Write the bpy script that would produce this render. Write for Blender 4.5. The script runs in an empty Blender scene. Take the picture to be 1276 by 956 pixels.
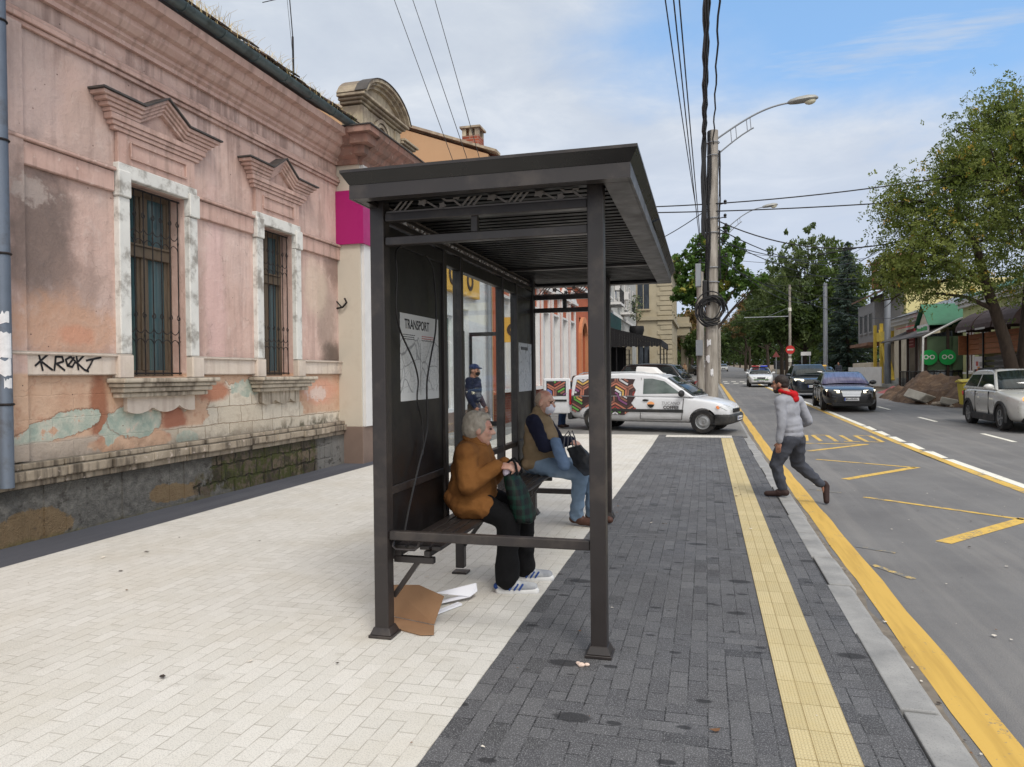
import bpy, bmesh, math, random
import numpy as np
from mathutils import Vector, Matrix
PI=math.pi; R=math.radians
SC=bpy.context.scene; COL=SC.collection
def G(y): return .014*max(0.0,y-16)
# ---------------------------------------------------------------- object helpers
def tag(o,label=None,cat=None,group=None,kind=None):
    if label: o['label']=label
    if cat: o['category']=cat
    if group: o['group']=group
    if kind: o['kind']=kind
    return o
def thing(name,label,cat,loc=(0,0,0),rotz=0,group=None):
    o=bpy.data.objects.new(name,None); COL.objects.link(o); o.empty_display_size=.2
    o.location=loc; o.rotation_euler=(0,0,rotz)
    return tag(o,label,cat,group)
def root_loc(o):
    while o.parent: o=o.parent
    return Vector(o.location)
def kids(o): return list(o.children)
def copy_tree(o,parent=None):
    c=o.copy(); COL.objects.link(c); c.parent=parent
    for ch in kids(o): copy_tree(ch,c)
    return c
def frame_of(d,up=Vector((0,0,1))):
    d=d.normalized(); s=d.cross(up)
    if s.length<1e-4: s=d.cross(Vector((0,1,0)))
    s.normalize(); return s,s.cross(d)
class MB:
    def __init__(s): s.v=[]; s.f=[]; s.m=[]
    def add(s,vs,fs,mi=0):
        b=len(s.v); s.v+=[tuple(v) for v in vs]
        for f in fs: s.f.append([b+i for i in f]); s.m.append(mi)
        return s
    def box(s,x0,x1,y0,y1,z0,z1,mi=0):
        return s.add([(x0,y0,z0),(x1,y0,z0),(x1,y1,z0),(x0,y1,z0),(x0,y0,z1),(x1,y0,z1),(x1,y1,z1),(x0,y1,z1)],
          [(0,3,2,1),(4,5,6,7),(0,1,5,4),(1,2,6,5),(2,3,7,6),(3,0,4,7)],mi)
    def frus(s,c,a,b,z0,z1,mi=0):   # square frustum: half sizes a=(x,y) low, b=(x,y) high
        x,y=c
        return s.add([(x-a[0],y-a[1],z0),(x+a[0],y-a[1],z0),(x+a[0],y+a[1],z0),(x-a[0],y+a[1],z0),
          (x-b[0],y-b[1],z1),(x+b[0],y-b[1],z1),(x+b[0],y+b[1],z1),(x-b[0],y+b[1],z1)],
          [(0,3,2,1),(4,5,6,7),(0,1,5,4),(1,2,6,5),(2,3,7,6),(3,0,4,7)],mi)
    def bar(s,p,q,w,h,mi=0,up=(0,0,1)):
        p=Vector(p);q=Vector(q); a,b=frame_of(q-p,Vector(up)); a=a*w/2; b=b*h/2
        return s.add([p-a-b,p+a-b,p+a+b,p-a+b,q-a-b,q+a-b,q+a+b,q-a+b],
          [(0,1,2,3),(7,6,5,4),(0,4,5,1),(1,5,6,2),(2,6,7,3),(3,7,4,0)],mi)
    def tube(s,pts,r,n=6,mi=0,cap=True):
        P=[Vector(p) for p in pts]; k=len(P); rr=r if isinstance(r,(list,tuple)) else [r]*k
        vs=[];fs=[]; a=None
        for i in range(k):
            d=(P[min(i+1,k-1)]-P[max(i-1,0)])
            if d.length<1e-9: d=Vector((0,0,1))
            d.normalize()
            if a is None: a,b=frame_of(d)
            else:
                a=(a-d*a.dot(d))
                if a.length<1e-6: a,b=frame_of(d)
                a.normalize()
            b=d.cross(a)
            for j in range(n):
                t=2*PI*j/n; vs.append(P[i]+(a*math.cos(t)+b*math.sin(t))*rr[i])
        for i in range(k-1):
            for j in range(n):
                j2=(j+1)%n; fs.append((i*n+j,i*n+j2,(i+1)*n+j2,(i+1)*n+j))
        if cap: fs.append(tuple(range(n))[::-1]); fs.append(tuple((k-1)*n+j for j in range(n)))
        return s.add(vs,fs,mi)
    def prism(s,pts,vec,mi=0):
        v=Vector(vec); n=len(pts); A=[Vector(p) for p in pts]
        fs=[tuple(range(n))[::-1],tuple(range(n,2*n))]+[(i,(i+1)%n,n+(i+1)%n,n+i) for i in range(n)]
        return s.add(A+[p+v for p in A],fs,mi)
    def lathe(s,prof,M=None,n=20,mi=0,caps=True):
        M=M or Matrix(); vs=[];fs=[];k=len(prof)
        for r,z in prof:
            for j in range(n): vs.append(M@Vector((r*math.cos(2*PI*j/n),r*math.sin(2*PI*j/n),z)))
        for i in range(k-1):
            for j in range(n):
                j2=(j+1)%n; fs.append((i*n+j,i*n+j2,(i+1)*n+j2,(i+1)*n+j))
        if caps: fs.append(tuple(range(n))[::-1]); fs.append(tuple((k-1)*n+j for j in range(n)))
        return s.add(vs,fs,mi)
    def ell(s,c,r,M=None,mi=0,n=12,k=8):
        c=Vector(c); r=(r,r,r) if not isinstance(r,(list,tuple)) else r; vs=[];fs=[]
        M=M or Matrix.Identity(3)
        for i in range(k+1):
            ph=PI*i/k
            for j in range(n):
                t=2*PI*j/n; vs.append(c+M@Vector((r[0]*math.sin(ph)*math.cos(t),r[1]*math.sin(ph)*math.sin(t),-r[2]*math.cos(ph))))
        for i in range(k):
            for j in range(n):
                j2=(j+1)%n; fs.append((i*n+j,i*n+j2,(i+1)*n+j2,(i+1)*n+j))
        return s.add(vs,fs,mi)
    def cap(s,p,q,r0,r1,mi=0,n=12):    # tapered capsule
        p=Vector(p);q=Vector(q);d=q-p
        if d.length<1e-5: return s.ell(p,max(r0,r1),mi=mi)
        e=d.normalized(); pts=[];rr=[]
        for t in (-90,-60,-30): pts.append(p+e*r0*math.sin(R(t))); rr.append(max(1e-3,r0*math.cos(R(t))))
        pts.append(p);rr.append(r0);pts.append(q);rr.append(r1)
        for t in (30,60,90): pts.append(q+e*r1*math.sin(R(t))); rr.append(max(1e-3,r1*math.cos(R(t))))
        return s.tube(pts,rr,n,mi)
    def poly(s,pts,mi=0): return s.add(pts,[tuple(range(len(pts)))],mi)
    def mesh(s,M,mi=0):    # (verts,faces) tuple placed with a matrix
        def f(vf): s.add([M@Vector(v) for v in vf[0]],vf[1],mi); return s
        return f
    def build(s,name,mats,parent=None,world=True,smooth=False,bevel=0,seg=1,ang=40,clean=False,flip=True):
        me=bpy.data.meshes.new(name); vs=s.v
        if parent is not None and world:
            L=root_loc(parent); vs=[(v[0]-L.x,v[1]-L.y,v[2]-L.z) for v in vs]
        me.from_pydata([tuple(v) for v in vs],[],s.f)
        if not isinstance(mats,(list,tuple)): mats=[mats]
        for m in mats: me.materials.append(m)
        if any(s.m): me.polygons.foreach_set('material_index',s.m)
        bm=bmesh.new(); bm.from_mesh(me)
        if clean: bmesh.ops.remove_doubles(bm,verts=bm.verts,dist=1e-5)
        if flip: bmesh.ops.recalc_face_normals(bm,faces=bm.faces)
        bm.to_mesh(me); bm.free()
        if smooth: me.shade_smooth(); me.set_sharp_from_angle(angle=R(ang))
        o=bpy.data.objects.new(name,me); COL.objects.link(o)
        if parent is not None: o.parent=parent
        if bevel:
            b=o.modifiers.new('bevel','BEVEL'); b.width=bevel; b.segments=seg; b.limit_method='ANGLE'; b.angle_limit=R(35)
        return o
def bake(o):      # turn an object's modifiers into its mesh
    dg=bpy.context.evaluated_depsgraph_get(); dg.update()
    me=bpy.data.meshes.new_from_object(o.evaluated_get(dg)); old=o.data
    o.modifiers.clear(); o.data=me; bpy.data.meshes.remove(old); return o
def raw_mesh(name,V,F,mats,parent=None,mi=None,smooth=False):
    me=bpy.data.meshes.new(name); V=np.asarray(V,'f4'); F=np.asarray(F,'i4'); k=F.shape[1]
    me.vertices.add(len(V)); me.vertices.foreach_set('co',V.ravel())
    me.loops.add(F.size); me.loops.foreach_set('vertex_index',F.ravel())
    me.polygons.add(len(F)); me.polygons.foreach_set('loop_start',np.arange(0,F.size,k,dtype='i4'))
    for m in (mats if isinstance(mats,list) else [mats]): me.materials.append(m)
    if mi is not None: me.polygons.foreach_set('material_index',np.asarray(mi,'i4'))
    me.update(calc_edges=True); me.validate()
    if smooth: me.shade_smooth()
    o=bpy.data.objects.new(name,me); COL.objects.link(o)
    if parent is not None: o.parent=parent
    return o
def text_vf(s,size,depth=.002,align='CENTER',bold=0.0,sx=1.0):
    cu=bpy.data.curves.new('t','FONT'); cu.body=s; cu.size=size; cu.extrude=depth; cu.align_x=align; cu.align_y='CENTER'; cu.offset=bold; cu.resolution_u=3
    o=bpy.data.objects.new('t',cu); COL.objects.link(o); dg=bpy.context.evaluated_depsgraph_get(); dg.update()
    me=bpy.data.meshes.new_from_object(o.evaluated_get(dg)); vf=([Vector((v.co.x*sx,v.co.y,v.co.z)) for v in me.vertices],[tuple(p.vertices) for p in me.polygons])
    bpy.data.objects.remove(o); bpy.data.curves.remove(cu); bpy.data.meshes.remove(me); return vf
def plane_M(o,u,v):   # matrix: local x->u, y->v, z->u x v, at o
    u=Vector(u).normalized(); v=Vector(v).normalized(); w=u.cross(v)
    return Matrix(((u.x,v.x,w.x,o[0]),(u.y,v.y,w.y,o[1]),(u.z,v.z,w.z,o[2]),(0,0,0,1)))
# ---------------------------------------------------------------- materials
def C(r,g=None,b=None):
    if g is None: r,g,b=r
    f=lambda c:(c/255/12.92 if c/255<=.04045 else ((c/255+.055)/1.055)**2.4)
    return (f(r),f(g),f(b),1)
class NT:
    def __init__(s,name):
        s.mat=bpy.data.materials.new(name); s.mat.use_nodes=True; s.t=s.mat.node_tree; s.t.nodes.clear()
        s.out=s.nd('ShaderNodeOutputMaterial'); s.b=s.nd('ShaderNodeBsdfPrincipled'); s.t.links.new(s.b.outputs[0],s.out.inputs[0])
    def nd(s,t): return s.t.nodes.new(t)
    def put(s,i,v):
        if isinstance(v,bpy.types.NodeSocket): s.t.links.new(v,i)
        elif v is not None: i.default_value=v
    def pos(s): return s.nd('ShaderNodeNewGeometry').outputs['Position']
    def obj(s): return s.nd('ShaderNodeTexCoord').outputs['Object']
    def map(s,v,sc=(1,1,1),rot=(0,0,0),loc=(0,0,0)):
        n=s.nd('ShaderNodeMapping'); s.put(n.inputs[0],v); n.inputs['Scale'].default_value=sc; n.inputs['Rotation'].default_value=rot; n.inputs['Location'].default_value=loc; return n.outputs[0]
    def noise(s,v,sc,det=4,ro=.55,dist=0,col=False):
        n=s.nd('ShaderNodeTexNoise'); s.put(n.inputs['Vector'],v); n.inputs['Scale'].default_value=sc; n.inputs['Detail'].default_value=det; n.inputs['Roughness'].default_value=ro; n.inputs['Distortion'].default_value=dist
        return n.outputs[1 if col else 0]
    def voro(s,v,sc,feat='F1',out='Distance',rnd=1):
        n=s.nd('ShaderNodeTexVoronoi'); n.feature=feat; s.put(n.inputs['Vector'],v); n.inputs['Scale'].default_value=sc; n.inputs['Randomness'].default_value=rnd; return n.outputs[out]
    def math(s,op,a,b=None,c=None):
        n=s.nd('ShaderNodeMath'); n.operation=op; s.put(n.inputs[0],a); s.put(n.inputs[1],b)
        if c is not None: s.put(n.inputs[2],c)
        return n.outputs[0]
    def add(s,a,b): return s.math('ADD',a,b)
    def sub(s,a,b): return s.math('SUBTRACT',a,b)
    def mul(s,a,b): return s.math('MULTIPLY',a,b)
    def mx(s,a,b): return s.math('MAXIMUM',a,b)
    def ss(s,v,a,b,o0=0.,o1=1.):
        n=s.nd('ShaderNodeMapRange'); n.interpolation_type='SMOOTHSTEP'; s.put(n.inputs[0],v); n.inputs[1].default_value=a; n.inputs[2].default_value=b; n.inputs[3].default_value=o0; n.inputs[4].default_value=o1; return n.outputs[0]
    def mix(s,f,a,b,mode='MIX'):
        n=s.nd('ShaderNodeMix'); n.data_type='RGBA'; n.blend_type=mode; s.put(n.inputs[0],f); s.put(n.inputs[6],a); s.put(n.inputs[7],b); return n.outputs[2]
    def ramp(s,f,st):
        n=s.nd('ShaderNodeValToRGB'); s.put(n.inputs[0],f); e=n.color_ramp.elements
        while len(e)<len(st): e.new(.5)
        for i,(p,c) in enumerate(st): e[i].position=p; e[i].color=c
        return n.outputs[0]
    def sep(s,v):
        n=s.nd('ShaderNodeSeparateXYZ'); s.put(n.inputs[0],v); return n.outputs
    def comb(s,x,y,z):
        n=s.nd('ShaderNodeCombineXYZ'); s.put(n.inputs[0],x); s.put(n.inputs[1],y); s.put(n.inputs[2],z); return n.outputs[0]
    def brick(s,v,c1,c2,mo,bw,rh,ms=.01,off=.5,sm=.1,bias=0):
        n=s.nd('ShaderNodeTexBrick'); s.put(n.inputs['Vector'],v); s.put(n.inputs['Color1'],c1); s.put(n.inputs['Color2'],c2); s.put(n.inputs['Mortar'],mo)
        n.inputs['Scale'].default_value=1; n.inputs['Brick Width'].default_value=bw; n.inputs['Row Height'].default_value=rh; n.inputs['Mortar Size'].default_value=ms; n.inputs['Mortar Smooth'].default_value=sm; n.inputs['Bias'].default_value=bias; n.offset=off
        return n.outputs[0],n.outputs[1]
    def bump(s,h,st=.3,d=.01,prev=None):
        n=s.nd('ShaderNodeBump'); s.put(n.inputs['Height'],h); n.inputs['Strength'].default_value=st; n.inputs['Distance'].default_value=d
        if prev is not None: s.put(n.inputs['Normal'],prev)
        return n.outputs[0]
    def done(s,col=None,rough=.6,metal=0,normal=None,spec=.5,coat=0):
        b=s.b.inputs; s.put(b['Base Color'],col); s.put(b['Roughness'],rough); s.put(b['Metallic'],metal); s.put(b['Normal'],normal); b['Specular IOR Level'].default_value=spec; b['Coat Weight'].default_value=coat; b['Coat Roughness'].default_value=.05
        return s.mat
def pm(name,rgb,rough=.6,metal=0,var=.14,vs=4,bump=.15,bs=70,bd=.003,spec=.4,coat=0,dirt=None,da=.0,ds=2,sc=(1,1,1)):
    N=NT(name); p=N.map(N.obj(),sc); c=C(*rgb); n=N.noise(p,vs,5)
    k=lambda f:tuple(min(1,x*f) for x in c[:3])+(1,)
    col=N.ramp(n,[(.3,k(1-var)),(.7,k(1+var))])
    if dirt is not None: col=N.mix(N.mul(N.ss(N.noise(p,ds,6,.65),.48,.68),da),col,C(*dirt))
    r=N.ss(N.noise(p,vs*3,3),.2,.8,max(0.02,rough-.08),min(1,rough+.08))
    nm=N.bump(N.noise(p,bs,4),bump,bd) if bump else None
    return N.done(col,r,metal,nm,spec,coat)
def blob(N,y,z,cy,cz,ry,rz,wob,amt=.5,tilt=0,hard=.06,rim=0):
    # irregular patch mask in the (y,z) plane
    dy=N.sub(y,cy); dz=N.sub(z,cz)
    if tilt: dz=N.sub(dz,N.mul(dy,tilt))
    a=N.math('POWER',N.math('ABSOLUTE',N.math('DIVIDE',dy,ry)),2.); b=N.math('POWER',N.math('ABSOLUTE',N.math('DIVIDE',dz,rz)),2.)
    d=N.add(N.math('SQRT',N.add(a,b)),N.mul(N.sub(wob,.5),amt*4))
    if rim: return N.ss(d,1+hard,1-hard),N.mul(N.ss(d,1+rim,1.02),N.ss(d,1-rim,.98))
    return N.ss(d,1+hard,1-hard)
# ---------------------------------------------------------------- camera, light, sky
def make_camera():
    yaw,pitch,roll=R(15.02),R(-.71),R(-.588)
    f=Vector((-math.sin(yaw)*math.cos(pitch),math.cos(yaw)*math.cos(pitch),math.sin(pitch)))
    r0=Vector((math.cos(yaw),math.sin(yaw),0)); u0=r0.cross(f)
    r=r0*math.cos(roll)+u0*math.sin(roll); u=r.cross(f)
    cam=bpy.data.cameras.new('camera'); cam.sensor_width=36; cam.lens=900/1276*36; cam.clip_start=.05; cam.clip_end=5000
    o=bpy.data.objects.new('camera',cam); COL.objects.link(o)
    o.matrix_world=Matrix(((r.x,u.x,-f.x,0),(r.y,u.y,-f.y,0),(r.z,u.z,-f.z,1.58),(0,0,0,1)))
    SC.camera=o
make_camera()
SUN_EL,SUN_AZ=R(52),R(145)     # azimuth clockwise from +Y
def make_light():
    d=Vector((math.sin(SUN_AZ)*math.cos(SUN_EL),math.cos(SUN_AZ)*math.cos(SUN_EL),math.sin(SUN_EL)))
    l=bpy.data.lights.new('sun','SUN'); l.energy=1.5; l.angle=R(16); l.color=(1,.96,.9)
    o=bpy.data.objects.new('sun',l); COL.objects.link(o); o.rotation_euler=(-d).to_track_quat('-Z','Y').to_euler()
    w=bpy.data.worlds.new('World'); SC.world=w; w.use_nodes=True; t=w.node_tree; t.nodes.clear()
    class W(NT):
        def __init__(s): s.t=t
    N=W(); out=N.nd('ShaderNodeOutputWorld'); bg=N.nd('ShaderNodeBackground'); t.links.new(bg.outputs[0],out.inputs[0])
    sky=N.nd('ShaderNodeTexSky'); sky.sky_type='NISHITA'; sky.sun_disc=False; sky.sun_elevation=SUN_EL; sky.sun_rotation=SUN_AZ; sky.air_density=1.0; sky.dust_density=.6; sky.ozone_density=2.5
    g=N.nd('ShaderNodeTexCoord').outputs['Generated']; x,y,z=N.sep(g)
    zz=N.mx(z,.03); h=N.math('DIVIDE',1.0,N.add(zz,.10))
    uv=N.comb(N.mul(x,h),N.mul(y,h),0)
    az=N.math('ARCTAN2',x,y)
    n1=N.noise(N.map(uv,(1.0,.7,1),(0,0,.6),(3.1,1.7,0)),.9,7,.55,.35)
    n2=N.noise(N.map(uv,(1,1,1),(0,0,.2),(7,2,0)),2.6,6,.6,.3)
    # a wide cloud deck thicker towards the left of the street and low over the horizon
    left=N.ss(az,.16,-.42)
    low=N.ss(z,.37,.22)
    cov=N.add(N.add(N.mul(n1,.85),N.mul(n2,.35)),N.add(N.mul(left,.52),N.mul(low,.50)))
    cov=N.add(cov,N.ss(z,.62,.8,0,.3))
    m=N.ss(cov,.56,.98)
    ci=N.noise(N.map(uv,(.55,2.4,1),(0,0,.75),(1.2,4,0)),1.5,6,.62,.5); m=N.mx(m,N.mul(N.ss(ci,.54,.72),.6))
    cl=N.ramp(N.add(N.mul(n2,.6),N.mul(n1,.4)),[(.28,(4.7,5.2,6.1,1)),(.5,(5.9,6.35,7.0,1)),(.70,(8.0,8.2,8.4,1))])
    cl=N.mix(N.ss(z,.42,.05),cl,(5.6,6.2,7.4,1))
    blue=N.mix(.55,N.mix(1.0,sky.outputs[0],(1.75,1.85,1.95,1),'MULTIPLY'),(2.9,5.3,8.6,1))
    c=N.mix(N.mul(m,.93),blue,cl)
    # bright unseen sky patch added behind and above the viewer to light the ground
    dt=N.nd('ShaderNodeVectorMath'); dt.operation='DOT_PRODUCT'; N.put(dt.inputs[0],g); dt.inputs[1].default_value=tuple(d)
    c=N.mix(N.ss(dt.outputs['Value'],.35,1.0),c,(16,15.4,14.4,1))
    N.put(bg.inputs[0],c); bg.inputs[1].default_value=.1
make_light()
v=SC.view_settings; v.view_transform='Standard'; v.look='None'; v.gamma=1; v.use_curve_mapping=False; v.exposure=.15
# ---------------------------------------------------------------- ground materials
def paver(name,a,b,mo,speck,sp_amt,stain,bw,rh,ms,rot,odd=(.3,.1),blot=.5):
    N=NT(name); p=N.pos(); px,py,_z=N.sep(p)
    # most courses run along the street, scattered patches of blocks lie across it
    cell=N.comb(N.math('FLOOR',N.math('DIVIDE',px,bw*2)),N.math('FLOOR',N.math('DIVIDE',py,bw*2)),0); wn=N.nd('ShaderNodeTexWhiteNoise'); N.put(wn.inputs['Vector'],cell)
    q=N.mix(N.math('GREATER_THAN',wn.outputs['Value'],.86),N.comb(py,px,0),N.comb(px,py,0))
    nz=N.noise(p,1.3,5,.6); sand=N.ss(N.noise(p,5.5,4,.65),.56,.40,0,.92); wob=N.noise(p,9,2,col=True)
    q2=N.mix(.004,q,wob,'ADD')
    c,f=N.brick(q2,C(*a),C(*b),N.mix(N.sub(1.,sand),C(*[int((u+v)/2) for u,v in zip(a,b)]),C(*mo)),bw,rh,ms,.5,.4)
    rv,_=N.brick(q2,(0,0,0,1),(1,1,1,1),(.5,.5,.5,1),bw,rh,ms,.5,.4); rv=N.math('FRACT',N.mul(N.sep(rv)[0],7.3)); c=N.mix(N.ss(rv,.90,.97,0,odd[0]),c,C(*mo)); c=N.mix(N.ss(rv,.12,.05,0,odd[1]),c,C(*speck))
    c=N.mix(N.ss(nz,.4,.75,0,.4),c,C(*stain))
    c=N.mix(N.mul(N.ss(N.noise(p,.55,6,.7),.5,.72),.28),c,C(*stain),'MULTIPLY')
    s=N.noise(p,150,2,.75); c=N.mix(N.ss(s,.54,.62,0,sp_amt),c,C(*speck)); c=N.mix(N.ss(N.noise(p,120,2,.75),.56,.66,0,.4),c,C(*[int(k*.8) for k in b]))
    s2=N.voro(p,90); c=N.mix(N.ss(s2,.22,.12,0,sp_amt*.8),c,C(*speck))
    # scattered darker damp blots and drips, wider across the street
    for sc_,sz in ((1.5,.17),(3.3,.17)):
        d=N.voro(N.map(p,(1,1.9,1),(0,0,0),(sc_,0,0)),sc_,'F1','Distance'); c=N.mix(N.ss(N.add(d,N.mul(N.noise(p,22,4,.7),.10)),sz+.035,sz-.01,0,blot),c,C(*mo))
    h=N.add(N.mul(f,-1.0),N.mul(s,.25))
    return N.done(c,N.ss(nz,.3,.7,.62,.85),0,N.bump(h,.55,.004),.3)
M_white=paver('white_paver',(212,209,203),(203,200,193),(164,159,150),(128,126,122),.42,(188,180,164),.19,.095,.0030,PI/2,(.07,.0),.22)
M_dark=paver('dark_paver',(92,92,94),(76,76,79),(36,36,38),(160,160,162),.5,(66,66,69),.19,.095,.0045,PI/2,(.5,.05),.75)
def asphalt(name,base,dark,light):
    N=NT(name); p=N.pos(); n=N.noise(p,.7,6,.65); st=N.noise(N.map(p,(2.2,.12,1)),1.6,5,.6)
    c=N.ramp(n,[(.3,C(*dark)),(.62,C(*base))]); c=N.mix(N.ss(st,.45,.7,0,.45),c,C(*light))
    g=N.voro(p,140); c=N.mix(N.ss(g,.35,.1,0,.35),c,C(light[0]+25,light[1]+25,light[2]+22)); c=N.mix(N.ss(N.noise(p,210,2),.55,.75,0,.5),c,C(*dark))
    # repairs and scuffs
    sp=N.voro(p,3.1); c=N.mix(N.ss(N.add(sp,N.mul(N.noise(p,40,3),.1)),.10,.07,0,.5),c,C(62,61,61)); c=N.mix(N.ss(N.noise(N.map(p,(1.2,.5,1)),.9,6,.7),.56,.7,0,.35),c,C(*dark))
    return N.done(c,.8,0,N.bump(N.add(g,N.noise(p,90,3)),.4,.006),.3)
M_road=asphalt('road_asphalt',(116,115,115),(100,99,100),(136,133,130))
M_strip=asphalt('strip_asphalt',(78,79,86),(66,67,74),(92,93,98))
M_drive=asphalt('drive_asphalt',(120,119,118),(104,103,103),(138,136,132))
def earth():
    N=NT('dusty_earth'); p=N.pos(); n=N.noise(p,.8,7,.65)
    c=N.ramp(n,[(.3,C(96,84,72)),(.5,C(128,115,100)),(.7,C(150,140,126))]); g=N.noise(p,25,5)
    return N.done(c,.95,0,N.bump(g,.8,.04),.1)
M_earth=earth()
def paint(name,rgb,under,wear):
    N=NT(name); p=N.pos(); n=N.noise(p,7,7,.75); n2=N.noise(p,60,4,.7); big=N.noise(p,1.1,4)
    w=N.add(N.add(N.mul(n,.55),N.mul(n2,.35)),N.mul(big,.25)); m=N.ss(w,wear,wear+.07)
    c=N.mix(N.ss(N.noise(N.map(p,(6,.4,1)),3,4),.4,.75,0,.5),C(*rgb),C(int(rgb[0]*.82),int(rgb[1]*.8),int(rgb[2]*.78)))
    return N.done(N.mix(m,c,C(*under)),.7,0,N.bump(n2,.3,.003),.3)
M_yel=paint('yellow_paint',(204,167,84),(112,112,112),.635)
M_yel_worn=paint('worn_yellow_paint',(212,176,88),(114,114,114),.585)
M_wpaint=paint('white_paint',(228,226,215),(115,115,115),.64)
def kerbm():
    N=NT('granite_kerb'); p=N.pos(); n=N.noise(p,3,6,.6); c=N.ramp(n,[(.3,C(128,128,128)),(.7,C(163,162,160))])
    c=N.mix(N.ss(N.noise(p,150,2),.55,.7,0,.4),c,C(90,90,92)); c=N.mix(N.ss(N.noise(p,1.6,5),.55,.7,0,.5),c,C(118,112,103))
    return N.done(c,.8,0,N.bump(N.noise(p,70,4),.4,.005),.3)
M_kerb=kerbm()
def tactile():
    N=NT('tactile_tile'); p=N.pos(); x,y,z=N.sep(p)
    c,f=N.brick(N.map(p,(1,1,1),(0,0,0),(-.34,0,0)),C(202,187,146),C(190,175,134),C(150,130,88),.0867,.26,.0025,0,.3)
    n=N.noise(p,3,6,.65); c=N.mix(N.ss(n,.45,.72,0,.55),c,C(196,176,126)); c=N.mix(N.ss(N.noise(p,80,3),.58,.7,0,.35),c,C(160,140,100))
    fx=N.math('SINE',N.mul(x,2*PI/.0289)); fy=N.math('SINE',N.mul(y,2*PI/.0433)); d=N.mul(N.math('ABSOLUTE',fx),N.math('ABSOLUTE',fy))
    h=N.sub(N.ss(d,.25,.75),N.mul(f,2)); c=N.mix(N.ss(d,.3,.05,0,.22),c,C(168,146,98))
    return N.done(c,.75,0,N.bump(h,.6,.005),.3)
M_tact=tactile()
# ---------------------------------------------------------------- the ground, pavement and road
def strip(name,mat,x0,x1,ys,dz,kind='structure',wav=0,thick=0):
    m=MB(); V=[];n=len(ys)
    for i,y in enumerate(ys):
        a=x0(y) if callable(x0) else x0; b=x1(y) if callable(x1) else x1
        V+=[(a,y,G(y)+dz),(b,y,G(y)+dz)]
    F=[(2*i,2*i+1,2*i+3,2*i+2) for i in range(n-1)]
    m.add(V,F); o=m.build(name,mat,flip=False); tag(o,kind=kind)
    if thick:
        s=o.modifiers.new('solid','SOLIDIFY'); s.thickness=thick; s.offset=-1
    return o
def rng(a,b,st): 
    n=max(1,int(math.ceil((b-a)/st))); return [a+(b-a)*i/n for i in range(n+1)]
YS=rng(-8,16,8)[:-1]+rng(16,60,4)[:-1]+rng(60,700,40)
strip('ground',M_earth,-400,400,YS,-.30)
strip('road',M_road,.96,10.2,YS,-.12,thick=.05)
strip('roadside_earth',M_earth,10.2,60,YS,-.10,thick=.05)
PY=[-8,0,8,16,18.4]
strip('asphalt_strip',M_strip,-7.2,lambda y:-5.73,PY,-.012,thick=.1)
strip('pavement_white',M_white,-5.73,-1.14,PY,0,thick=.12)
strip('pavement_dark',M_dark,-1.14,.86,PY,-.001,thick=.12)
strip('tactile_path',M_tact,.34,.60,[-8,16,17.75],.005)
strip('pavement_band',M_white,-.95,.6,[17.85,18.36],.004)
strip('driveway',M_drive,-7.2,.97,[18.4,24.5],-.015,thick=.1)
strip('pavement_far',M_drive,-7.2,.86,rng(24.5,64,6)+[66,150],.0,thick=.12)
strip('tactile_path',M_tact,.30,.58,rng(25,62,6),.005)
def kerbs():
    m=MB(); random.seed(3); y=-6
    while y<17.6:
        L=random.uniform(.75,1.1); dx=random.uniform(-.012,.012); dz=random.uniform(-.012,.003)
        y1=min(y+L-.012,18.3); m.prism([(.865+dx,y,-.16),(1.055+dx,y,-.16),(1.055+dx,y,-.03+dz),(1.02+dx,y,.002+dz),(.865+dx,y,.004+dz)],(0,y1-y,0)); y+=L
    y=24
    while y<150:
        L=1.0 if y<60 else 4; m.prism([(.865,y,G(y)-.16),(1.055,y,G(y)-.16),(1.055,y,G(y)-.02),(.865,y,G(y)+.004)],(0,L-.012,.014*(L-.012))); y+=L
    return m.build('kerb',M_kerb,bevel=.008,seg=2)
tag(kerbs(),kind='structure')
strip('lowered_kerb',M_kerb,.865,1.055,[18.35,24],-.07,thick=.1)
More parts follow.
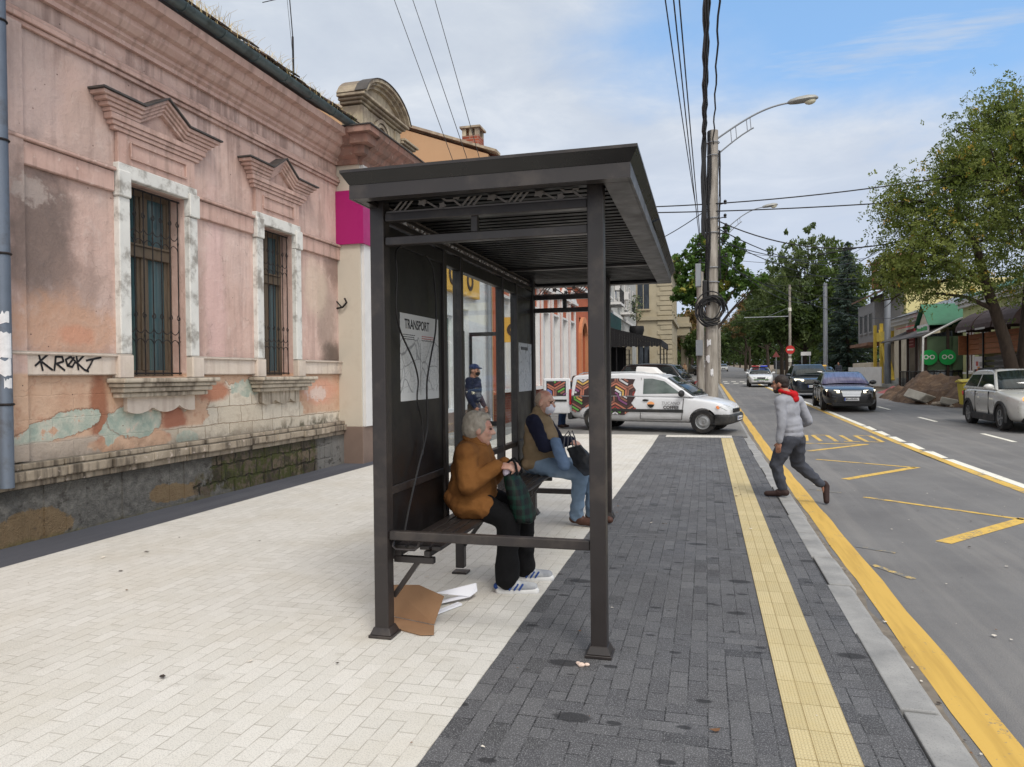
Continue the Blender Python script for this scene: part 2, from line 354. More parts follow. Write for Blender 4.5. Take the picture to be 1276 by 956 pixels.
# grit lying in the gutter between kerb and yellow line
strip('gutter_grit',pm('grit',(118,110,100),.95,0,.25,9,.5,60),1.04,lambda y:1.15+.03*math.sin(y*3.1)+.02*math.sin(y*7.7),rng(-4,40,.4),-.117)
strip('yellow_line',M_yel,lambda y:1.165+.006*math.sin(y*2.3)+.004*math.sin(y*9),lambda y:1.365+.006*math.sin(y*2.9+1)+.004*math.sin(y*11),rng(-6,40,.4)+rng(40,66,4)[1:],-.116)
strip('centre_line_yellow',M_yel_worn,4.20,4.36,rng(-6,66,4),-.116)
strip('centre_line_white',M_wpaint,4.37,4.53,rng(-6,15.4,2),-.116)
strip('centre_line_white_far',M_wpaint,4.37,4.53,rng(23,66,4),-.115)
def marks():
    m=MB()
    for i in range(5):
        y=15.6+i*1.5; m.add([(4.37,y,G(y)-.116),(4.51,y,G(y)-.116),(4.56,y+1.2,G(y+1.2)-.116),(4.37,y+1.2,G(y+1.2)-.116)],[(0,1,2,3)])
    tag(m.build('centre_line_teeth',M_wpaint),kind='structure')
    m=MB()
    for y0,y1 in ((12.8,14.8),(18.9,20.9),(24.7,26.6),(30.5,32.5),(36.5,38.5),(42.5,44.5),(6.8,8.8)):
        m.add([(6.75,y0,G(y0)-.116),(6.87,y0,G(y0)-.116),(6.87,y1,G(y1)-.116),(6.75,y1,G(y1)-.116)],[(0,1,2,3)])
    tag(m.build('lane_dashes',M_wpaint),kind='structure')
    m=MB()
    for y0 in (66.5,72.0):
        for i in range(11):
            x=1.6+i*.78; y1=y0+1.5; m.add([(x,y0,G(y0)-.116),(x+.42,y0,G(y0)-.116),(x+.42,y1,G(y1)-.116),(x,y1,G(y1)-.116)],[(0,1,2,3)])
    tag(m.build('crosswalk',M_wpaint),kind='structure')
    def line(m,p,q,w):
        p=Vector(p);q=Vector(q); d=(q-p).normalized(); s=Vector((-d.y,d.x))*w/2; k=12
        for i in range(k):
            a=p.lerp(q,i/k);b=p.lerp(q,(i+1)/k)
            m.add([(a.x-s.x,a.y-s.y,G(a.y)-.116),(a.x+s.x,a.y+s.y,G(a.y)-.116),(b.x+s.x,b.y+s.y,G(b.y)-.116),(b.x-s.x,b.y-s.y,G(b.y)-.116)],[(0,1,2,3)])
    m=MB()
    line(m,(2.05,10.60),(3.46,9.35),.085); line(m,(3.52,9.42),(2.25,7.95),.15); line(m,(2.05,14.98),(3.53,13.99),.09); line(m,(3.56,14.05),(2.1,12.28),.14)
    line(m,(2.1,18.0),(3.52,17.93),.12); line(m,(3.55,17.98),(2.1,16.45),.14)
    tag(m.build('zigzag_marking',M_yel_worn),kind='structure')
    m=MB()      # strokes worn off to traces
    line(m,(1.40,7.6),(1.7,7.4),.07); line(m,(1.40,6.9),(1.62,6.5),.06); line(m,(1.45,11.2),(1.8,10.9),.08)
    tag(m.build('worn_marking',paint('very_worn_paint',(214,182,100),(114,114,114),.47)),kind='structure')
    # the painted bus stop lettering, read from the far side
    m=MB(); x=2.15
    for ch in ('A','U','T','O'):
        S={'A':[((0,0),(.17,1.5)),((.17,1.5),(.34,0)),((.08,.6),(.26,.6))],'U':[((0,1.5),(0,0)),((0,0),(.34,0)),((.34,0),(.34,1.5))],'T':[((.17,0),(.17,1.5)),((0,1.5),(.34,1.5))],'O':[((0,0),(0,1.5)),((0,1.5),(.34,1.5)),((.34,1.5),(.34,0)),((.34,0),(0,0))]}[ch]
        for a,b in S: line(m,(x+.34-a[0],20.0-a[1]),(x+.34-b[0],20.0-b[1]),.1)
        x+=.5
    tag(m.build('road_lettering',M_yel_worn),kind='structure')
marks()
# ---------------------------------------------------------------- the pink house on the left
FX=-6.5
def pink_plaster():
    N=NT('decayed_pink_plaster'); p=N.pos(); x,y,z=N.sep(p)
    w=N.noise(p,2.2,6,.62); w2=N.noise(p,7,5,.6); fine=N.noise(p,45,4,.6); big=N.noise(p,.8,5,.6); st=N.noise(N.map(p,(1,5,.5)),1.3,5,.6)
    pink=N.ramp(big,[(.3,C(196,164,152)),(.5,C(207,177,165)),(.7,C(216,190,180))])
    pink=N.mix(N.ss(st,.45,.75,0,.5),pink,C(184,156,146)); pink=N.mix(N.ss(w2,.52,.70,0,.45),pink,C(222,200,190)); pink=N.mix(N.ss(N.noise(p,.55,6,.65),.50,.66,0,.45),pink,C(176,156,146))
    # grey weather streaks below the cornice and beside the windows
    pink=N.mix(N.mul(N.ss(N.add(st,N.mul(w,.4)),.62,.85),N.ss(z,4.0,5.3,.25,.75)),pink,C(150,126,118))
    ws=w; w=N.add(N.mul(ws,.62),N.mul(w2,.38))
    def over(c,m,col): return N.mix(m,c,col)
    grey=N.mix(w2,C(126,110,102),C(104,92,88)); c=pink
    c=over(c,N.mul(blob(N,y,z,5.82,3.05,.42,.85,w,.45,0,.45),.9),grey)
    c=over(c,N.mul(blob(N,y,z,6.35,2.5,.35,.35,w,.7,0,.5),.6),C(150,128,118))
    c=over(c,N.mul(blob(N,y,z,6.1,2.12,.75,.35,w,.5,0,.4),.75),N.mix(w2,C(203,152,120),C(190,160,140)))
    c=over(c,N.mul(blob(N,y,z,6.25,2.05,.22,.1,w,.5,0,.4),.7),C(200,144,118))
    c=over(c,N.mul(blob(N,y,z,5.72,3.46,.26,.12,w2,.8,0,.25),.55),C(190,176,168))
    c=over(c,N.mul(blob(N,y,z,5.75,4.6,.35,.6,w,.6,0,.5),.5),C(176,160,156))
    c=over(c,N.mul(blob(N,y,z,8.55,2.7,.2,1.3,w,.5,0,.5),.45),C(224,188,184))
    c=over(c,N.mul(blob(N,y,z,11.55,2.55,.3,.8,w,.5,0,.5),.8),N.mix(w2,C(140,122,112),C(174,154,142)))
    c=over(c,N.mul(blob(N,y,z,11.75,1.95,.35,.22,w,.5,0,.5),.85),C(96,84,76))
    c=over(c,N.mul(blob(N,y,z,11.9,3.6,.4,.35,w,.5,0,.5),.7),C(120,100,92))
    c=over(c,N.mul(blob(N,y,z,11.2,3.1,.35,.5,w,.5,0,.4),.55),C(214,196,176))
    # the zone under the sill band: orange render, pale blue older paint, bared stone
    orange=N.ramp(ws,[(.3,C(186,148,124)),(.5,C(202,170,146)),(.7,C(194,157,131))]); orange=N.mix(N.ss(w2,.52,.72,0,.5),orange,C(172,124,100))
    lowz=N.ss(z,1.66,1.62); c=N.mix(lowz,c,orange)
    blue=N.ramp(w2,[(.35,C(154,167,156)),(.5,C(175,181,168)),(.65,C(196,192,178))])
    stone,sf=N.brick(N.mix(.05,N.comb(y,z,0),N.noise(p,6,3,col=True),'ADD'),C(212,202,186),C(190,178,160),C(150,134,116),.52,.24,.008,.5,.5)
    stone=N.mix(N.ss(w2,.5,.7,0,.5),stone,C(172,156,138)); stone=N.mix(N.ss(fine,.55,.75,0,.4),stone,C(226,218,204))
    def lo(c,m,col): return N.mix(N.mul(m,lowz),c,col)
    c=lo(c,blob(N,y,z,6.55,1.3,.12,.5,w,.5,0,.4),C(156,108,86))
    bm,rm=blob(N,y,z,5.95,1.06,.62,.13,w,.5,.2,.03,.14); c=lo(c,N.mul(rm,.7),C(116,84,68)); c=lo(c,bm,blue); c=lo(c,N.mul(bm,N.ss(w2,.6,.66)),C(196,160,136))
    c=lo(c,blob(N,y,z,6.7,.98,.12,.14,w2,.5),blue)
    bm,rm=blob(N,y,z,7.12,1.10,.44,.2,w,.45,0,.03,.1); c=lo(c,N.mul(rm,.6),C(128,92,76)); c=lo(c,bm,blue); c=lo(c,N.mul(bm,N.ss(w2,.58,.64)),C(208,184,168)); c=lo(c,blob(N,y,z,7.85,1.25,.14,.12,w,.3),blue)
    c=lo(c,blob(N,y,z,7.7,1.05,.22,.2,w,.4,0,.3),C(162,110,90))
    bm,rm=blob(N,y,z,9.1,1.15,.75,.36,w,.5,0,.03,.07); c=lo(c,N.mul(rm,.6),C(120,84,66)); c=lo(c,bm,stone); c=lo(c,blob(N,y,z,8.75,.95,.55,.16,w,.3),stone); c=lo(c,blob(N,y,z,10.1,1.08,.75,.24,w,.35),stone)
    c=lo(c,blob(N,y,z,9.2,1.42,.35,.12,w2,.5),blue); c=lo(c,blob(N,y,z,7.95,.83,.2,.09,w,.4),blue)
    c=lo(c,blob(N,y,z,8.5,1.38,.3,.13,w,.5,0,.3),C(178,126,102)); c=lo(c,blob(N,y,z,11.3,1.32,.6,.22,w,.4,0,.3),N.mix(w2,C(200,138,110),C(212,172,152)))
    c=lo(c,N.mul(blob(N,y,z,11.2,1.3,.3,.12,w2,.7,0,.3),.8),C(214,196,186))
    base=N.mul(N.ss(N.add(z,N.mul(N.sub(w,.5),.12)),.98,.93),lowz)
    st2=N.mix(N.ss(y,8.2,6.6),stone,N.mix(w2,C(168,154,142),C(186,172,158)))
    keep=blob(N,y,z,7.05,.84,.62,.16,w,.22)
    c=N.mix(N.mul(base,N.sub(1.,keep)),c,st2); c=lo(c,N.mul(blob(N,y,z,7.95,.8,.22,.1,w,.3),1.),blue)
    # damp and soot towards the foot, moss at the far end
    damp=N.mul(N.ss(N.add(z,N.mul(N.sub(w,.5),.5)),.98,.66),.65); c=N.mix(N.mul(damp,N.ss(w2,.35,.6)),c,C(96,86,74))
    c=N.mix(N.mul(N.ss(y,9.4,10.8),N.mul(N.ss(z,.95,.7),N.ss(w2,.45,.6))),c,C(70,70,50))
    hair=N.voro(N.mix(.5,p,N.noise(p,2.6,5,col=True),'ADD'),.6,'DISTANCE_TO_EDGE'); c=N.mix(N.mul(N.ss(hair,.005,.001),N.ss(ws,.45,.6,0,.3)),c,C(120,98,88))
    pits=N.voro(p,5.5); c=N.mix(N.ss(pits,.05,.035),c,C(92,74,68))
    h=N.add(N.add(N.mul(w,.5),N.mul(w2,.5)),N.add(N.mul(fine,.22),N.mul(N.mul(sf,-1.),N.mul(lowz,.10))))
    return N.done(c,.92,0,N.bump(h,.75,.03),.2)
def moulding_mat(name,a,b,grime,ga):
    N=NT(name); p=N.pos(); x,y,z=N.sep(p); w=N.noise(p,3,6,.65); w2=N.noise(p,14,5,.6); st=N.noise(N.map(p,(3,6,.7)),1.5,5)
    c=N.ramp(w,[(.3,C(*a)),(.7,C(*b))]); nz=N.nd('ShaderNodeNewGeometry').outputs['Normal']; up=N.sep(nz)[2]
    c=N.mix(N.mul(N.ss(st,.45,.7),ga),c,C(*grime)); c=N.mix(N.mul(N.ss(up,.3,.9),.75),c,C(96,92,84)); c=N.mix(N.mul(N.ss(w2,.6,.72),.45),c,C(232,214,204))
    c=N.mix(N.mul(N.ss(y,11.0,12.2),N.ss(w,.35,.6,0,.65)),c,C(112,96,88))
    return N.done(c,.9,0,N.bump(N.add(w,w2),.5,.012),.2)
def plinth_mat():
    N=NT('roughcast_plinth'); p=N.pos(); x,y,z=N.sep(p); w=N.noise(p,2.6,6,.65); w2=N.noise(p,10,5,.7); g=N.noise(p,55,4,.7)
    c=N.ramp(w2,[(.3,C(84,82,80)),(.55,C(112,110,106)),(.75,C(136,132,126))])
    br=N.mix(w2,C(112,92,70),C(140,122,96)); c=N.mix(blob(N,y,z,7.55,.16,.42,.12,w,.5),c,br); c=N.mix(blob(N,y,z,5.6,.1,.5,.2,w,.4),c,br); c=N.mix(N.ss(N.add(z,N.mul(w,.2)),.14,.08,0,.6),c,C(104,98,62))
    stn,f=N.brick(N.mix(.12,N.comb(y,z,0),N.noise(p,5,3,col=True),'ADD'),C(122,108,92),C(84,74,66),C(52,48,42),.36,.22,.02,.5,.5)
    m=blob(N,y,z,9.75,.28,1.7,.42,w,.35); c=N.mix(m,c,stn)
    moss=N.mul(m,N.ss(N.add(w2,N.mul(w,.6)),.72,.90,0,.9)); c=N.mix(moss,c,N.mix(g,C(50,54,30),C(88,94,50))); c=N.mix(N.mul(m,N.ss(N.noise(p,6,5),.52,.62,0,.7)),c,C(58,52,46))
    c=N.mix(N.mul(N.ss(y,10.9,11.1),.9),c,N.mix(w2,C(118,116,114),C(138,135,130)))
    c=N.mix(N.ss(z,.36,.5,0,.55),c,C(60,56,50))
    c=N.mix(N.ss(N.noise(N.map(p,(2,2,3)),2.4,6,.7),.56,.66,0,.75),c,C(66,62,58)); 
    return N.done(c,.95,0,N.bump(N.add(N.add(N.mul(w2,.6),N.mul(g,.5)),N.mul(N.mul(f,m),-.5)),1.,.05),.2)
M_pink=pink_plaster(); M_mould=moulding_mat('pink_moulding',(190,156,144),(208,178,166),(152,126,116),.6)
M_worn=moulding_mat('worn_stone_moulding',(170,158,142),(206,194,176),(112,100,88),.8)
M_ledge=moulding_mat('sooty_ledge_stone',(136,124,108),(178,164,146),(74,66,58),.9)
M_band=moulding_mat('pale_sill_band',(206,192,176),(220,206,194),(180,160,146),.5)
M_plinth=plinth_mat()
M_jamb=pm('chipped_white_surround',(216,214,208),.85,0,.08,4,.4,40,.006,dirt=(140,134,126),da=.9,ds=3.5)
M_oldwood=pm('weathered_brown_wood',(98,86,72),.8,0,.3,6,.5,40,.004,dirt=(84,66,50),da=.8,ds=6,sc=(3,3,.6))
M_iron=pm('rusty_black_iron',(36,34,35),.7,.3,.3,20,.3,90,dirt=(66,50,42),da=.5,ds=9)
M_gutter=pm('grey_green_gutter',(92,104,106),.45,.5,.2,3,.2,30,dirt=(60,62,58),da=.7,ds=4)
M_tile=pm('old_clay_tile',(96,78,66),.9,0,.3,5,.6,30,.01,dirt=(62,64,44),da=.8,ds=3)
M_slate=pm('dark_flashing',(78,74,72),.7,.2,.25,6,.3,30)
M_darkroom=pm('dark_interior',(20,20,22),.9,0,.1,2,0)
def window_glass(name,a,b):
    N=NT(name); p=N.obj(); n=N.noise(N.map(p,(1,6,.35)),2.4,4); c=N.ramp(n,[(.3,C(*a)),(.7,C(*b))])
    return N.done(c,.06,0,N.bump(N.noise(p,3,2),.03,.01),.6)
M_pane=window_glass('curtained_pane',(44,66,72),(72,96,102))
def scroll(m,y,z,s,dirn,x,r=.006):
    pts=[]
    for i in range(15):
        t=i/14; a=t*2.2*PI; rr=.06*s*(1-.62*t); pts.append((x,y+dirn*(.0+rr*math.sin(a)),z+rr*math.cos(a)*1.1-.06*s))
    m.tube(pts,r,5)
def build_pink_house():
    T=thing('old_house','faded pink one storey stucco house with crumbling painted base and barred windows','house',(FX,6,0))
    Y0,Y1=2.0,12.0; W1=(6.97,7.95); W2=(9.58,10.46); ZS,ZT=1.6,3.88
    m=MB(); zz=[.55,ZS,ZT,6.0]; ys=[Y0,W1[0],W1[1],W2[0],W2[1],Y1]
    for i in range(5):
        for k in range(3):
            if k==1 and i in (1,3): continue
            m.box(FX-.42,FX,ys[i],ys[i+1],zz[k],zz[k+1])
    m.box(FX-5,FX-.42,Y0,Y0+.3,0,6.0); m.box(FX-5,FX-.42,Y1-.3,Y1,0,6.0); m.box(FX-5.3,FX-5,Y0,Y1,0,6.0)
    wall=m.build('wall',M_pink,T)
    # pilaster strip at the near corner
    m=MB(); m.box(FX+.002,FX+.07,4.6,5.62,.78,5.06); m.build('corner_pilaster',M_pink,T)
    # plinth
    m=MB(); n=40
    for i in range(n):
        a=Y0+(Y1-Y0)*i/n; b=Y0+(Y1-Y0)*(i+1)/n; d=.03*math.sin(i*1.7)*.3
        m.box(FX-.4,FX+.10+d,a,b,-.05,.52)
    m.build('plinth',M_plinth,T)
    def course(name,prof,mat,y0=Y0,y1=Y1,part=T,bevel=.006):   # stacked strips: (z0,z1,projection)
        m=MB()
        for z0,z1,pr in prof: m.box(FX+.003,FX+pr,y0,y1,z0,z1)
        return m.build(name,mat,part,bevel=bevel)
    # broken course of base mouldings, block by block
    m=MB(); random.seed(5); y=Y0
    while y<Y1:
        L=random.uniform(.28,.62); e=min(y+L,Y1)-.008; j=random.uniform(-.02,.008); lo=random.uniform(-.01,.01)
        m.box(FX+.003,FX+.17+j,y,e,.60+lo,.70+lo*.5); m.box(FX+.003,FX+.12+j*.6,y+.004,e,.702+lo*.5,.765)
        m.box(FX+.003,FX+.118+j*.5,y,e+.006,.522,.598+lo)
        y+=L
    m.build('base_moulding',M_ledge,T,bevel=.014,seg=2)
    sb=[(Y0,W1[0]-.02),(W1[1]+.02,W2[0]-.02),(W2[1]+.02,Y1)]
    for a,b in sb:
        m=MB(); m.box(FX+.003,FX+.055,a,b,1.62,1.86); m.box(FX+.003,FX+.085,a-.0,b,1.825,1.862)
        m.build('sill_band',M_band,T,bevel=.012)
    for a,b in ((Y0,W1[0]-.2),(W1[1]+.22,W2[0]-.2),(W2[1]+.22,Y1)):
        m=MB(); m.box(FX+.003,FX+.05,a,b,3.70,3.93); m.box(FX+.003,FX+.085,a,b,3.932,3.975); m.build('string_course',M_mould,T,bevel=.01)
    course('frieze_moulding',[(5.06,5.11,.04),(5.112,5.17,.07),(5.172,5.22,.045)],M_mould)
    # main cornice: curved profile swept along the wall
    pr=[(.0,5.42),(.05,5.42),(.05,5.47),(.09,5.50),(.09,5.54),(.14,5.56),(.19,5.62),(.20,5.68),(.26,5.70),(.30,5.76),(.31,5.82),(.40,5.84),(.42,5.94),(.0,5.94)]
    m=MB(); m.prism([(FX+.003+a,Y0,z) for a,z in pr],(0,Y1-Y0+.0,0)); m.build('cornice',M_mould,T)
    # gutter, brackets, roof
    m=MB(); prof=[(.065*math.cos(t),.065*math.sin(t)) for t in [PI+PI*i/8 for i in range(9)]]; inn=[(.055*math.cos(t),.055*math.sin(t)) for t in [2*PI-PI*i/8 for i in range(9)]]
    pts=[(FX+.47+a*1.35,Y0,6.06+b*1.35) for a,b in prof+inn]; m.prism(pts,(0,Y1-Y0+.05,0))
    g=m.build('gutter',M_gutter,T,smooth=True); m=MB()
    for i in range(14): 
        y=Y0+.35+i*.72; m.tube([(FX+.38,y,6.06)]+[(FX+.47+.094*math.cos(t),y,6.06+.094*math.sin(t)) for t in [PI+PI*k/6 for k in range(7)]],.009,5)
    m.build('gutter_bracket',M_gutter,g)
    m=MB(); dx=-5.2;dz=3.0; m.prism([(FX+.44,Y0-.1,6.05),(FX+.44,Y0-.1,6.13),(FX+.44+dx,Y0-.1,6.13+dz),(FX+.44+dx,Y0-.1,6.05+dz)],(0,Y1-Y0+.12,0))
    rf=m.build('roof',M_tile,T); m=MB(); random.seed(8); y=Y0
    while y<Y1:
        w=random.uniform(.19,.23); j=random.uniform(-.03,.05); zt=random.uniform(0,.03)
        for k in range(3): m.bar((FX+.47+j-k*.30,y+w/2,6.15+zt+k*.174),(FX+.14+j-k*.30,y+w/2,6.36+zt+k*.174),w*.92,.022)
        y+=w
    m.build('roof_tile_row',M_tile,rf)
    m=MB(); m.prism([(FX+.44+dx,Y0,6.05),(FX+.44+dx,Y0,6.05+dz),(FX+.0,Y0,6.1)],(0,.25,0)); m.prism([(FX+.44+dx,Y1-.25,6.0),(FX+.44+dx,Y1-.25,6.0+dz),(FX+.0,Y1-.25,6.0)],(0,.25,0)); m.build('gable',M_pink,T)
    # windows
    for wi,(a,b) in enumerate((W1,W2)):
        w=b-a; c=(a+b)/2
        m=MB(); d=FX-.2
        for p,q in ((a,a+.07),(b-.07,b)): m.box(d-.05,d,p,q,ZS,ZT)
        m.box(d-.05,d,a+.07,b-.07,ZT-.07,ZT); m.box(d-.05,d,a+.07,b-.07,ZS,ZS+.08); m.box(d-.05,d+.035,a+.07,b-.07,3.06,3.19); m.box(d-.05,d+.05,a+.07,b-.07,3.192,3.22)
        for z0,z1 in ((ZS+.08,3.06),(3.22,ZT-.07)):
            m.box(d-.045,d+.012,c-.045,c+.045,z0,z1)
            for p in (a+.07,c+.045): 
                q=p+.05; m.box(d-.045,d-.012,p,q,z0,z1); 
            for q in (c-.045,b-.07): m.box(d-.045,d-.012,q-.05,q,z0,z1)
        wn=m.build('window',M_oldwood,T,bevel=.006)
        m=MB(); m.box(d-.04,d-.028,a+.07,b-.07,ZS+.08,3.06); m.box(d-.04,d-.028,a+.07,b-.07,3.22,ZT-.07); m.build('pane',M_pane,wn)
        m=MB(); m.box(d-.3,d-.06,a,b,ZS,ZT); m.build('dark_reveal',M_darkroom,wn)
        # iron grille near the wall face
        m=MB(); gx=FX-.06; nb=7
        m.box(gx-.006,gx+.006,a+.02,b-.02,ZS+.03,ZS+.05); m.box(gx-.006,gx+.006,a+.02,b-.02,ZT-.05,ZT-.03)
        for i in range(nb):
            y=a+.05+(w-.1)*i/(nb-1); m.tube([(gx,y,ZS+.02),(gx,y,ZT-.03)],.0075,6)
            if i<nb-1:
                h=(w-.1)/(nb-1); yc=y+h/2
                for z0 in (2.22,3.42):
                    m.tube([(gx,yc+h*.5*math.cos(t),z0+.09*math.sin(t)) for t in [PI+PI*k/8 for k in range(9)]],.0055,5)
                    m.tube([(gx,yc+h*.5*math.cos(t),z0-.25+.09*math.sin(t)) for t in [PI*k/8 for k in range(9)]],.0055,5)
            for z0 in (2.22,3.42): scroll(m,y,z0+.16,.6,1 if i%2 else -1,gx,.0055); m.ell((gx,y,z0-.12),(.012,.012,.03),n=6,k=4)
        m.build('grille',M_iron,wn,smooth=True)
        # white surround with eared blocks
        m=MB(); px=.075
        for p,q in ((a-.17,a-.004),(b+.004,b+.17)): m.box(FX-.18,FX+px,p,q,1.86,3.66)
        m.box(FX-.18,FX+px,a-.17,b+.17,ZT+.004,4.05)
        for p,q in ((a-.19,a-.002),(b+.002,b+.19)): m.box(FX+.002,FX+px+.025,p,q,3.662,3.96)
        m.box(FX-.18,FX+px-.01,a-.165,a-.006,3.66,ZT+.004); m.box(FX-.18,FX+px-.01,b+.006,b+.165,3.66,ZT+.004)
        m.build('surround',M_jamb,T,bevel=.01)
        for p,q in ((a-.23,a-.003),(b+.003,b+.23)): m=MB(); m.box(FX-.18,FX+.1,p,q,ZS-.02,1.857); m.build('surround_base',M_band,T,bevel=.015)
        # moulded sill and wavy apron
        m=MB()
        for z0,z1,pr,ov in ((1.53,1.585,.27,.33),(1.48,1.528,.23,.30),(1.42,1.478,.19,.27),(1.36,1.418,.14,.24)): m.box(FX+.003,FX+pr,a-ov,b+ov,z0,z1)
        m.build('sill',M_worn,T,bevel=.016,seg=2)
        m=MB(); pts=[]; k=36; u0,u1=a-.08,b+.08
        for i in range(k+1):
            t=i/k; yv=u0+(u1-u0)*t; pts.append((FX+.003,yv,1.24-.075*abs(math.sin(t*2.5*PI+.4))**.7))
        pts+=[(FX+.003,u1,1.358),(FX+.003,u0,1.358)]; m.prism(pts,(.055,0,0)); m.build('apron',M_band if wi==0 else M_worn,T)
        # framed panel and broken pediment above
        m=MB(); m.box(FX+.003,FX+.055,a-.15,b+.15,4.053,4.40)
        hd=m.build('lintel_panel',M_mould,T,bevel=.005)
        m=MB(); p0,p1,z0,z1=a+.02,b-.02,4.13,4.33
        for q in ((p0,p1,z1-.018,z1),(p0,p1,z0,z0+.018),(p0,p0+.018,z0+.018,z1-.018),(p1-.018,p1,z0+.018,z1-.018)): m.box(FX+.056,FX+.078,*q)
        m.build('panel_moulding',M_mould,hd,bevel=.004)
        m=MB(); 
        for z0,z1,pr,ov in ((4.402,4.45,.075,.22),(4.452,4.50,.095,.26),(4.502,4.57,.115,.30)): m.box(FX+.003,FX+pr,a-ov,b+ov,z0,z1)
        h0=w*.5+.30; hh=w*.38
        for t,pr,up in ((0,.12,.0),(1,.145,.045),(2,.17,.09),(3,.20,.135)):   # stepped mitred mouldings rising to a small gable
            z=4.572+up; th=.043
            for s in (-1,1):
                e=c+s*(h0+.02+up*1.2); i0=c+s*hh
                m.box(FX+.003,FX+pr,min(e,i0),max(e,i0),z,z+th)
                ap=z+.22
                m.prism([(FX+.003,i0,z),(FX+.003,i0,z+th),(FX+.003,c,ap+th),(FX+.003,c,ap)],(pr-.003,0,0))
        m.build('pediment',M_mould,T,bevel=.005)
        m=MB(); m.prism([(FX+.003,c-hh-.02,4.572),(FX+.003,c+hh+.02,4.572),(FX+.003,c,4.79)],(.06,0,0)); m.build('tympanum',M_mould,T)
        m=MB(); z=4.752
        for s in (-1,1):
            e=c+s*(h0+.21); i0=c+s*hh
            m.prism([(FX+.003,e,z),(FX+.003,i0,z),(FX+.003,i0,z+.02),(FX+.003,e,z+.02)],(.225,0,0)); m.prism([(FX+.003,i0,z),(FX+.003,c,z+.22),(FX+.003,c,z+.24),(FX+.003,i0,z+.02)],(.225,0,0))
        m.build('pediment_flashing',M_slate,T)
    m=MB(); m.tube([(FX,11.93,2.82),(FX+.12,11.93,2.84),(FX+.2,11.93,2.92),(FX+.16,11.93,3.0)],.018,6); m.tube([(FX,11.93,2.95),(FX+.1,11.93,2.84)],.014,5); m.build('wall_hook',M_iron,T,smooth=True)
    # spray painted tag
    m=MB(); gx=FX+.058
    def st(pts,r=.011):
        nonlocal m
        P=[Vector((gx,5.74+u*.70,1.64+v*.19+.02)) for u,v in pts]; Q=[]
        for i in range(len(P)-1): Q+= [P[i].lerp(P[i+1],k/4) for k in range(4)]
        Q.append(P[-1]); 
        for i in range(len(Q)-1):
            a=Q[i];b=Q[i+1]; d=(b-a); 
            if d.length>1e-5: d.normalize(); n=Vector((0,-d.z,d.y))*r; e=d*r*.4; m.add([a-n-e,b-n+e,b+n+e,a+n-e],[(0,1,2,3)]); 
            gxo=.00012*(i%5); m.v=m.v[:-4]+[(v[0]+gxo+.0006*len(m.f)%.003,v[1],v[2]) for v in m.v[-4:]]
    st([(.02,.95),(.08,.05)]); st([(-.04,.3),(.2,1.0)]); st([(.07,.5),(.24,.08)]); st([(.27,.05),(.3,.8),(.41,.8),(.43,.55),(.31,.42),(.45,.06)])
    st([(.5,.3),(.47,.65),(.56,.82),(.64,.55),(.58,.25),(.5,.32)]); st([(.5,.3),(.62,.78)]); st([(.66,.9),(.69,.1)]); st([(.66,.45),(.82,.98)]); st([(.68,.45),(.8,.1),(.88,.0)]); st([(.86,.1),(.97,.7)]); st([(.84,.62),(1.12,.82)])
    spray=pm('black_spray',(30,26,28),.6,0,.1,4,0); m.build('graffiti',spray,T,flip=False); m=MB()
    st([(-.32,.1),(-.3,.9)]); st([(-.31,.5),(-.2,.2)]); m.build('graffiti',spray,T,flip=False)
    return T
build_pink_house()
def downpipe():
    T=thing('downpipe','blue grey rain downpipe with torn paper notices at the near end of the pink house','pipe',(FX+.2,5.34,0))
    x,y=FX+.2,5.27
    m=MB(); m.tube([(x,y,.57),(x,y,5.6),(x+.1,y,5.85),(x+.27,y,6.05)],.062,14); m.build('pipe',pm('blue_grey_zinc',(112,122,136),.5,.4,.15,3,.15,30,dirt=(84,82,82),da=.6,ds=3),T,smooth=True)
    m=MB()
    for z in (1.35,2.75,3.8,4.9): m.tube([(x+.066*math.cos(t),y+.066*math.sin(t),z) for t in [2*PI*i/16 for i in range(17)]],.012,5); m.bar((x-.07,y,z),(FX,y,z),.02,.02)
    m.build('pipe_clamp',M_iron,T)
    m=MB(); random.seed(2)
    for z0,z1,a0,a1 in ((1.78,2.02,-1.2,.9),(1.62,1.77,-.9,.8),(2.1,2.2,-.7,.6),(1.5,1.58,-.2,.9)):
        n=7; vs=[]
        for i in range(n):
            t=a0+(a1-a0)*i/(n-1)-.6; 
            for z in (z0+random.uniform(-.015,.015),z1+random.uniform(-.02,.02)): vs.append((x+.0645*math.cos(t),y+.0645*math.sin(t),z))
        m.add(vs,[(2*i,2*i+2,2*i+3,2*i+1) for i in range(n-1)])
    m.build('paper_notice',pm('torn_paper',(214,214,216),.85,0,.12,20,.2,60),T)
downpipe()
def roof_weeds():
    random.seed(11); m=MB()
    for i in range(900):
        y=random.uniform(5.6,11.9); x=FX+random.uniform(.0,.5); 
        den=.5+.5*math.sin(y*2.1+1)*math.sin(y*5.3); 
        if random.random()>.35+.65*den: continue
        z=6.13+(.44-(x-FX))*.57; h=random.uniform(.1,.34)*(1.1 if y<10 else .7); dx=random.uniform(-.5,.5); dy=random.uniform(-.6,.6)
        p=[Vector((x,y,z))]; 
        for k in range(1,4): t=k/3; p.append(Vector((x+dx*h*t*t,y+dy*h*t*t,z+h*(t-.25*t*t))))
        m.tube(p,[.004,.0032,.0025,.0012],3,0 if random.random()<.8 or y<9.5 else 1,cap=False)
    o=m.build('dry_grass',[pm('dry_straw',(198,176,128),.9,0,.2,9,0),pm('green_weed',(92,104,52),.9,0,.2,9,0)]); tag(o,kind='stuff')
roof_weeds()
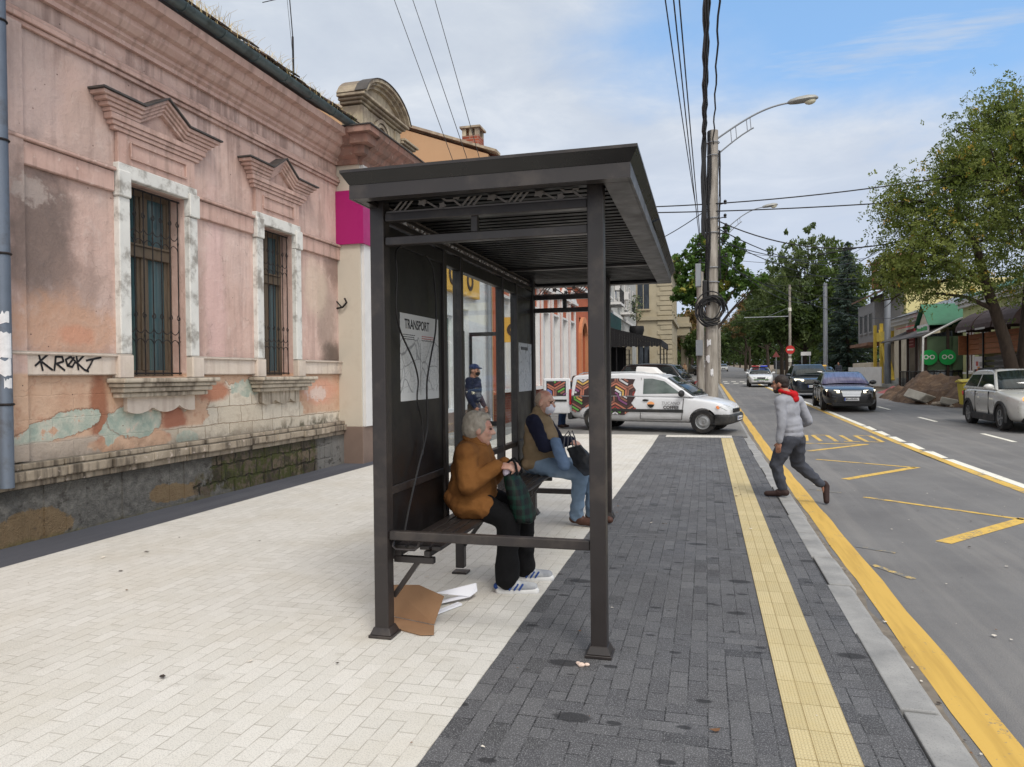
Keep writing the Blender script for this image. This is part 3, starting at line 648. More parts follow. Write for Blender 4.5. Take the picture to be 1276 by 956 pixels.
def antenna():
    T=thing('roof_antenna','thin dark aerial mast rising behind the pink house roof','antenna',(-7.38,12.0,6.9))
    m=MB(); m.tube([(-7.36,12,6.7),(-7.37,12,7.9)],.018,6); m.tube([(-7.37,12,7.9),(-7.5,12,9.6)],.01,5); m.tube([(-7.38,12,7.6),(-7.62,12.05,9.8)],.005,4)
    m.tube([(-8.0,12,8.62),(-7.3,12,8.66)],.008,5); m.build('mast',M_iron,T,smooth=True)
antenna()
# ---------------------------------------------------------------- the bus shelter
M_sh=pm('brown_black_coated_steel',(42,37,36),.40,.0,.12,3,.06,120,.002,.5,dirt=(74,66,60),da=.55,ds=4)
M_shd=pm('dark_panel_steel',(21,18,18),.42,.0,.15,2,.04,60,.002,.5,dirt=(32,28,27),da=.4,ds=2)
M_frz=pm('front_lit_cut_steel',(128,122,118),.45,0,.1,3,.05,90)  # the dark shelter steel with its base colour lifted to look front-lit
M_fas=pm('shaded_gloss_fascia',(17,15,15),.30,.0,.1,2,.02,60,.002,.5)  # shelter steel darkened to carry the shade of the down-facing flare
M_ceil=pm('black_ceiling_sheet',(9,9,10),.6,.0,.1,2,0,60,.002,.3)
M_slat=pm('black_ceiling_lamella',(15,14,14),.5,.0,.1,2,.03,60,.002,.25)
def clear_glass():
    N=NT('clear_glass'); N.t.nodes.remove(N.b); tr=N.nd('ShaderNodeBsdfTransparent'); gl=N.nd('ShaderNodeBsdfGlossy'); gl.inputs['Roughness'].default_value=.02; tr.inputs[0].default_value=(.93,.95,.95,1)
    fr=N.nd('ShaderNodeFresnel'); fr.inputs[0].default_value=1.3; mx=N.nd('ShaderNodeMixShader'); N.t.links.new(N.mul(fr.outputs[0],.22),mx.inputs[0]); N.t.links.new(tr.outputs[0],mx.inputs[1]); N.t.links.new(gl.outputs[0],mx.inputs[2]); N.t.links.new(mx.outputs[0],N.out.inputs[0]); return N.mat
M_glass=clear_glass()
SX,SY0,SY1=-1.90,4.03,7.92; RXF=-1.05; RXN=-.585
def leaf_plate(m,M,s,th):
    pts=[]
    for i in range(10):
        t=2*PI*i/10; r=s*(1.0 if i%2==0 else .62); pts.append(M@Vector((r*math.cos(t)*1.15,r*math.sin(t),0)))
    w=(M.to_3x3()@Vector((0,0,1)))*th; m.prism(pts,w)
def frieze(name,o,u,length,h,parent,seed):
    # cut-out ornament: zig-zag stems, slanted strokes and leaf shapes between two thin rails
    random.seed(seed); M=plane_M(o,u,(0,0,1)); m=MB()
    P=lambda x,z:M@Vector((x,z,0)); n=M.to_3x3()@Vector((0,0,1)); th=.008
    def bar(a,b,w=.011):
        d=(Vector((b[0]-a[0],b[1]-a[1],0))); d.normalize(); s=Vector((-d.y,d.x,0))*w/2
        m.prism([M@Vector((a[0]-s.x,a[1]-s.y,0)),M@Vector((b[0]-s.x,b[1]-s.y,0)),M@Vector((b[0]+s.x,b[1]+s.y,0)),M@Vector((a[0]+s.x,a[1]+s.y,0))],n*th)
    bar((0,.006),(length,.006),.010); bar((0,h-.005),(length,h-.005),.010)
    x=.05; k=0
    while x<length-.06:
        t=k%5; a=.01; b=h-.01
        if t in (0,3):
            for j in range(3):
                if x+.09+j*.035<length: bar((x+j*.035,a),(x+.07+j*.035,b),.009)
            x+=.15
        elif t in (1,4):
            leaf_plate(m,M@Matrix.Translation((x+.035,h*.55,.0)),.030,th); bar((x+.06,h*.55),(min(length,x+.13),a),.010); bar((x,b),(x+.03,h*.6),.008); x+=.13
        else:
            bar((x,b),(x+.055,h*.5)); bar((x+.055,h*.5),(x+.10,h*.5)); bar((x+.10,h*.5),(min(length,x+.15),a)); leaf_plate(m,M@Matrix.Translation((x+.12,h*.72,0)),.024,th); leaf_plate(m,M@Matrix.Translation((x+.03,h*.25,0)),.022,th); x+=.15
        k+=1
    return m.build(name,M_frz,parent)
def build_shelter():
    T=thing('bus_shelter','dark brown steel bus shelter with slatted flat roof, cut-out friezes and a slatted bench','bus shelter',(SX,SY0,0))
    w=.045
    for x,y in ((SX,SY0),(RXN,SY0),(SX,SY1),(RXF,SY1)):
        m=MB(); m.box(x-w,x+w,y-w,y+w,.045,2.665); p=m.build('post',M_sh,T,bevel=.006,seg=2)
        m=MB(); m.box(x-.075,x+.075,y-.075,y+.075,.001,.018); m.frus((x,y),(.068,.068),(.05,.05),.019,.062); m.build('base_plate',M_sh,p,bevel=.003)
        m=MB(); m.lathe([(.012,0),(.012,.006),(.004,.008)],plane_M((x,y-w-.0005,2.63),(1,0,0),(0,0,1)),10); m.build('bolt',M_iron,p)
    # roof tray
    x0,x1,y0,y1=-1.95,-.365,3.74,8.30
    def rframe(name,z0,z1,a0,a1,mat):   # flaring band: a0/a1 outward offset low/high
        m=MB(); A=[(x0-a0,y0-a0),(x1+a0,y0-a0),(x1+a0,y1+a0),(x0-a0,y1+a0)]; B=[(x0-a1,y0-a1),(x1+a1,y0-a1),(x1+a1,y1+a1),(x0-a1,y1+a1)]
        for i in range(4):
            j=(i+1)%4; a,b,c,d=A[i],A[j],B[j],B[i]; cx,cy=(x0+x1)/2,(y0+y1)/2
            def inn(p,t=.012): return (p[0]-math.copysign(t,p[0]-cx),p[1]-math.copysign(t,p[1]-cy))
            ai,bi,ci,di=map(inn,(a,b,c,d))
            vs=[(*a,z0),(*b,z0),(*c,z1),(*d,z1),(*ai,z0),(*bi,z0),(*ci,z1),(*di,z1)]
            m.add(vs,[(0,1,2,3),(7,6,5,4),(0,4,5,1),(3,2,6,7),(0,3,7,4),(1,5,6,2)])
        return m.build(name,mat,T)
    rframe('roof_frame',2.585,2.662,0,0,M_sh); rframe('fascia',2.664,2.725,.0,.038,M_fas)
    rframe('fascia_lip',2.726,2.742,.040,.040,M_sh)
    m=MB(); m.box(x0-.022,x1+.022,y0-.022,y1+.022,2.712,2.722); m.build('roof_sheet',M_shd,T)
    m=MB(); f=.15
    for q in ((x0+.013,x1-.013,y0+.013,y0+.09),(x0+.013,x1-.013,y1-.09,y1-.013),(x0+.013,x0+.06,y0+.091,y1-.091),(x1-f,x1-.013,y0+.091,y1-.091)): m.box(q[0],q[1],q[2],q[3],2.587,2.612)
    m.build('soffit_flange',M_sh,T,bevel=.002)
    m=MB(); m.prism([(x1+.004,5.30,2.666),(x1+.004,5.62,2.666),(x1+.040,5.80,2.724),(x1+.040,5.48,2.724)],(.004,0,-.002)); m.build('fascia_joint',M_shd,T)
    m=MB(); y=y0+.13; slats=0
    while y<y1-.1:
        m.box(x0+.062,x1-f-.002,y,y+.055,2.622,2.640); m.box(x0+.062,x1-f-.002,y,y+.012,2.641,2.665); y+=.098
    m.build('ceiling_slats',M_slat,T)
    m=MB(); m.box(x0+.06,x1-.16,y0+.1,y1-.1,2.70,2.712); m.build('ceiling_sheet',M_ceil,T)
    m=MB(); m.box(x0+.07,x1-f-.01,6.9,6.95,2.60,2.618); m.build('roof_joist',M_sh,T)
    # end frames
    for y,xr,nm in ((SY0,RXN,'near'),(SY1,RXF,'far')):
        b=.03
        dz=0 if nm=='near' else -.095
        for z0,z1 in ((2.505+dz,2.555+dz),(2.362+dz,2.412+dz)):
            m=MB(); m.box(SX+w+.001,xr-w-.001,y-b,y+b,z0,z1); m.build('cross_beam',M_sh,T,bevel=.004)
        xm=SX+(xr-SX)*.46; m=MB(); m.box(xm-.02,xm+.02,y-.02,y+.02,2.413+dz,2.504+dz); m.build('strut',M_sh,T,bevel=.003)
        frieze('frieze',(SX+w+.002,y-.004,2.557+dz),(1,0,0),xr-SX-2*w-.004,.10,T,4)
        z=.615 if nm=='near' else .27
        m=MB(); m.box(SX+w+.001,xr-w-.001,y-.026,y+.026,z-.027,z+.027); m.build('low_rail',M_sh,T,bevel=.005)
    # back wall
    BX=SX
    mull=[5.07,5.45,6.66,7.20]
    for i,y in enumerate(mull):
        z0=.045 if i in (1,2) else .40
        m=MB(); hw=.032 if i!=0 else .035; m.box(BX-.035,BX+.035,y-hw,y+hw,z0,2.51); p=m.build('mullion',M_sh,T,bevel=.004)
        if i in (1,2): m=MB(); m.box(BX-.06,BX+.06,y-.05,y+.05,.001,.016); m.build('base_plate',M_sh,p)
    ed=[SY0+w]+mull+[SY1-w]; hws=[0,.035,.032,.032,.032,0]
    for i in range(5):
        a=ed[i]+hws[i]+.001; b=ed[i+1]-hws[i+1]-.001
        for nm,z0,z1 in (('header_panel',2.405,2.50),('mid_rail',.845,.895)):
            m=MB(); m.box(BX-.028,BX+.028,a,b,z0,z1); m.build(nm,M_shd if nm=='header_panel' else M_sh,T,bevel=.003)
        if i in (0,4):
            m=MB(); m.box(BX-.016,BX+.016,a,b,.897,2.403); m.build('back_panel',M_shd,T); m=MB(); m.box(BX-.016,BX+.016,a,b,.44,.843); m.build('lower_panel',M_shd,T)
        else:
            m=MB(); m.box(BX-.004,BX+.004,a,b,.897,2.403); m.build('glass_pane',M_glass,T)
    m=MB(); m.box(BX-.03,BX+.03,SY0+w+.001,SY1-w-.001,2.512,2.55); m.build('top_rail',M_sh,T,bevel=.004)
    frieze('frieze',(BX+.004,SY1-w-.002,2.552),(0,-1,0),SY1-SY0-2*w-.004,.075,T,9)
    m=MB(); m.box(BX-.03,BX+.03,SY0+w+.001,SY1-w-.001,2.630,2.66); m.build('top_rail',M_sh,T,bevel=.004)
    # the bench carried by brackets off the back posts
    bn=MB(); bn.box(SX+.05,SX+.09,SY0+.05,7.62,.475,.515); bn.box(-1.66,-1.62,SY0+.05,7.62,.475,.515); B=bn.build('bench',M_sh,T,bevel=.004)
    for k in range(4):
        x=SX+.055+k*.078; m=MB(); m.box(x,x+.062,SY0+.052,7.62,.52,.545); m.build('slat',M_sh,B,bevel=.006,seg=2)
    for y in (SY0+.075,5.45,6.66,7.58):
        m=MB(); m.box(SX+.04,-1.60,y-.02,y+.02,.435,.474); m.bar((SX+.03,y,.22),(SX+.2,y,.45),.03,.03,up=(0,1,0)); m.build('bracket',M_sh,B,bevel=.003)
    m=MB(); m.tube([(-1.84,SY0+.03,.60),(-1.84,SY0+.0,.545),(-1.82,SY0,.53),(-1.70,SY0,.53),(-1.68,SY0,.545),(-1.66,SY0,.60)],.008,6); m.build('hook',M_sh,B,smooth=True)
    return T
build_shelter()
def paper_map():
    def print_mat(name,seed,bg):
        N=NT(name); p=N.pos(); x,y,z=N.sep(p); q=N.comb(N.add(y,seed),z,0)
        qq=N.mix(.06,q,N.noise(q,4,3,col=True),'ADD')
        r=N.voro(qq,5.5,'DISTANCE_TO_EDGE'); r2=N.voro(qq,17,'DISTANCE_TO_EDGE'); ok=N.ss(N.noise(q,2.2,2),.36,.5)
        c=N.mix(N.mul(N.ss(r2,.05,.02,0,.5),ok),C(*bg),C(120,120,124)); c=N.mix(N.mul(N.ss(r,.028,.01),.6),c,C(76,76,82)); r3=N.voro(N.mix(.04,q,N.noise(q,9,3,col=True),'ADD'),34,'DISTANCE_TO_EDGE'); c=N.mix(N.mul(N.ss(r3,.08,.03,0,.4),N.sub(1.,ok)),c,C(110,110,116))
        dots=N.voro(q,30); c=N.mix(N.ss(dots,.16,.1,0,.6),c,C(52,52,58))
        top=N.ss(z,1.835,1.84); c=N.mix(top,c,C(*bg)); low=N.ss(z,1.47,1.465); c=N.mix(low,c,C(*bg))
        return N.done(c,.35,0,None,.4)
    bg=(196,197,196)
    a,b,z0,z1=4.27,4.95,1.415,1.985; X=SX+.0175
    T=thing('map_poster','printed street map poster headed TRANSPORT on the near end panel of the shelter','poster',(X,(a+b)/2,z0))
    m=MB(); m.box(X,X+.002,a,b,z0,z1); s=m.build('sheet',print_mat('map_print',3,bg),T)
    ink=pm('black_ink',(40,40,44),.5,0,.05,3,0); red=pm('red_ink',(170,60,60),.5,0,.05,3,0)
    vf=text_vf('TRANSPORT',.088,.0004,'LEFT',.0016,.86); m=MB(); m.mesh(plane_M((X+.0028,a+.07,1.915),(0,1,0),(0,0,1)))(vf); m.build('lettering',ink,s)
    random.seed(4); m=MB(); r=MB()
    for k in range(3):
        for c0,c1,q in ((a+.04,a+.24,m),(a+.36,a+.62,r if k<2 else m)):
            z=1.845-k*.014; x=c0
            while x<c1-.02:
                L=random.uniform(.012,.035); q.box(X+.0022,X+.003,x,min(x+L,c1),z,z+.005); x+=L+.006
    m.box(X+.0022,X+.003,a+.33,a+.333,z0+.03,1.8); m.build('small_print',ink,s); r.build('red_print',red,s)
    a,b,z0,z1=7.25,7.86,1.40,1.915
    T=thing('map_poster','grey printed notice on the far end panel of the shelter behind the man','poster',(X,(a+b)/2,z0))
    m=MB(); m.box(X,X+.002,a,b,z0,z1); s=m.build('sheet',pm('notice_print',(186,190,194),.3,0,.06,4,0,dirt=(160,164,170),da=.5,ds=9),T)
    m=MB(); rnd=random.Random(8); yy=a+.13
    while yy<b-.18: q=rnd.uniform(.014,.03); m.box(X+.0022,X+.003,yy,yy+q,1.84,1.875); yy+=q+.010
    m.build('lettering',ink,s)
paper_map()
def cables():
    M=pm('black_cable',(36,34,34),.5,0,.1,5,0)
    def sm(P,n=8):
        P=[Vector(p) for p in P]; out=[]
        for i in range(len(P)-1):
            p0=P[max(i-1,0)];p1=P[i];p2=P[i+1];p3=P[min(i+2,len(P)-1)]
            for k in range(n):
                t=k/n; out.append(.5*((2*p1)+(p2-p0)*t+(2*p0-5*p1+4*p2-p3)*t*t+(3*p1-p0-3*p2+p3)*t**3))
        out.append(P[-1]); return out
    x=SX+.06
    o=MB().tube(sm([(x+.03,4.30,2.415),(x-.01,4.16,2.36),(x,4.14,2.2),(x,4.12,2.0),(x,4.18,1.86),(x,4.38,1.68),(x,4.46,1.55),(x,4.44,1.42),(x,4.52,1.26),(x,4.53,1.05)]),.006,6).build('hanging_cable',M,smooth=True)
    tag(o,'thin black cable hanging in an S over the left half of the map poster','cable')
    o=MB().tube(sm([(x,4.62,2.40),(x,4.75,2.33),(x,4.80,2.1),(x,4.79,1.9),(x,4.70,1.72),(x,4.62,1.55),(x,4.61,1.40),(x,4.60,1.2),(x,4.45,.98),(x,4.30,.76),(x,4.22,.62),(x,4.16,.5)]),.0065,6).build('hanging_cable',M,smooth=True)
    tag(o,'black cable falling from the beam across the right half of the map poster','cable')
cables()
def litter():
    M=pm('brown_cardboard',(142,110,82),.85,0,.1,5,.2,50,.003,dirt=(120,92,68),da=.5,ds=5)
    T=thing('cardboard_sheet','bent brown cardboard sheet leaning behind the near left shelter post','cardboard',(-1.85,4.22,0))
    m=MB()
    def sheet(pts,t=.005):
        n=(Vector(pts[1])-Vector(pts[0])).cross(Vector(pts[2])-Vector(pts[0])).normalized()*t; m.prism(pts,n)
    sheet([(-2.02,4.34,.012),(-1.66,4.24,.012),(-1.61,4.29,.18),(-1.80,4.34,.225),(-2.02,4.38,.20)])
    sheet([(-1.98,4.33,.008),(-1.66,4.238,.008),(-1.60,4.08,.012),(-1.68,4.06,.010),(-1.95,4.16,.008)])
    sheet([(-2.03,4.34,.012),(-2.02,4.38,.20),(-2.12,4.45,.16),(-2.12,4.42,.05)])
    m.build('panel',M,T)
    W=pm('white_paper',(220,221,228),.7,0,.04,5,0)
    m=MB(); m.prism([(-1.84,4.55,.012),(-1.60,4.77,.03),(-1.575,4.86,.045),(-1.80,4.68,.012)],(0,0,.003)); m.prism([(-1.60,4.77,.034),(-1.575,4.86,.049),(-1.59,4.88,.10),(-1.83,4.70,.065)],(.003,-.003,0)); o=m.build('paper_sheet',W); tag(o,'folded white paper strip standing on edge beside the cardboard','paper')
    m=MB(); m.prism([(-1.75,4.45,.006),(-1.72,4.43,.006),(-1.62,4.66,.006),(-1.66,4.69,.006)],(0,0,.012)); o=m.build('paper_sheet',W); tag(o,'narrow white paper strip lying flat in front of the folded one','paper')
    # small leaves, crumbs and grit on the pavement
    random.seed(21); m=MB()
    for i in range(130):
        x=random.uniform(-5.4,.8); y=random.uniform(2.6,12); s=random.choice((.008,.012,.02,.035))*random.uniform(.6,1); a=random.uniform(0,6.28)
        pts=[]
        for k in range(5): t=a+2*PI*k/5; r=s*random.uniform(.5,1)*(1.0 if k%2 else .6); pts.append((x+r*math.cos(t),y+r*math.sin(t),.008+random.uniform(0,.25)*s))
        m.poly(pts,random.choice((0,0,1,2)))
    for i in range(160):
        x=random.uniform(1.5,4.1) if i%3 else random.uniform(1.06,1.2); y=random.uniform(2.8,14); s=random.choice((.008,.012,.02))*random.uniform(.6,1); a=random.uniform(0,6.28)
        pts=[(x+s*random.uniform(.5,1)*math.cos(a+2*PI*k/5),y+s*random.uniform(.5,1)*math.sin(a+2*PI*k/5),-.108+random.uniform(0,.3)*s) for k in range(5)]; m.poly(pts,random.choice((0,1,2,2)))
    o=m.build('leaf_litter',[pm('dry_leaf',(112,80,54),.9,0,.3,20,0),pm('dark_crumb',(62,54,48),.9,0,.2,20,0),pm('pale_crumb',(206,198,186),.9,0,.2,20,0)]); tag(o,kind='stuff')
    random.seed(3); m=MB()
    for dx,dy,s in ((0,0,.022),(.03,.01,.016),(-.02,.02,.014)): m.ell((-.66+dx,3.84+dy,.01),(s,s*.7,s*.6),n=6,k=4)
    o=m.build('bread_crust',pm('pale_bread',(214,192,178),.9,0,.1,20,.3)); tag(o,'small pale pinkish crust lying beside the near right shelter post','food scrap')
litter()
# ---------------------------------------------------------------- the other buildings of the left side
XF=-6.05
def P(T,name,mat,boxes,bevel=0,world=True):
    m=MB()
    for b in boxes: m.box(*b)
    return m.build(name,mat,T,bevel=bevel,world=world)
M_shadewall=pm('shaded_white_render',(196,187,172),.9,0,.05,2,.2,40,.004,dirt=(176,164,148),da=.4,ds=2)  # same paint as the shop front, toned down for the end face's shade
M_whitewall=pm('white_render',(214,216,218),.9,0,.06,2,.25,40,.004,dirt=(188,186,182),da=.5,ds=1.5)
M_bplinth=pm('brown_tile_plinth',(122,104,94),.6,0,.08,3,.15,30)
M_magenta=pm('magenta_sign_panel',(158,26,100),.4,0,.05,2,0)
M_yellow=pm('yellow_sign_panel',(222,176,82),.45,0,.05,2,0)
M_brownink=pm('brown_sign_letter',(70,56,46),.5,0,.05,3,0)
M_black=pm('black_painted_metal',(26,26,28),.45,0,.1,4,0)
M_zinc=pm('zinc_pipe',(150,154,160),.4,.5,.1,3,.1,30)
M_oldstone=moulding_mat('weathered_cream_stone',(186,172,148),(214,200,174),(130,120,102),.6)
M_corn2=moulding_mat('weathered_rose_cornice',(150,112,100),(178,140,126),(112,92,84),.7)
M_orangewall=pm('ochre_orange_firewall',(184,150,116),.95,0,.06,.6,.3,20,.006,dirt=(170,132,94),da=.5,ds=.7)
M_brick=None
def brickm(name,a,b,mo,sw='yz',bw=.25,rh=.08):
    N=NT(name); x,y,z=N.sep(N.pos()); v=N.comb(N.add(x,y),z,0); c,f=N.brick(v,C(*a),C(*b),C(*mo),bw,rh,.008)
    c=N.mix(N.ss(N.noise(N.pos(),2,5),.45,.7,0,.4),c,C(*[int(k*.7) for k in a])); return N.done(c,.9,0,N.bump(f,-.4,.01),.2)
M_brick=brickm('red_chimney_brick',(158,84,62),(136,66,50),(150,136,124))
M_shopglass=window_glass('shop_glass',(58,70,78),(96,108,114))
M_terra=pm('terracotta_render',(178,98,68),.9,0,.08,1.5,.2,30,.004,dirt=(150,82,60),da=.4,ds=1.2)
M_whitetrim=pm('white_stucco_trim',(212,210,208),.85,0,.06,3,.15,30)
M_roofred=pm('rust_tile_roof',(128,78,60),.9,0,.25,2,.5,12,.02)
def chimney(T,x,y,z0,z1,w=.45,mat=None):
    m=MB(); h=w/2; m.box(x-h,x+h,y-h,y+h,z0,z1-.28); c=m.build('chimney',mat or M_brick,T)
    m=MB()
    for sx in(-1,1):
        for sy in(-1,1): m.box(x+sx*h-.06*(sx+1),x+sx*h+.06*(1-sx),y+sy*h-.06*(sy+1),y+sy*h+.06*(1-sy),z1-.279,z1-.06)
    m.box(x-.05,x+.05,y-h+.02,y+h-.02,z1-.279,z1-.061); m.box(x-h-.06,x+h+.06,y-h-.06,y+h+.06,z1-.059,z1); m.build('chimney_cap',M_oldstone,c)
def build_shop():
    T=thing('corner_shop','white rendered shop with magenta and yellow fascia signs and a stone attic gable','shop',(XF,12,0))
    y0,y1=12.02,19.85
    wn=(16.25,16.95); dr=(17.2,18.2)
    P(T,'wall',M_whitewall,[(XF-.3,XF,y0+.004,wn[0],.66,5.5),(XF-.3,XF,wn[0],wn[1],3.05,5.5),(XF-.3,XF,wn[0],wn[1],.66,.75),(XF-.3,XF,wn[1],dr[0],.66,5.5),(XF-.3,XF,dr[0],dr[1],3.3,5.5),(XF-.3,XF,dr[1],y1,.66,5.5),(-12,XF-.3,y1-.3,y1,0,5.5)])
    P(T,'end_wall',M_shadewall,[(-12,XF,11.985,12.02,.66,5.5)])
    P(T,'plinth',M_bplinth,[(-6.6,XF+.03,11.955,12.6,-.02,.655),(XF-.3,XF+.03,12.602,dr[0],-.02,.655),(XF-.3,XF+.03,dr[1],y1,-.02,.655)],bevel=.006)
    P(T,'pilaster',M_whitetrim,[(XF+.003,XF+.06,12.03,12.62,.66,5.45)])
    s=P(T,'magenta_sign',M_magenta,[(-6.5,XF+.02,11.93,11.983,3.98,4.95),(XF+.021,XF+.10,11.93,14.7,3.98,4.95)])
    s=P(T,'yellow_sign',M_yellow,[(XF+.003,XF+.14,15.1,18.75,3.62,4.45)],bevel=.01); m=MB()
    for yy,k in ((15.5,1),(16.05,0),(16.55,1),(17.1,0),(17.9,1)):
        if k: m.lathe([(.15,0),(.15,.02),(.25,.02),(.25,0)],plane_M((XF+.141,yy,4.02),(0,1,0),(0,0,1)),18,caps=False)
        else: m.box(XF+.141,XF+.16,yy-.07,yy+.05,3.75,4.3)
    m.build('lettering',M_brownink,s)
    # window and the glazed door
    w=P(T,'window',M_whitetrim,[(XF-.14,XF-.08,wn[0],wn[0]+.05,.75,3.05),(XF-.14,XF-.08,wn[1]-.05,wn[1],.75,3.05),(XF-.14,XF-.08,wn[0]+.05,wn[1]-.05,3.0,3.05)]); P(w,'pane',M_shopglass,[(XF-.13,XF-.11,wn[0]+.05,wn[1]-.05,.75,3.0)])
    d=P(T,'door',M_black,[(XF-.2,XF-.12,dr[0],dr[0]+.09,.2,2.75),(XF-.2,XF-.12,dr[1]-.09,dr[1],.2,2.75),(XF-.2,XF-.12,dr[0]+.09,dr[1]-.09,2.66,2.75),(XF-.2,XF-.12,dr[0]+.09,dr[1]-.09,.2,.34)],bevel=.004)
    P(d,'pane',M_shopglass,[(XF-.17,XF-.15,dr[0]+.09,dr[1]-.09,.34,2.66)]); P(d,'handle',M_zinc,[(XF-.119,XF-.06,dr[0]+.12,dr[0]+.15,1.1,1.5)])
    # the leaf that stands open into the pavement
    P(T,'open_door_leaf',M_black,[(XF+.02,XF+.09,dr[1]-.05,dr[1]-.005,.24,2.7),(XF+.86,XF+.95,dr[1]-.05,dr[1]-.005,.24,2.7),(XF+.091,XF+.859,dr[1]-.05,dr[1]-.005,2.6,2.7),(XF+.091,XF+.859,dr[1]-.05,dr[1]-.005,.24,.36)])
    P(T,'transom_panel',M_whitetrim,[(XF-.2,XF-.15,dr[0],dr[1],2.76,3.3)])
    P(T,'step',M_kerb,[(XF-.3,XF+1.1,dr[0]-1.9,dr[1]+.4,.0,.18)],bevel=.01)
    m=MB(); m.tube([(XF+.12,19.7,.3),(XF+.12,19.7,5.3),(XF+.3,19.7,5.6)],.07,12); m.tube([(XF+.12,19.7,.45),(XF+.14,19.68,.25),(XF+.35,19.6,.12)],.06,10); m.build('drainpipe',M_zinc,T,smooth=True)
    # cornice carried round the corner
    pr=[(.0,5.42),(.06,5.42),(.07,5.50),(.16,5.56),(.20,5.66),(.28,5.70),(.34,5.80),(.42,5.86),(.44,5.96),(.0,5.96)]
    m=MB(); m.prism([(XF+.002+a,11.99-.0,z) for a,z in pr],(0,y1-11.99,0)); m.prism([(-6.52,11.988-a,z) for a,z in pr],(-6.52*-1+XF,0,0)); 
    # mitre block at the corner
    for a,z,a2,z2 in ((.2,5.56,.2,5.70),(.34,5.702,.34,5.858),(.44,5.86,.44,5.96)): m.box(XF,XF+a+.003,11.985-a-.003,11.985,z,z2)
    m.build('cornice',M_corn2,T)
    P(T,'cornice_flashing',M_slate,[(-6.5,XF+.47,11.52,12.0,5.965,5.985),(XF-.1,XF+.47,12.0,y1,5.965,5.985)])
    # attic gable: block with arched niche under a segmental pediment
    ax=XF-.08; b0,b1=12.28,13.92
    A=P(T,'attic_gable',M_oldstone,[(ax-.38,ax,b0,b1,5.99,6.62),(ax-.38,ax+.04,b0-.05,b0+.2,5.99,6.60),(ax-.38,ax+.04,b1-.2,b1+.05,5.99,6.60)],bevel=.012)
    m=MB()
    for z0,z1,o in ((6.622,6.67,.05),(6.672,6.72,.11),(6.722,6.775,.17)): m.box(ax-.40,ax+o,b0-.05-o,b1+.05+o,z0,z1)
    m.build('entablature',M_oldstone,A,bevel=.01)
    c=(b0+b1)/2; hw=(b1-b0)/2+.18
    def arc(r0,r1,zb,x0,x1,name,part,mat):
        m=MB(); n=18; up=.60
        for i in range(n):
            t0=-1+2*i/n; t1=-1+2*(i+1)/n; f=lambda t,r:(c+t*(hw+r),zb+(up+r)*math.sqrt(max(0,1-t*t*.93))-(up)*math.sqrt(.07))
            a,b=f(t0,r0),f(t1,r0); cc,d=f(t1,r1),f(t0,r1); m.prism([(x0,a[0],a[1]),(x0,b[0],b[1]),(x0,cc[0],cc[1]),(x0,d[0],d[1])],(x1-x0,0,0))
        return m.build(name,mat,part,clean=False)
    arc(-.13,-.07,6.78,ax-.36,ax+.07,'arch_moulding',A,M_oldstone); arc(-.068,-.02,6.78,ax-.36,ax+.14,'arch_moulding',A,M_oldstone); arc(-.018,.04,6.78,ax-.40,ax+.2,'arch_moulding',A,M_oldstone); arc(.042,.055,6.78,ax-.02,ax+.22,'arch_flashing',A,M_slate)
    m=MB(); n=16; pts=[(ax-.3,c+(hw-.12)*math.cos(t),6.777+.45*math.sin(t)) for t in [PI*i/n for i in range(n+1)]]; m.prism(pts,(.3,0,0)); m.build('tympanum',M_oldstone,A)
    P(A,'pediment_back',M_oldstone,[(ax-.42,ax-.365,b0+.1,b1-.1,6.62,6.95)])
    m=MB(); n=12
    for r0,r1,x in ((.30,.37,.05),(.22,.28,.03)):
        for i in range(n):
            t0,t1=PI*i/n,PI*(i+1)/n; Q=lambda t,r:(ax+.003,c+r*math.cos(t),6.22+r*math.sin(t)); m.prism([Q(t0,r0),Q(t1,r0),Q(t1,r1),Q(t0,r1)],(x,0,0))
        for s in(-1,1): m.box(ax+.003,ax+.003+x,min(c+s*r0,c+s*r1),max(c+s*r0,c+s*r1),5.99,6.22)
    m.build('niche_moulding',M_oldstone,A)
    S=P(T,'attic_pier',M_oldstone,[(ax-.35,ax,b1+.08,b1+.62,5.99,6.36)],bevel=.01)
    m=MB()
    for z0,z1,o in ((6.362,6.41,.05),(6.412,6.46,.1),(6.462,6.51,.15)): m.box(ax-.37-o*.4,ax+o,b1+.08-o*.2,b1+.62+o,z0,z1)
    m.build('pier_cap',M_oldstone,S,bevel=.008)
    m=MB(); m.prism([(XF-.45,12.0,6.0),(XF-.45,y1,6.0),(-12,y1,8.2),(-12,12,8.2)],(0,0,.06)); m.build('roof',M_roofred,T)
build_shop()
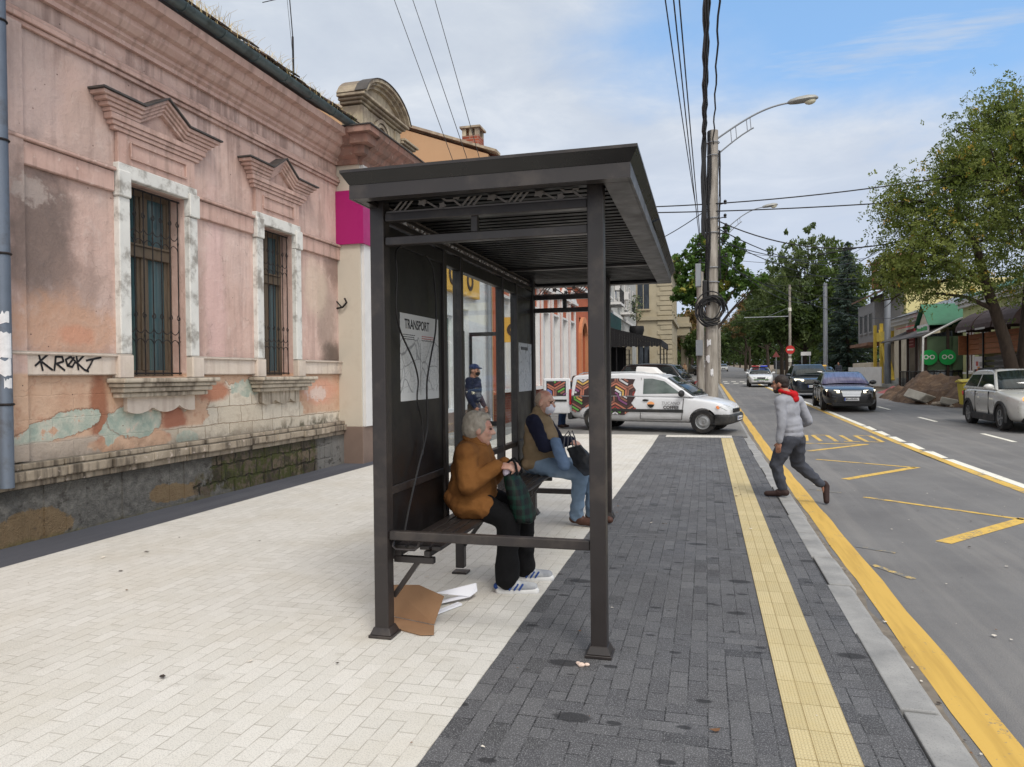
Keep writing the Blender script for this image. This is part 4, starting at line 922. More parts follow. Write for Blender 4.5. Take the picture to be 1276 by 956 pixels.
def build_terracotta():
    T=thing('terracotta_house','tall terracotta house with white framed windows, ochre firewall and red brick chimneys','house',(XF,20,0))
    y0,y1=20.2,38.6; E=8.0
    m=MB(); m.prism([(XF-.02,y0,0),(XF-.02,y0,E+.0),(-12.8,y0,E+.366*6.75),(-16,y0,E-1),(-16,y0,0)],(0,.3,0)); m.build('firewall',M_orangewall,T)
    m=MB(); m.prism([(XF+.25,y0-.06,E+.02),(XF+.25,y0-.06,E+.10),(-12.8,y0-.06,E+.366*7+.08),(-12.8,y0-.06,E+.366*7)],(0,.42,0)); m.build('coping',M_oldstone,T)
    m=MB(); m.prism([(XF+.2,y0+.37,E),(XF+.2,y1,E),(-12.8,y1,E+2.55),(-12.8,y0+.37,E+2.55)],(0,0,.08)); r=m.build('roof',M_roofred,T)
    chimney(T,-6.75,20.9,8.1,9.02,.52); chimney(T,-6.6,27,8.0,9.4,.5)
    bays=[(27.0+i*1.95,28.15+i*1.95) for i in range(-3,4)]
    bx=[]; ycur=y0+.31
    z0,z1=1.15,4.05
    for a,b in bays:
        bx+= [(XF-.3,XF,ycur,a,.98,E),(XF-.3,XF,a,b,z1,E),(XF-.3,XF,a,b,.98,z0)]; ycur=b
    bx+=[(XF-.3,XF,ycur,35.55,.98,E),(XF-.3,XF,35.55,37.2,4.4,E),(XF-.3,XF,37.2,y1,.98,E)]
    P(T,'wall',M_terra,bx); P(T,'brick_base',brickm('dark_red_base_brick',(122,66,52),(104,54,44),(120,104,94)),[(XF-.3,XF+.06,y0+.31,35.5,-.05,.975),(XF-.3,XF+.06,37.25,y1,-.05,.975)])
    for a,b in bays:
        w=P(T,'window',M_whitetrim,[(XF-.2,XF+.08,a-.16,a+.012,z0+.003,z1+.75),(XF-.2,XF+.08,b-.012,b+.16,z0+.003,z1+.75),(XF-.2,XF+.06,a+.013,b-.013,z1-.08,z1+.004),(XF-.2,XF-.1,a+.013,a+.08,z0+.003,z1-.08),(XF-.2,XF-.1,b-.08,b-.013,z0+.003,z1-.08),(XF-.2,XF-.1,(a+b)/2-.05,(a+b)/2+.05,z0,z1-.08),(XF-.2,XF-.1,a+.08,b-.08,3.1,3.2),(XF-.02,XF+.16,a-.25,b+.25,z0-.12,z0-.005)])
        P(w,'pane',pm('white_blind_pane',(200,201,204),.95,0,.05,3,0,spec=.1) if 'white_blind_pane' not in bpy.data.materials else bpy.data.materials['white_blind_pane'],[(XF-.125,XF-.11,a+.081,b-.081,z0,z1-.081)])
        P(w,'hood',M_whitetrim,[(XF+.003,XF+.2,a-.22,b+.22,z1+.752,z1+.86),(XF+.003,XF+.14,a-.16,b+.16,z1+.862,z1+.95)]); m=MB(); m.prism([(XF+.003,a-.2,z1+.952),(XF+.003,b+.2,z1+.952),(XF+.003,(a+b)/2,z1+1.45)],(.12,0,0)); m.build('gable_ornament',M_whitetrim,w)
    m=MB(); n=12
    for i in range(n):
        t0,t1=PI*i/n,PI*(i+1)/n; Q=lambda t,r:(XF+.003,36.38+r*math.cos(t),3.3+r*math.sin(t)); m.prism([Q(t0,.85),Q(t1,.85),Q(t1,1.15),Q(t0,1.15)],(.16,0,0))
    for s in (-1,1): m.box(XF+.003,XF+.163,36.38+min(s*.85,s*1.15),36.38+max(s*.85,s*1.15),.98,3.3)
    m.build('door_arch',pm('pale_orange_trim',(196,132,96),.9,0,.06,3,.1,30),T); P(T,'arched_door',M_darkroom,[(XF-.28,XF-.24,35.4,37.4,0,4.4)])
    P(T,'cornice',M_whitetrim,[(XF+.003,XF+.15,y0+.4,y1,5.75,5.95),(XF+.003,XF+.3,y0+.4,y1,7.6,7.8),(XF+.003,XF+.45,y0+.4,y1,7.802,7.95)])
    s=P(T,'shop_sign',M_yellow,[(XF+.003,XF+.9,20.9,21.0,2.55,3.3)]); m=MB(); m.lathe([(.1,0),(.1,.01),(.2,.01),(.2,0)],plane_M((XF+.5,20.898,2.92),(1,0,0),(0,0,1)),14,caps=False); m.build('lettering',M_brownink,s)
build_terracotta()
M_grey=pm('pale_grey_plaster',(176,176,172),.9,0,.1,1,.2,20,.006,dirt=(140,138,132),da=.5,ds=.6)
M_beige=pm('beige_limestone',(168,158,136),.9,0,.12,1.2,.2,20,.006,dirt=(140,126,100),da=.5,ds=.6)
M_dkglass=window_glass('dark_far_pane',(42,46,52),(70,76,84))
M_tealsign=pm('teal_sign_panel',(20,66,70),.4,0,.1,2,0)
M_fabric_black=pm('black_awning_fabric',(24,25,28),.8,0,.15,3,.2,40)
def windows_grid(T,plane,fixed,us,zs,w,h,frame=M_whitetrim,glass=None,depth=.06,sill=True,sgn=1):
    # windows on a wall: plane 'x' (wall at x=fixed, spread along y) or 'y' (wall at y=fixed, spread along x)
    glass=glass or M_dkglass
    for u in us:
        for z in zs:
            f=.07
            def bb(a,b,c,d,e0,e1): 
                lo,hi=sorted((fixed+sgn*e0,fixed+sgn*e1)); return (lo,hi,a,b,c,d) if plane=='x' else (a,b,lo,hi,c,d)
            bs=[bb(u-w/2-f,u-w/2,z-f,z+h+f,.003,depth),bb(u+w/2,u+w/2+f,z-f,z+h+f,.003,depth),bb(u-w/2,u+w/2,z+h,z+h+f,.003,depth),bb(u-w/2,u+w/2,z-f,z,.003,depth),bb(u-.03,u+.03,z,z+h,.003,depth*.8)]
            if sill: bs.append(bb(u-w/2-.15,u+w/2+.15,z-f-.1,z-f-.003,.003,depth*2.5))
            o=P(T,'window',frame,bs); P(o,'pane',glass,[bb(u-w/2,u-.031,z,z+h,.004,depth*.5),bb(u+.031,u+w/2,z,z+h,.004,depth*.5)])
def build_grey():
    g=G(50); T=thing('grey_apartment_house','pale grey apartment house with air conditioner boxes and a teal shop sign','apartment house',(XF,52,g))
    P(T,'wall',M_grey,[(-14,XF,38.7,66,-.1,13.0)]); P(T,'cornice',M_whitetrim,[(XF+.003,XF+.4,38.7,66,12.5,12.98),(XF+.003,XF+.12,38.7,66,5.55,5.75)])
    windows_grid(T,'x',XF,[41+i*3.2 for i in range(8)],[g+6.2,g+9.3],1.2,1.9)
    for i,(y,z) in enumerate(((47.2,7.4),(50.3,7.3),(53.5,8.6),(56,7.2),(52.2,6.4))): 
        a=P(T,'air_conditioner',M_whitetrim,[(XF+.05,XF+.4,y-.45,y+.45,z,z+.6)],bevel=.02); m=MB(); m.lathe([(.24,0),(.24,.01),(.02,.012)],plane_M((XF+.401,y,z+.3),(0,1,0),(0,0,1)),14); m.build('fan_grille',M_slate,a)
    P(T,'teal_sign',M_tealsign,[(XF+.05,XF+.35,44,51,4.5,5.4)]); P(T,'shopfront',M_dkglass,[(XF+.003,XF+.03,42,62,.6,3.9)])
    m=MB(); m.prism([(XF+.3,38.7,13.0),(XF+.3,66,13.0),(-14,66,13.4),(-14,38.7,13.4)],(0,0,.08)); m.build('roof',M_roofred,T); chimney(T,-7.0,44,13.1,14.6,.7)
    for y in (47,55): 
        b=P(T,'balcony',M_whitetrim,[(XF+.003,XF+.9,y-1.2,y+1.2,5.95,6.1)]); m=MB()
        for i in range(9): m.tube([(XF+.85,y-1.15+i*.2875,6.1),(XF+.85,y-1.15+i*.2875,6.95)],.015,4)
        m.tube([(XF+.85,y-1.15,6.95),(XF+.85,y+1.15,6.95)],.025,5); m.build('railing',M_black,b)
build_grey()
def build_cafe():
    g=G(43); T=thing('cafe_terrace','pavement cafe terrace under a long black fabric awning on thin posts','cafe terrace',(-4,43,g))
    m=MB(); x0,x1,y0,y1=-5.9,-2.3,39.5,46.5; zt=g+3.55; zb=g+2.95
    m.prism([(x0,y0,zt+.3),(x0,y0,zt+.36),(x1,y0,zb+.06),(x1,y0,zb)],(0,y1-y0,0)); 
    n=26
    for i in range(n): m.box(x0+(x1-x0)*i/n,x0+(x1-x0)*(i+1)/n-.004,y0-.03,y0-.002,g+2.62+.04*(i%2),zt+.3-(zt+.3-zb)*(i+.5)/n)
    for i in range(40): m.box(x1+.002,x1+.03,y0+(y1-y0)*i/40,y0+(y1-y0)*(i+1)/40-.004,g+2.62+.04*(i%2),zb+.03)
    m.build('awning',M_fabric_black,T)
    for x in (x0+.1,-4.7,-3.5,x1-.05):
        for y in (y0+.1,(y0+y1)/2,y1-.1): 
            m=MB(); m.tube([(x,y,g-.1),(x,y,g+2.7)],.035,6); m.build('pole',M_black,T)
    P(T,'side_screen',M_black,[(x0,x0+.05,y0,y1,g,g+2.9),(x0+.06,-4.9,y1-.1,y1-.05,g,g+2.9)]); P(T,'low_fence',M_black,[(x0+.2,x1-.1,y0+.02,y0+.06,g,g+.9)])
    T=thing('potted_tree','small leafy tree in a big black tub standing on the cafe awning','potted tree',(-4.0,44,g+3.5))
    m=MB(); m.lathe([(.34,0),(.45,.35),(.42,.62),(.36,.62),(.34,.5)],Matrix.Translation((-4.0,44,g+3.42)),16); m.build('tub',M_black,T,smooth=True)
    m=MB(); m.tube([(-4,44,g+3.9),(-3.97,44,g+4.6),(-4.0,44.02,g+5.3)],[.04,.03,.015],6); m.build('trunk',M_oldwood,T); random.seed(4); m=MB()
    for i in range(420):
        z=random.uniform(.5,2.3); r=.52*math.sin((z-.4)/2.0*PI)**.5*random.random()**.5 if z<2.35 else .05; t=random.uniform(0,6.28); c=Vector((-4+r*math.cos(t),44+r*math.sin(t),g+3.95+z*.85)); a=Vector((random.uniform(-1,1),random.uniform(-1,1),random.uniform(-1,1)))*.055; b=Vector((random.uniform(-1,1),random.uniform(-1,1),random.uniform(-1,1)))*.04
        m.poly([c-a,c-b,c+a,c+b],0)
    m.build('crown',pm('dull_leaf',(86,98,64),.7,0,.3,8,0),T,flip=False)
build_cafe()
def build_beige():
    g=G(76); T=thing('beige_stone_building','tall beige stone building with quoins, cornices and arched entrance beyond the cafe','building',(-6,80,g))
    x1=-3.4; P(T,'wall',M_beige,[(-16,x1,76,92,g-.5,g+12.6)])
    P(T,'cornice',M_beige,[(-16,x1+.5,75.5,92,g+11.6,g+11.9),(-16,x1+.7,75.3,92,g+11.902,g+12.3),(-16,x1+.25,75.75,92,g+6.2,g+6.6)])
    m=MB()
    for i in range(22): z=g+.2+i*.5; m.box(x1-1.1-.3*(i%2),x1+.08,75.92,75.997,z,z+.42); m.box(x1+.003,x1+.08,76,76.8+.3*(i%2),z,z+.42)
    m.build('quoins',M_beige,T,bevel=.02)
    windows_grid(T,'y',76,[-6.2,-8.4,-10.6],[g+1.4,g+7.4],1.2,2.6,frame=M_beige,sgn=-1); windows_grid(T,'x',x1,[79,83,87],[g+1.4,g+7.4],1.2,2.6,frame=M_beige)
    T=thing('stone_portico','stone entrance portico with round column carrying a heavy entablature','portico',(-3.2,97,G(97)))
    g=G(97); m=MB(); m.lathe([(.55,0),(.5,.3),(.42,.35),(.38,4.9),(.46,5.0),(.6,5.3)],Matrix.Translation((-2.7,97,g)),16); m.build('column',M_beige,T,smooth=True); m=MB(); m.lathe([(.55,0),(.5,.3),(.42,.35),(.38,4.9),(.46,5.0),(.6,5.3)],Matrix.Translation((-2.7,100,g)),16); m.build('column',M_beige,T,smooth=True)
    P(T,'entablature',M_beige,[(-9,-2.0,96.3,101,g+5.3,g+6.4),(-9,-1.8,96.1,101.2,g+6.402,g+6.9)]); P(T,'back_wall',M_beige,[(-9,-5.5,96.8,110,g-.5,g+5.29)]); P(T,'railing',M_beige,[(-9,-2.0,96.4,96.7,g+6.91,g+7.7)])
build_beige()
# ---------------------------------------------------------------- the right side of the street
M_olive=pm('pale_green_render',(182,184,134),.9,0,.07,1.5,.2,30,.004,dirt=(150,150,110),da=.5,ds=1)
M_planks=pm('orange_brown_planks',(142,92,58),.7,0,.2,6,.3,40,.004,sc=(1,.3,3))
M_brownaw=pm('dark_brown_awning',(62,48,46),.8,0,.12,3,.2,40)
M_greenroof=pm('green_metal_roof',(44,98,72),.5,.1,.15,2,.1,20)
M_greensign=pm('bright_green_sign',(26,150,74),.45,0,.05,2,0)
M_redsign=pm('dark_red_sign',(150,40,46),.5,0,.08,2,0)
M_yellowpaint=pm('yellow_paint_wood',(206,178,74),.7,0,.12,4,.2,30)
M_greywood=pm('grey_old_boards',(138,136,136),.9,0,.25,5,.4,20,.01,sc=(6,6,.5))
M_darkwood=pm('dark_brown_boards',(58,46,40),.85,0,.25,5,.4,20)
M_greyroof=pm('grey_sheet_roof',(120,124,130),.5,.3,.1,2,.1,20)
M_rustroof=pm('rusty_tin_roof',(128,96,80),.8,.1,.35,2,.4,14)
M_palehouse=pm('faded_cream_render',(204,192,172),.9,0,.08,1.5,.2,30,.004,dirt=(170,156,136),da=.5,ds=1.2)
def stripes(T,name,mat,x,y0,y1,z0,z1,n,th=.03,gap=.15):
    m=MB(); h=(z1-z0)/n
    for i in range(n): m.box(x,x+th,y0,y1,z0+i*h,z0+(i+1-gap)*h)
    return m.build(name,mat,T)
def build_green_house():
    g=G(40); T=thing('pale_green_house','pale green house with white framed windows, corniced upper wall and an air conditioner','house',(13.4,40,g))
    x=13.4; P(T,'wall',M_olive,[(x,x+9,31,43.9,g-.6,g+4.9)]); P(T,'cornice',M_whitetrim,[(x-.22,x-.003,30.8,44.0,g+4.55,g+4.75),(x-.34,x-.003,30.8,44.0,g+4.752,g+4.92)])
    for y in (32.0,34.2,36.4,38.6): P(T,'wall_panel_frame',M_whitetrim,[(x-.05,x-.003,y-.9,y-.75,g+3.2,g+4.5),(x-.05,x-.003,y+.75,y+.9,g+3.2,g+4.5)])
    windows_grid(T,'x',x,[40.6,42.6],[g+1.2],.85,2.1,glass=pm('brown_curtain_pane',(96,66,60),.3,0,.1,3,0),sgn=-1,depth=.1)
    m=MB(); m.prism([(x-.4,30.8,g+4.925),(x-.4,44,g+4.925),(x+6,44,g+7.2),(x+6,30.8,g+7.2)],(0,0,.1)); m.build('roof',M_greenroof,T)
    a=P(T,'air_conditioner',M_whitetrim,[(x-.4,x-.05,40.9,41.8,g+3.35,g+4.0)],bevel=.02); m=MB(); m.lathe([(.26,0),(.26,.01),(.02,.012)],plane_M((x-.401,41.3,g+3.67),(0,-1,0),(0,0,1)),14); m.build('fan_grille',M_slate,a)
    P(T,'plinth',M_grey,[(x-.08,x-.003,31,43.9,g-.6,g+.55)])
build_green_house()
def build_pavilion():
    g=G(36); T=thing('wooden_terrace_screen','terrace stall with orange brown plank screen under three dark brown awnings','stall',(11.9,36,g))
    x=11.9; y0,y1=31.5,38.3
    stripes(T,'plank_screen',M_planks,x,y0,y1,g+2.0,g+2.95,4,.05,.08)
    m=MB(); m.box(x-.4,x+1.2,y1+.003,y1+.05,g+2.0,g+2.9); m.build('end_screen',M_planks,T)
    s=stripes(T,'louvre_panel',M_black,x+.02,y0,y1-2.0,g+.1,g+1.95,8,.05,.35)
    P(T,'white_backing',M_whitetrim,[(x+.4,x+.42,y0,y1-2.0,g+.1,g+1.95)])
    for y in (y0,y0+2.2,y1-2.0,y1): P(T,'post',M_black,[(x-.06,x+.0-.003,y-.05,y+.05,g-.4,g+3.0)])
    b=P(T,'menu_board',M_whitetrim,[(x+.05,x+.09,y1-1.7,y1-.6,g+.6,g+1.9)]); rnd=random.Random(3)
    for c,rgb in (('orange',(214,140,60)),('grey',(150,146,142)),('red',(186,80,64))):
        m=MB()
        for k in range(3): yy=y1-1.6+rnd.random()*.7; zz=g+.7+rnd.random()*.9; m.box(x+.04,x+.048,yy,yy+.28,zz,zz+.2)
        m.build('menu_picture',pm(c+'_print',rgb,.5,0,.1,5,0),b)
    for i in range(3):
        a=y0+.1+i*2.25; b=a+2.05; m=MB(); n=7; pts=[]
        for k in range(n+1): t=k/n*PI/2; pts.append((x+.9-1.5*math.sin(t),g+3.05+1.0*math.cos(t)))
        V=[]; 
        for px,pz in pts: V+=[(px,a,pz),(px,b,pz)]
        m.add(V,[(2*k,2*k+1,2*k+3,2*k+2) for k in range(n)]); 
        for yy in (a,b): m.poly([(px,yy,pz) for px,pz in pts]+[(x+.9,yy,g+3.05)])
        w=m.build('awning',M_brownaw,T,flip=False); P(w,'awning_stripe',M_grey,[(x-.612,x-.605,a+.5,b-.4,g+3.02,g+3.1)])
    P(T,'side_wall',M_olive,[(x+.45,x+1.45,y0,y1,g-.3,g+3.0)])
build_pavilion()
def build_green_shop():
    g=G(47); T=thing('green_roof_shop','small shop with bright green gable roof, glazed porch and round green glasses signs','shop',(13.2,46,g))
    x=13.0; y0,y1=44.2,49.6
    P(T,'wall',M_olive,[(x+.9,x+8,44.1,y1,g-.5,g+4.0)])
    # porch gable seen from the near end
    m=MB(); c=47; m.prism([(x-.9,44.9,g+3.75),(x-.9,47.1,g+3.75),(x-.9,46,g+4.75)],(.1,0,0)); m.build('porch_gable',M_palehouse,T)
    m=MB(); m.prism([(x-1.1,44.6,g+3.65),(x-1.1,46,g+4.85),(x+3,46,g+4.85),(x+3,44.6,g+3.65)],(0,.02,.07)); m.prism([(x-1.1,47.4,g+3.65),(x-1.1,46.02,g+4.85),(x+3,46.02,g+4.85),(x+3,47.4,g+3.65)],(0,-.0,.07)); m.build('roof',M_greenroof,T)
    s=P(T,'green_sign',M_whitetrim,[(x-1.02,x-.96,44.9,47.1,g+3.3,g+3.75)]); m=MB(); rnd=random.Random(5); yy=45.05
    while yy<46.9: b=rnd.uniform(.10,.22); m.box(x-1.035,x-1.022,yy,yy+b,g+3.40,g+3.40+rnd.uniform(.14,.24)); yy+=b+.08
    m.build('lettering',M_greensign,s)
    m=MB(); m.prism([(x-1.5,44.3,g+3.0),(x-1.5,54,g+3.0),(x+.9,54,g+4.1),(x+.9,44.3,g+4.1)],(0,0,.07)); m.build('lean_to_roof',M_slate,T)
    m=MB(); m.tube([(x+.85,44.2,g+4.05),(x+.3,44.15,g+3.9),(x-1.45,44.2,g+2.95),(x-1.5,44.2,g+.2)],.06,8); m.build('gutter_pipe',M_whitetrim,T,smooth=True)
    for y in (44.35,46.2,48.0,49.8): P(T,'porch_post',M_darkwood,[(x-1.35,x-1.23,y-.06,y+.06,g-.3,g+3.05)])
    for xx in (x-.2,x+.6): P(T,'porch_post',M_darkwood,[(xx-.06,xx+.06,44.3,44.42,g-.3,g+3.4)])
    m=MB()
    for i in range(18): y=44.45+i*.3; m.box(x-1.31,x-1.27,y,y+.05,g+.15,g+1.05)
    for i in range(7): xx=x-1.2+i*.3; m.box(xx,xx+.05,44.36,44.40,g+.15,g+1.05)
    m.box(x-1.33,x-1.25,44.4,49.8,g+1.051,g+1.11); m.box(x-1.22,x+.8,44.34,44.42,g+1.051,g+1.11); m.build('railing',M_black,T)
    P(T,'glazed_front',M_shopglass,[(x-.0,x+.04,44.4,49.5,g+.4,g+3.3)]); P(T,'porch_floor',M_grey,[(x-1.5,x+.9,44.2,50,g-.5,g+.14)])
    P(T,'glazed_end',pm('pale_green_glazing',(84,102,80),.15,0,.2,1,0),[(x-1.2,x+.75,44.40,44.43,g+1.15,g+3.0)])
    for X_ in (11.85,12.75):
        m=MB(); m.lathe([(.42,0),(.42,.04)],plane_M((X_,44.28,g+1.85),(1,0,0),(0,0,1)),28); d=m.build('round_sign',M_greensign,T)
        m=MB()
        for s in (-1,1): m.lathe([(.08,0),(.08,.012),(.125,.012),(.125,0)],plane_M((X_+s*.15,44.238,g+1.87),(1,0,0),(0,0,1)),16,caps=False)
        m.box(X_-.04,X_+.04,44.228,44.238,g+1.88,g+1.91); m.build('glasses_emblem',M_whitetrim,d)
build_green_shop()
def build_cream_house():
    g=G(54); T=thing('cream_house','faded cream house with grey hipped roof, dark red sign and grey steps','house',(14,54,g))
    x=13.6; y0,y1=50.3,59.5
    P(T,'wall',M_palehouse,[(x,x+8,y0,53.2,g-.5,g+4.7),(x,x+8,53.2,55.3,g+3.2,g+4.7),(x,x+8,55.3,y1,g-.5,g+4.7),(x+.5,x+8,53.2,55.3,g-.5,g+3.2)]); P(T,'cornice',M_whitetrim,[(x-.3,x-.003,y0-.1,y1+.1,g+4.3,g+4.5),(x-.5,x-.003,y0-.2,y1+.2,g+4.502,g+4.72)])
    m=MB(); m.add([(x-.7,y0-.4,g+4.73),(x-.7,y1+.3,g+4.73),(x+8,y1+.3,g+4.73),(x+8,y0-.4,g+4.73),(x+3,y0+3,g+6.1),(x+3,y1-3,g+6.1)],[(0,4,5,1),(3,0,4),(1,5,2),(2,5,4,3),(0,1,2,3)]); m.build('roof',M_greyroof,T)
    P(T,'entrance',M_darkroom,[(x+.45,x+.49,53.2,55.3,g,g+3.2)]); 
    for y in (53.05,55.45): P(T,'pilaster',M_whitetrim,[(x-.12,x-.003,y-.18,y+.18,g,g+4.29)])
    s=P(T,'red_sign',M_redsign,[(x-.9,x-.82,50.6,52.4,g+2.5,g+3.7)]); m=MB(); rnd=random.Random(7)
    for k in range(5):
        y=50.75
        while y<52.2: L=rnd.uniform(.06,.2); m.box(x-.915,x-.905,y,min(y+L,52.3),g+2.65+k*.2,g+2.73+k*.2); y+=L+.06
    m.build('lettering',pm('pink_print',(226,170,168),.6,0,.05,3,0),s)
    P(T,'door',M_greywood,[(x-.06,x-.003,50.7,52.3,g,g+2.3)]); m=MB(); m.prism([(x-1.4,50.4,g+3.75),(x-1.4,52.8,g+3.75),(x,52.8,g+4.1),(x,50.4,g+4.1)],(0,0,.05)); m.build('canopy',M_redsign,T)
    P(T,'steps',M_grey,[(x-1.8,x-.003,52.6,56,g-.3,g+.15),(x-1.3,x-.003,52.8,55.8,g+.151,g+.35),(x-.8,x-.003,53,55.6,g+.351,g+.55)],bevel=.01)
build_cream_house()
def build_yellow_house():
    g=G(64); T=thing('yellow_upper_house','two storey house of grey boards with yellow painted posts, stairs and rusty tin roof','house',(13,64,g))
    x=14.3; P(T,'wall',M_greywood,[(x,x+9,60.5,71,g+3.2,g+7.4)]); P(T,'yellow_wall',pm('pale_yellow_render',(206,196,142),.9,0,.06,2,.2,30),[(x+.2,x+9,59.9,60.49,g+4.2,g+7.6)]); P(T,'ground_floor',M_palehouse,[(x+1.0,x+9,60.5,72,g-.5,g+3.19)])
    for y in (60.6,62.2,64.4): P(T,'yellow_post',M_yellowpaint,[(x-1.1,x-.88,y-.12,y+.12,g-.3,g+4.6)])
    m=MB(); m.bar((x-.9,59.4,g+.2),(x-.9,62.0,g+3.2),.5,.12); m.bar((x-1.2,59.4,g+1.1),(x-1.2,62.0,g+4.1),.06,.06); m.build('outside_stair',M_yellowpaint,T)
    P(T,'balcony',M_yellowpaint,[(x-1.2,x+1.0,59.8,62.8,g+3.2,g+3.9)]); P(T,'board_upper_room',M_greywood,[(x-.9,x-.01,65,71.5,g+3.3,g+6.6)]); P(T,'shed_roof',M_rustroof,[(x-1.5,x-.02,64.6,72.2,g+3.0,g+3.25)])
    windows_grid(T,'x',x-.9,[66.3,68.2,70.1],[g+4.2],1.0,1.5,frame=M_greywood,sgn=-1)
    m=MB(); m.prism([(x-1.3,59.6,g+7.0),(x-1.3,72.4,g+7.0),(x+5,72.4,g+9.8),(x+5,59.6,g+9.8)],(0,0,.12)); m.build('roof',M_rustroof,T); 
    c=P(T,'brick_chimney_block',brickm('orange_brick',(168,92,66),(150,78,56),(140,124,110)),[(x+.2,x+2.6,66,71.5,g+8.2,g+10.4)]); P(c,'chimney_cap',M_rustroof,[(x+.1,x+2.7,65.9,71.6,g+10.401,g+10.6)])
    m=MB(); m.lathe([(.02,0),(.55,.1),(.85,.3),(.84,.32),(.5,.14)],plane_M((x-.6,62.0,g+8.4),(0.4,-1,0),(0,.1,1)),18,caps=False); m.build('satellite_dish',M_whitetrim,T,smooth=True)
    P(T,'stone_base',M_palehouse,[(x-1.3,x-.02,64.6,72,g-.4,g+1.6)],bevel=.05)
build_yellow_house()
def misc_right():
    # heap of dug-up earth with rubble
    random.seed(9); T=thing('earth_heap','heap of dug up dark earth and rubble beside the right hand lane','earth heap',(10.0,36,G(36)-.1))
    def heap(cx,cy,rx,ry,h,seed,n=34):
        rnd=np.random.RandomState(seed); V=[];F=[]
        ph=rnd.rand(6)*6.28
        for i in range(n):
            for j in range(n):
                u=-1+2*i/(n-1); v=-1+2*j/(n-1); x=cx+u*rx; y=cy+v*ry
                d=math.hypot(u,v); z=max(0,1-d**1.5)*h*(1+.35*math.sin(4*u+ph[0])*math.cos(5*v+ph[1]))+.10*h*math.sin(11*u+ph[2])*math.sin(13*v+ph[3])*(d<1)+rnd.rand()*.09*h*(d<1.0)
                V.append((x,y,G(y)-.13+max(-.02,z))); 
        for i in range(n-1):
            for j in range(n-1): F.append((i*n+j,(i+1)*n+j,(i+1)*n+j+1,i*n+j+1))
        return V,F
    M=pm('dug_earth',(86,68,54),.95,0,.3,3,.8,14,.05,dirt=(120,100,80),da=.7,ds=2.5)
    for i,a in enumerate(((10.0,36.5,1.7,3.2,1.15,1),(10.6,33.5,1.5,2.2,.75,2),(9.6,39.5,1.2,2.0,.6,3))): m=MB(); m.add(*heap(*a)); m.build('mound',M,T,smooth=True,ang=70)
    m=MB()
    for i in range(70):
        y=random.uniform(31.8,41); x=random.uniform(8.9,11.4); s=random.uniform(.05,.17); Mx=Matrix.Rotation(random.uniform(0,3),3,'Z')@Matrix.Rotation(random.uniform(-.6,.6),3,'X'); m.ell((x,y,G(y)-.1+random.uniform(0,.12)),(s,s*.8,s*.6),Mx,n=6,k=4)
    o=m.build('rubble',pm('rubble_stone',(150,138,124),.95,0,.25,3,.5,20)); tag(o,kind='stuff')
    def chunk(name,label,c,s,mat,seed):
        rnd=random.Random(seed); m=MB(); m.box(-s[0],s[0],-s[1],s[1],-s[2],s[2]); m.v=[(a+rnd.uniform(-.2,.2)*s[0],b+rnd.uniform(-.2,.2)*s[1],d+rnd.uniform(-.25,.25)*s[2]) for a,b,d in m.v]
        o=m.build(name,mat,None,bevel=.03); o.location=c; o.rotation_euler=(.25,.3,rnd.uniform(0,3)); tag(o,label,'rubble')
    cc=pm('pale_concrete',(170,166,156),.95,0,.15,4,.4,20)
    chunk('concrete_chunk','largest pale broken concrete chunk in front of the earth heap',(9.0,34.4,.38),(.55,.4,.2),cc,1); chunk('concrete_chunk','small tilted concrete slab beside the earth heap toward the yellow bin',(9.5,32.6,.22),(.42,.3,.12),cc,2)
    g=G(46); m=MB(); m.add(*heap(10.4,45.8,.8,.9,.3,5,14)); o=m.build('red_sacks',pm('red_plastic_sack',(150,84,84),.7,0,.2,4,.4,15),smooth=True,ang=70); tag(o,'crumpled pinkish red plastic sacks on the ground by the grey pole','sack')
    # yellow wheelie bin
    g=G(31.5)-.1; T=thing('wheelie_bin','yellow wheelie bin with closed lid behind the silver car','bin',(9.75,31.4,g)); Y=pm('yellow_plastic',(196,178,60),.5,0,.06,3,.05,30)
    m=MB(); m.frus((9.75,31.4),(.22,.26),(.29,.34),g+.12,g+.95); m.build('bin_body',Y,T,bevel=.03,seg=2); m=MB(); m.prism([(9.40,31.02,g+.98),(9.40,31.78,g+.98),(9.40,31.78,g+1.02),(9.40,31.4,g+1.1),(9.40,31.02,g+1.02)],(.7,0,.04)); m.build('lid',Y,T,bevel=.015)
    for s in(-1,1): m=MB(); m.lathe([(.1,-.03),(.1,.03)],plane_M((9.98,31.4+s*.26,g+.1),(1,0,0),(0,0,1)),14); m.build('wheel',M_black,T)
    m=MB(); m.bar((10.06,31.1,g+.95),(10.06,31.7,g+.95),.04,.04); m.build('handle',Y,T)
    # white hoarding
    T=thing('white_hoarding','low white hoarding of two panels standing by the right kerb behind the black car','hoarding',(10.6,55,G(55)))
    for i in range(2):
        m=MB(); a=Vector((9.9+i*.72,56.4-i*1.75,0)); b=Vector((9.9+(i+1)*.72-.03,56.4-(i+1)*1.75+.03,0)); g=G(55)-.1; m.prism([(a.x,a.y,g+.12),(b.x,b.y,g+.12),(b.x,b.y,g+1.4),(a.x,a.y,g+1.4)],(.05,.02,0)); p=m.build('panel',M_whitetrim,T)
        m=MB(); m.box(a.x+.1,a.x+.5,a.y-.3,a.y+.2,g,g+.11); m.build('foot',M_grey,p)
    # fence wall behind the trees in the right distance
    T=thing('distant_fence','long dark iron fence on a low wall running under the far trees','fence',(10.9,90,G(90)))
    m=MB(); 
    for y in range(74,130,4): m.prism([(10.9,y,G(y)-.2),(11.1,y,G(y)-.2),(11.1,y,G(y)+.5),(10.9,y,G(y)+.5)],(0,3.9,.055))
    m.build('low_wall',M_palehouse,T); m=MB()
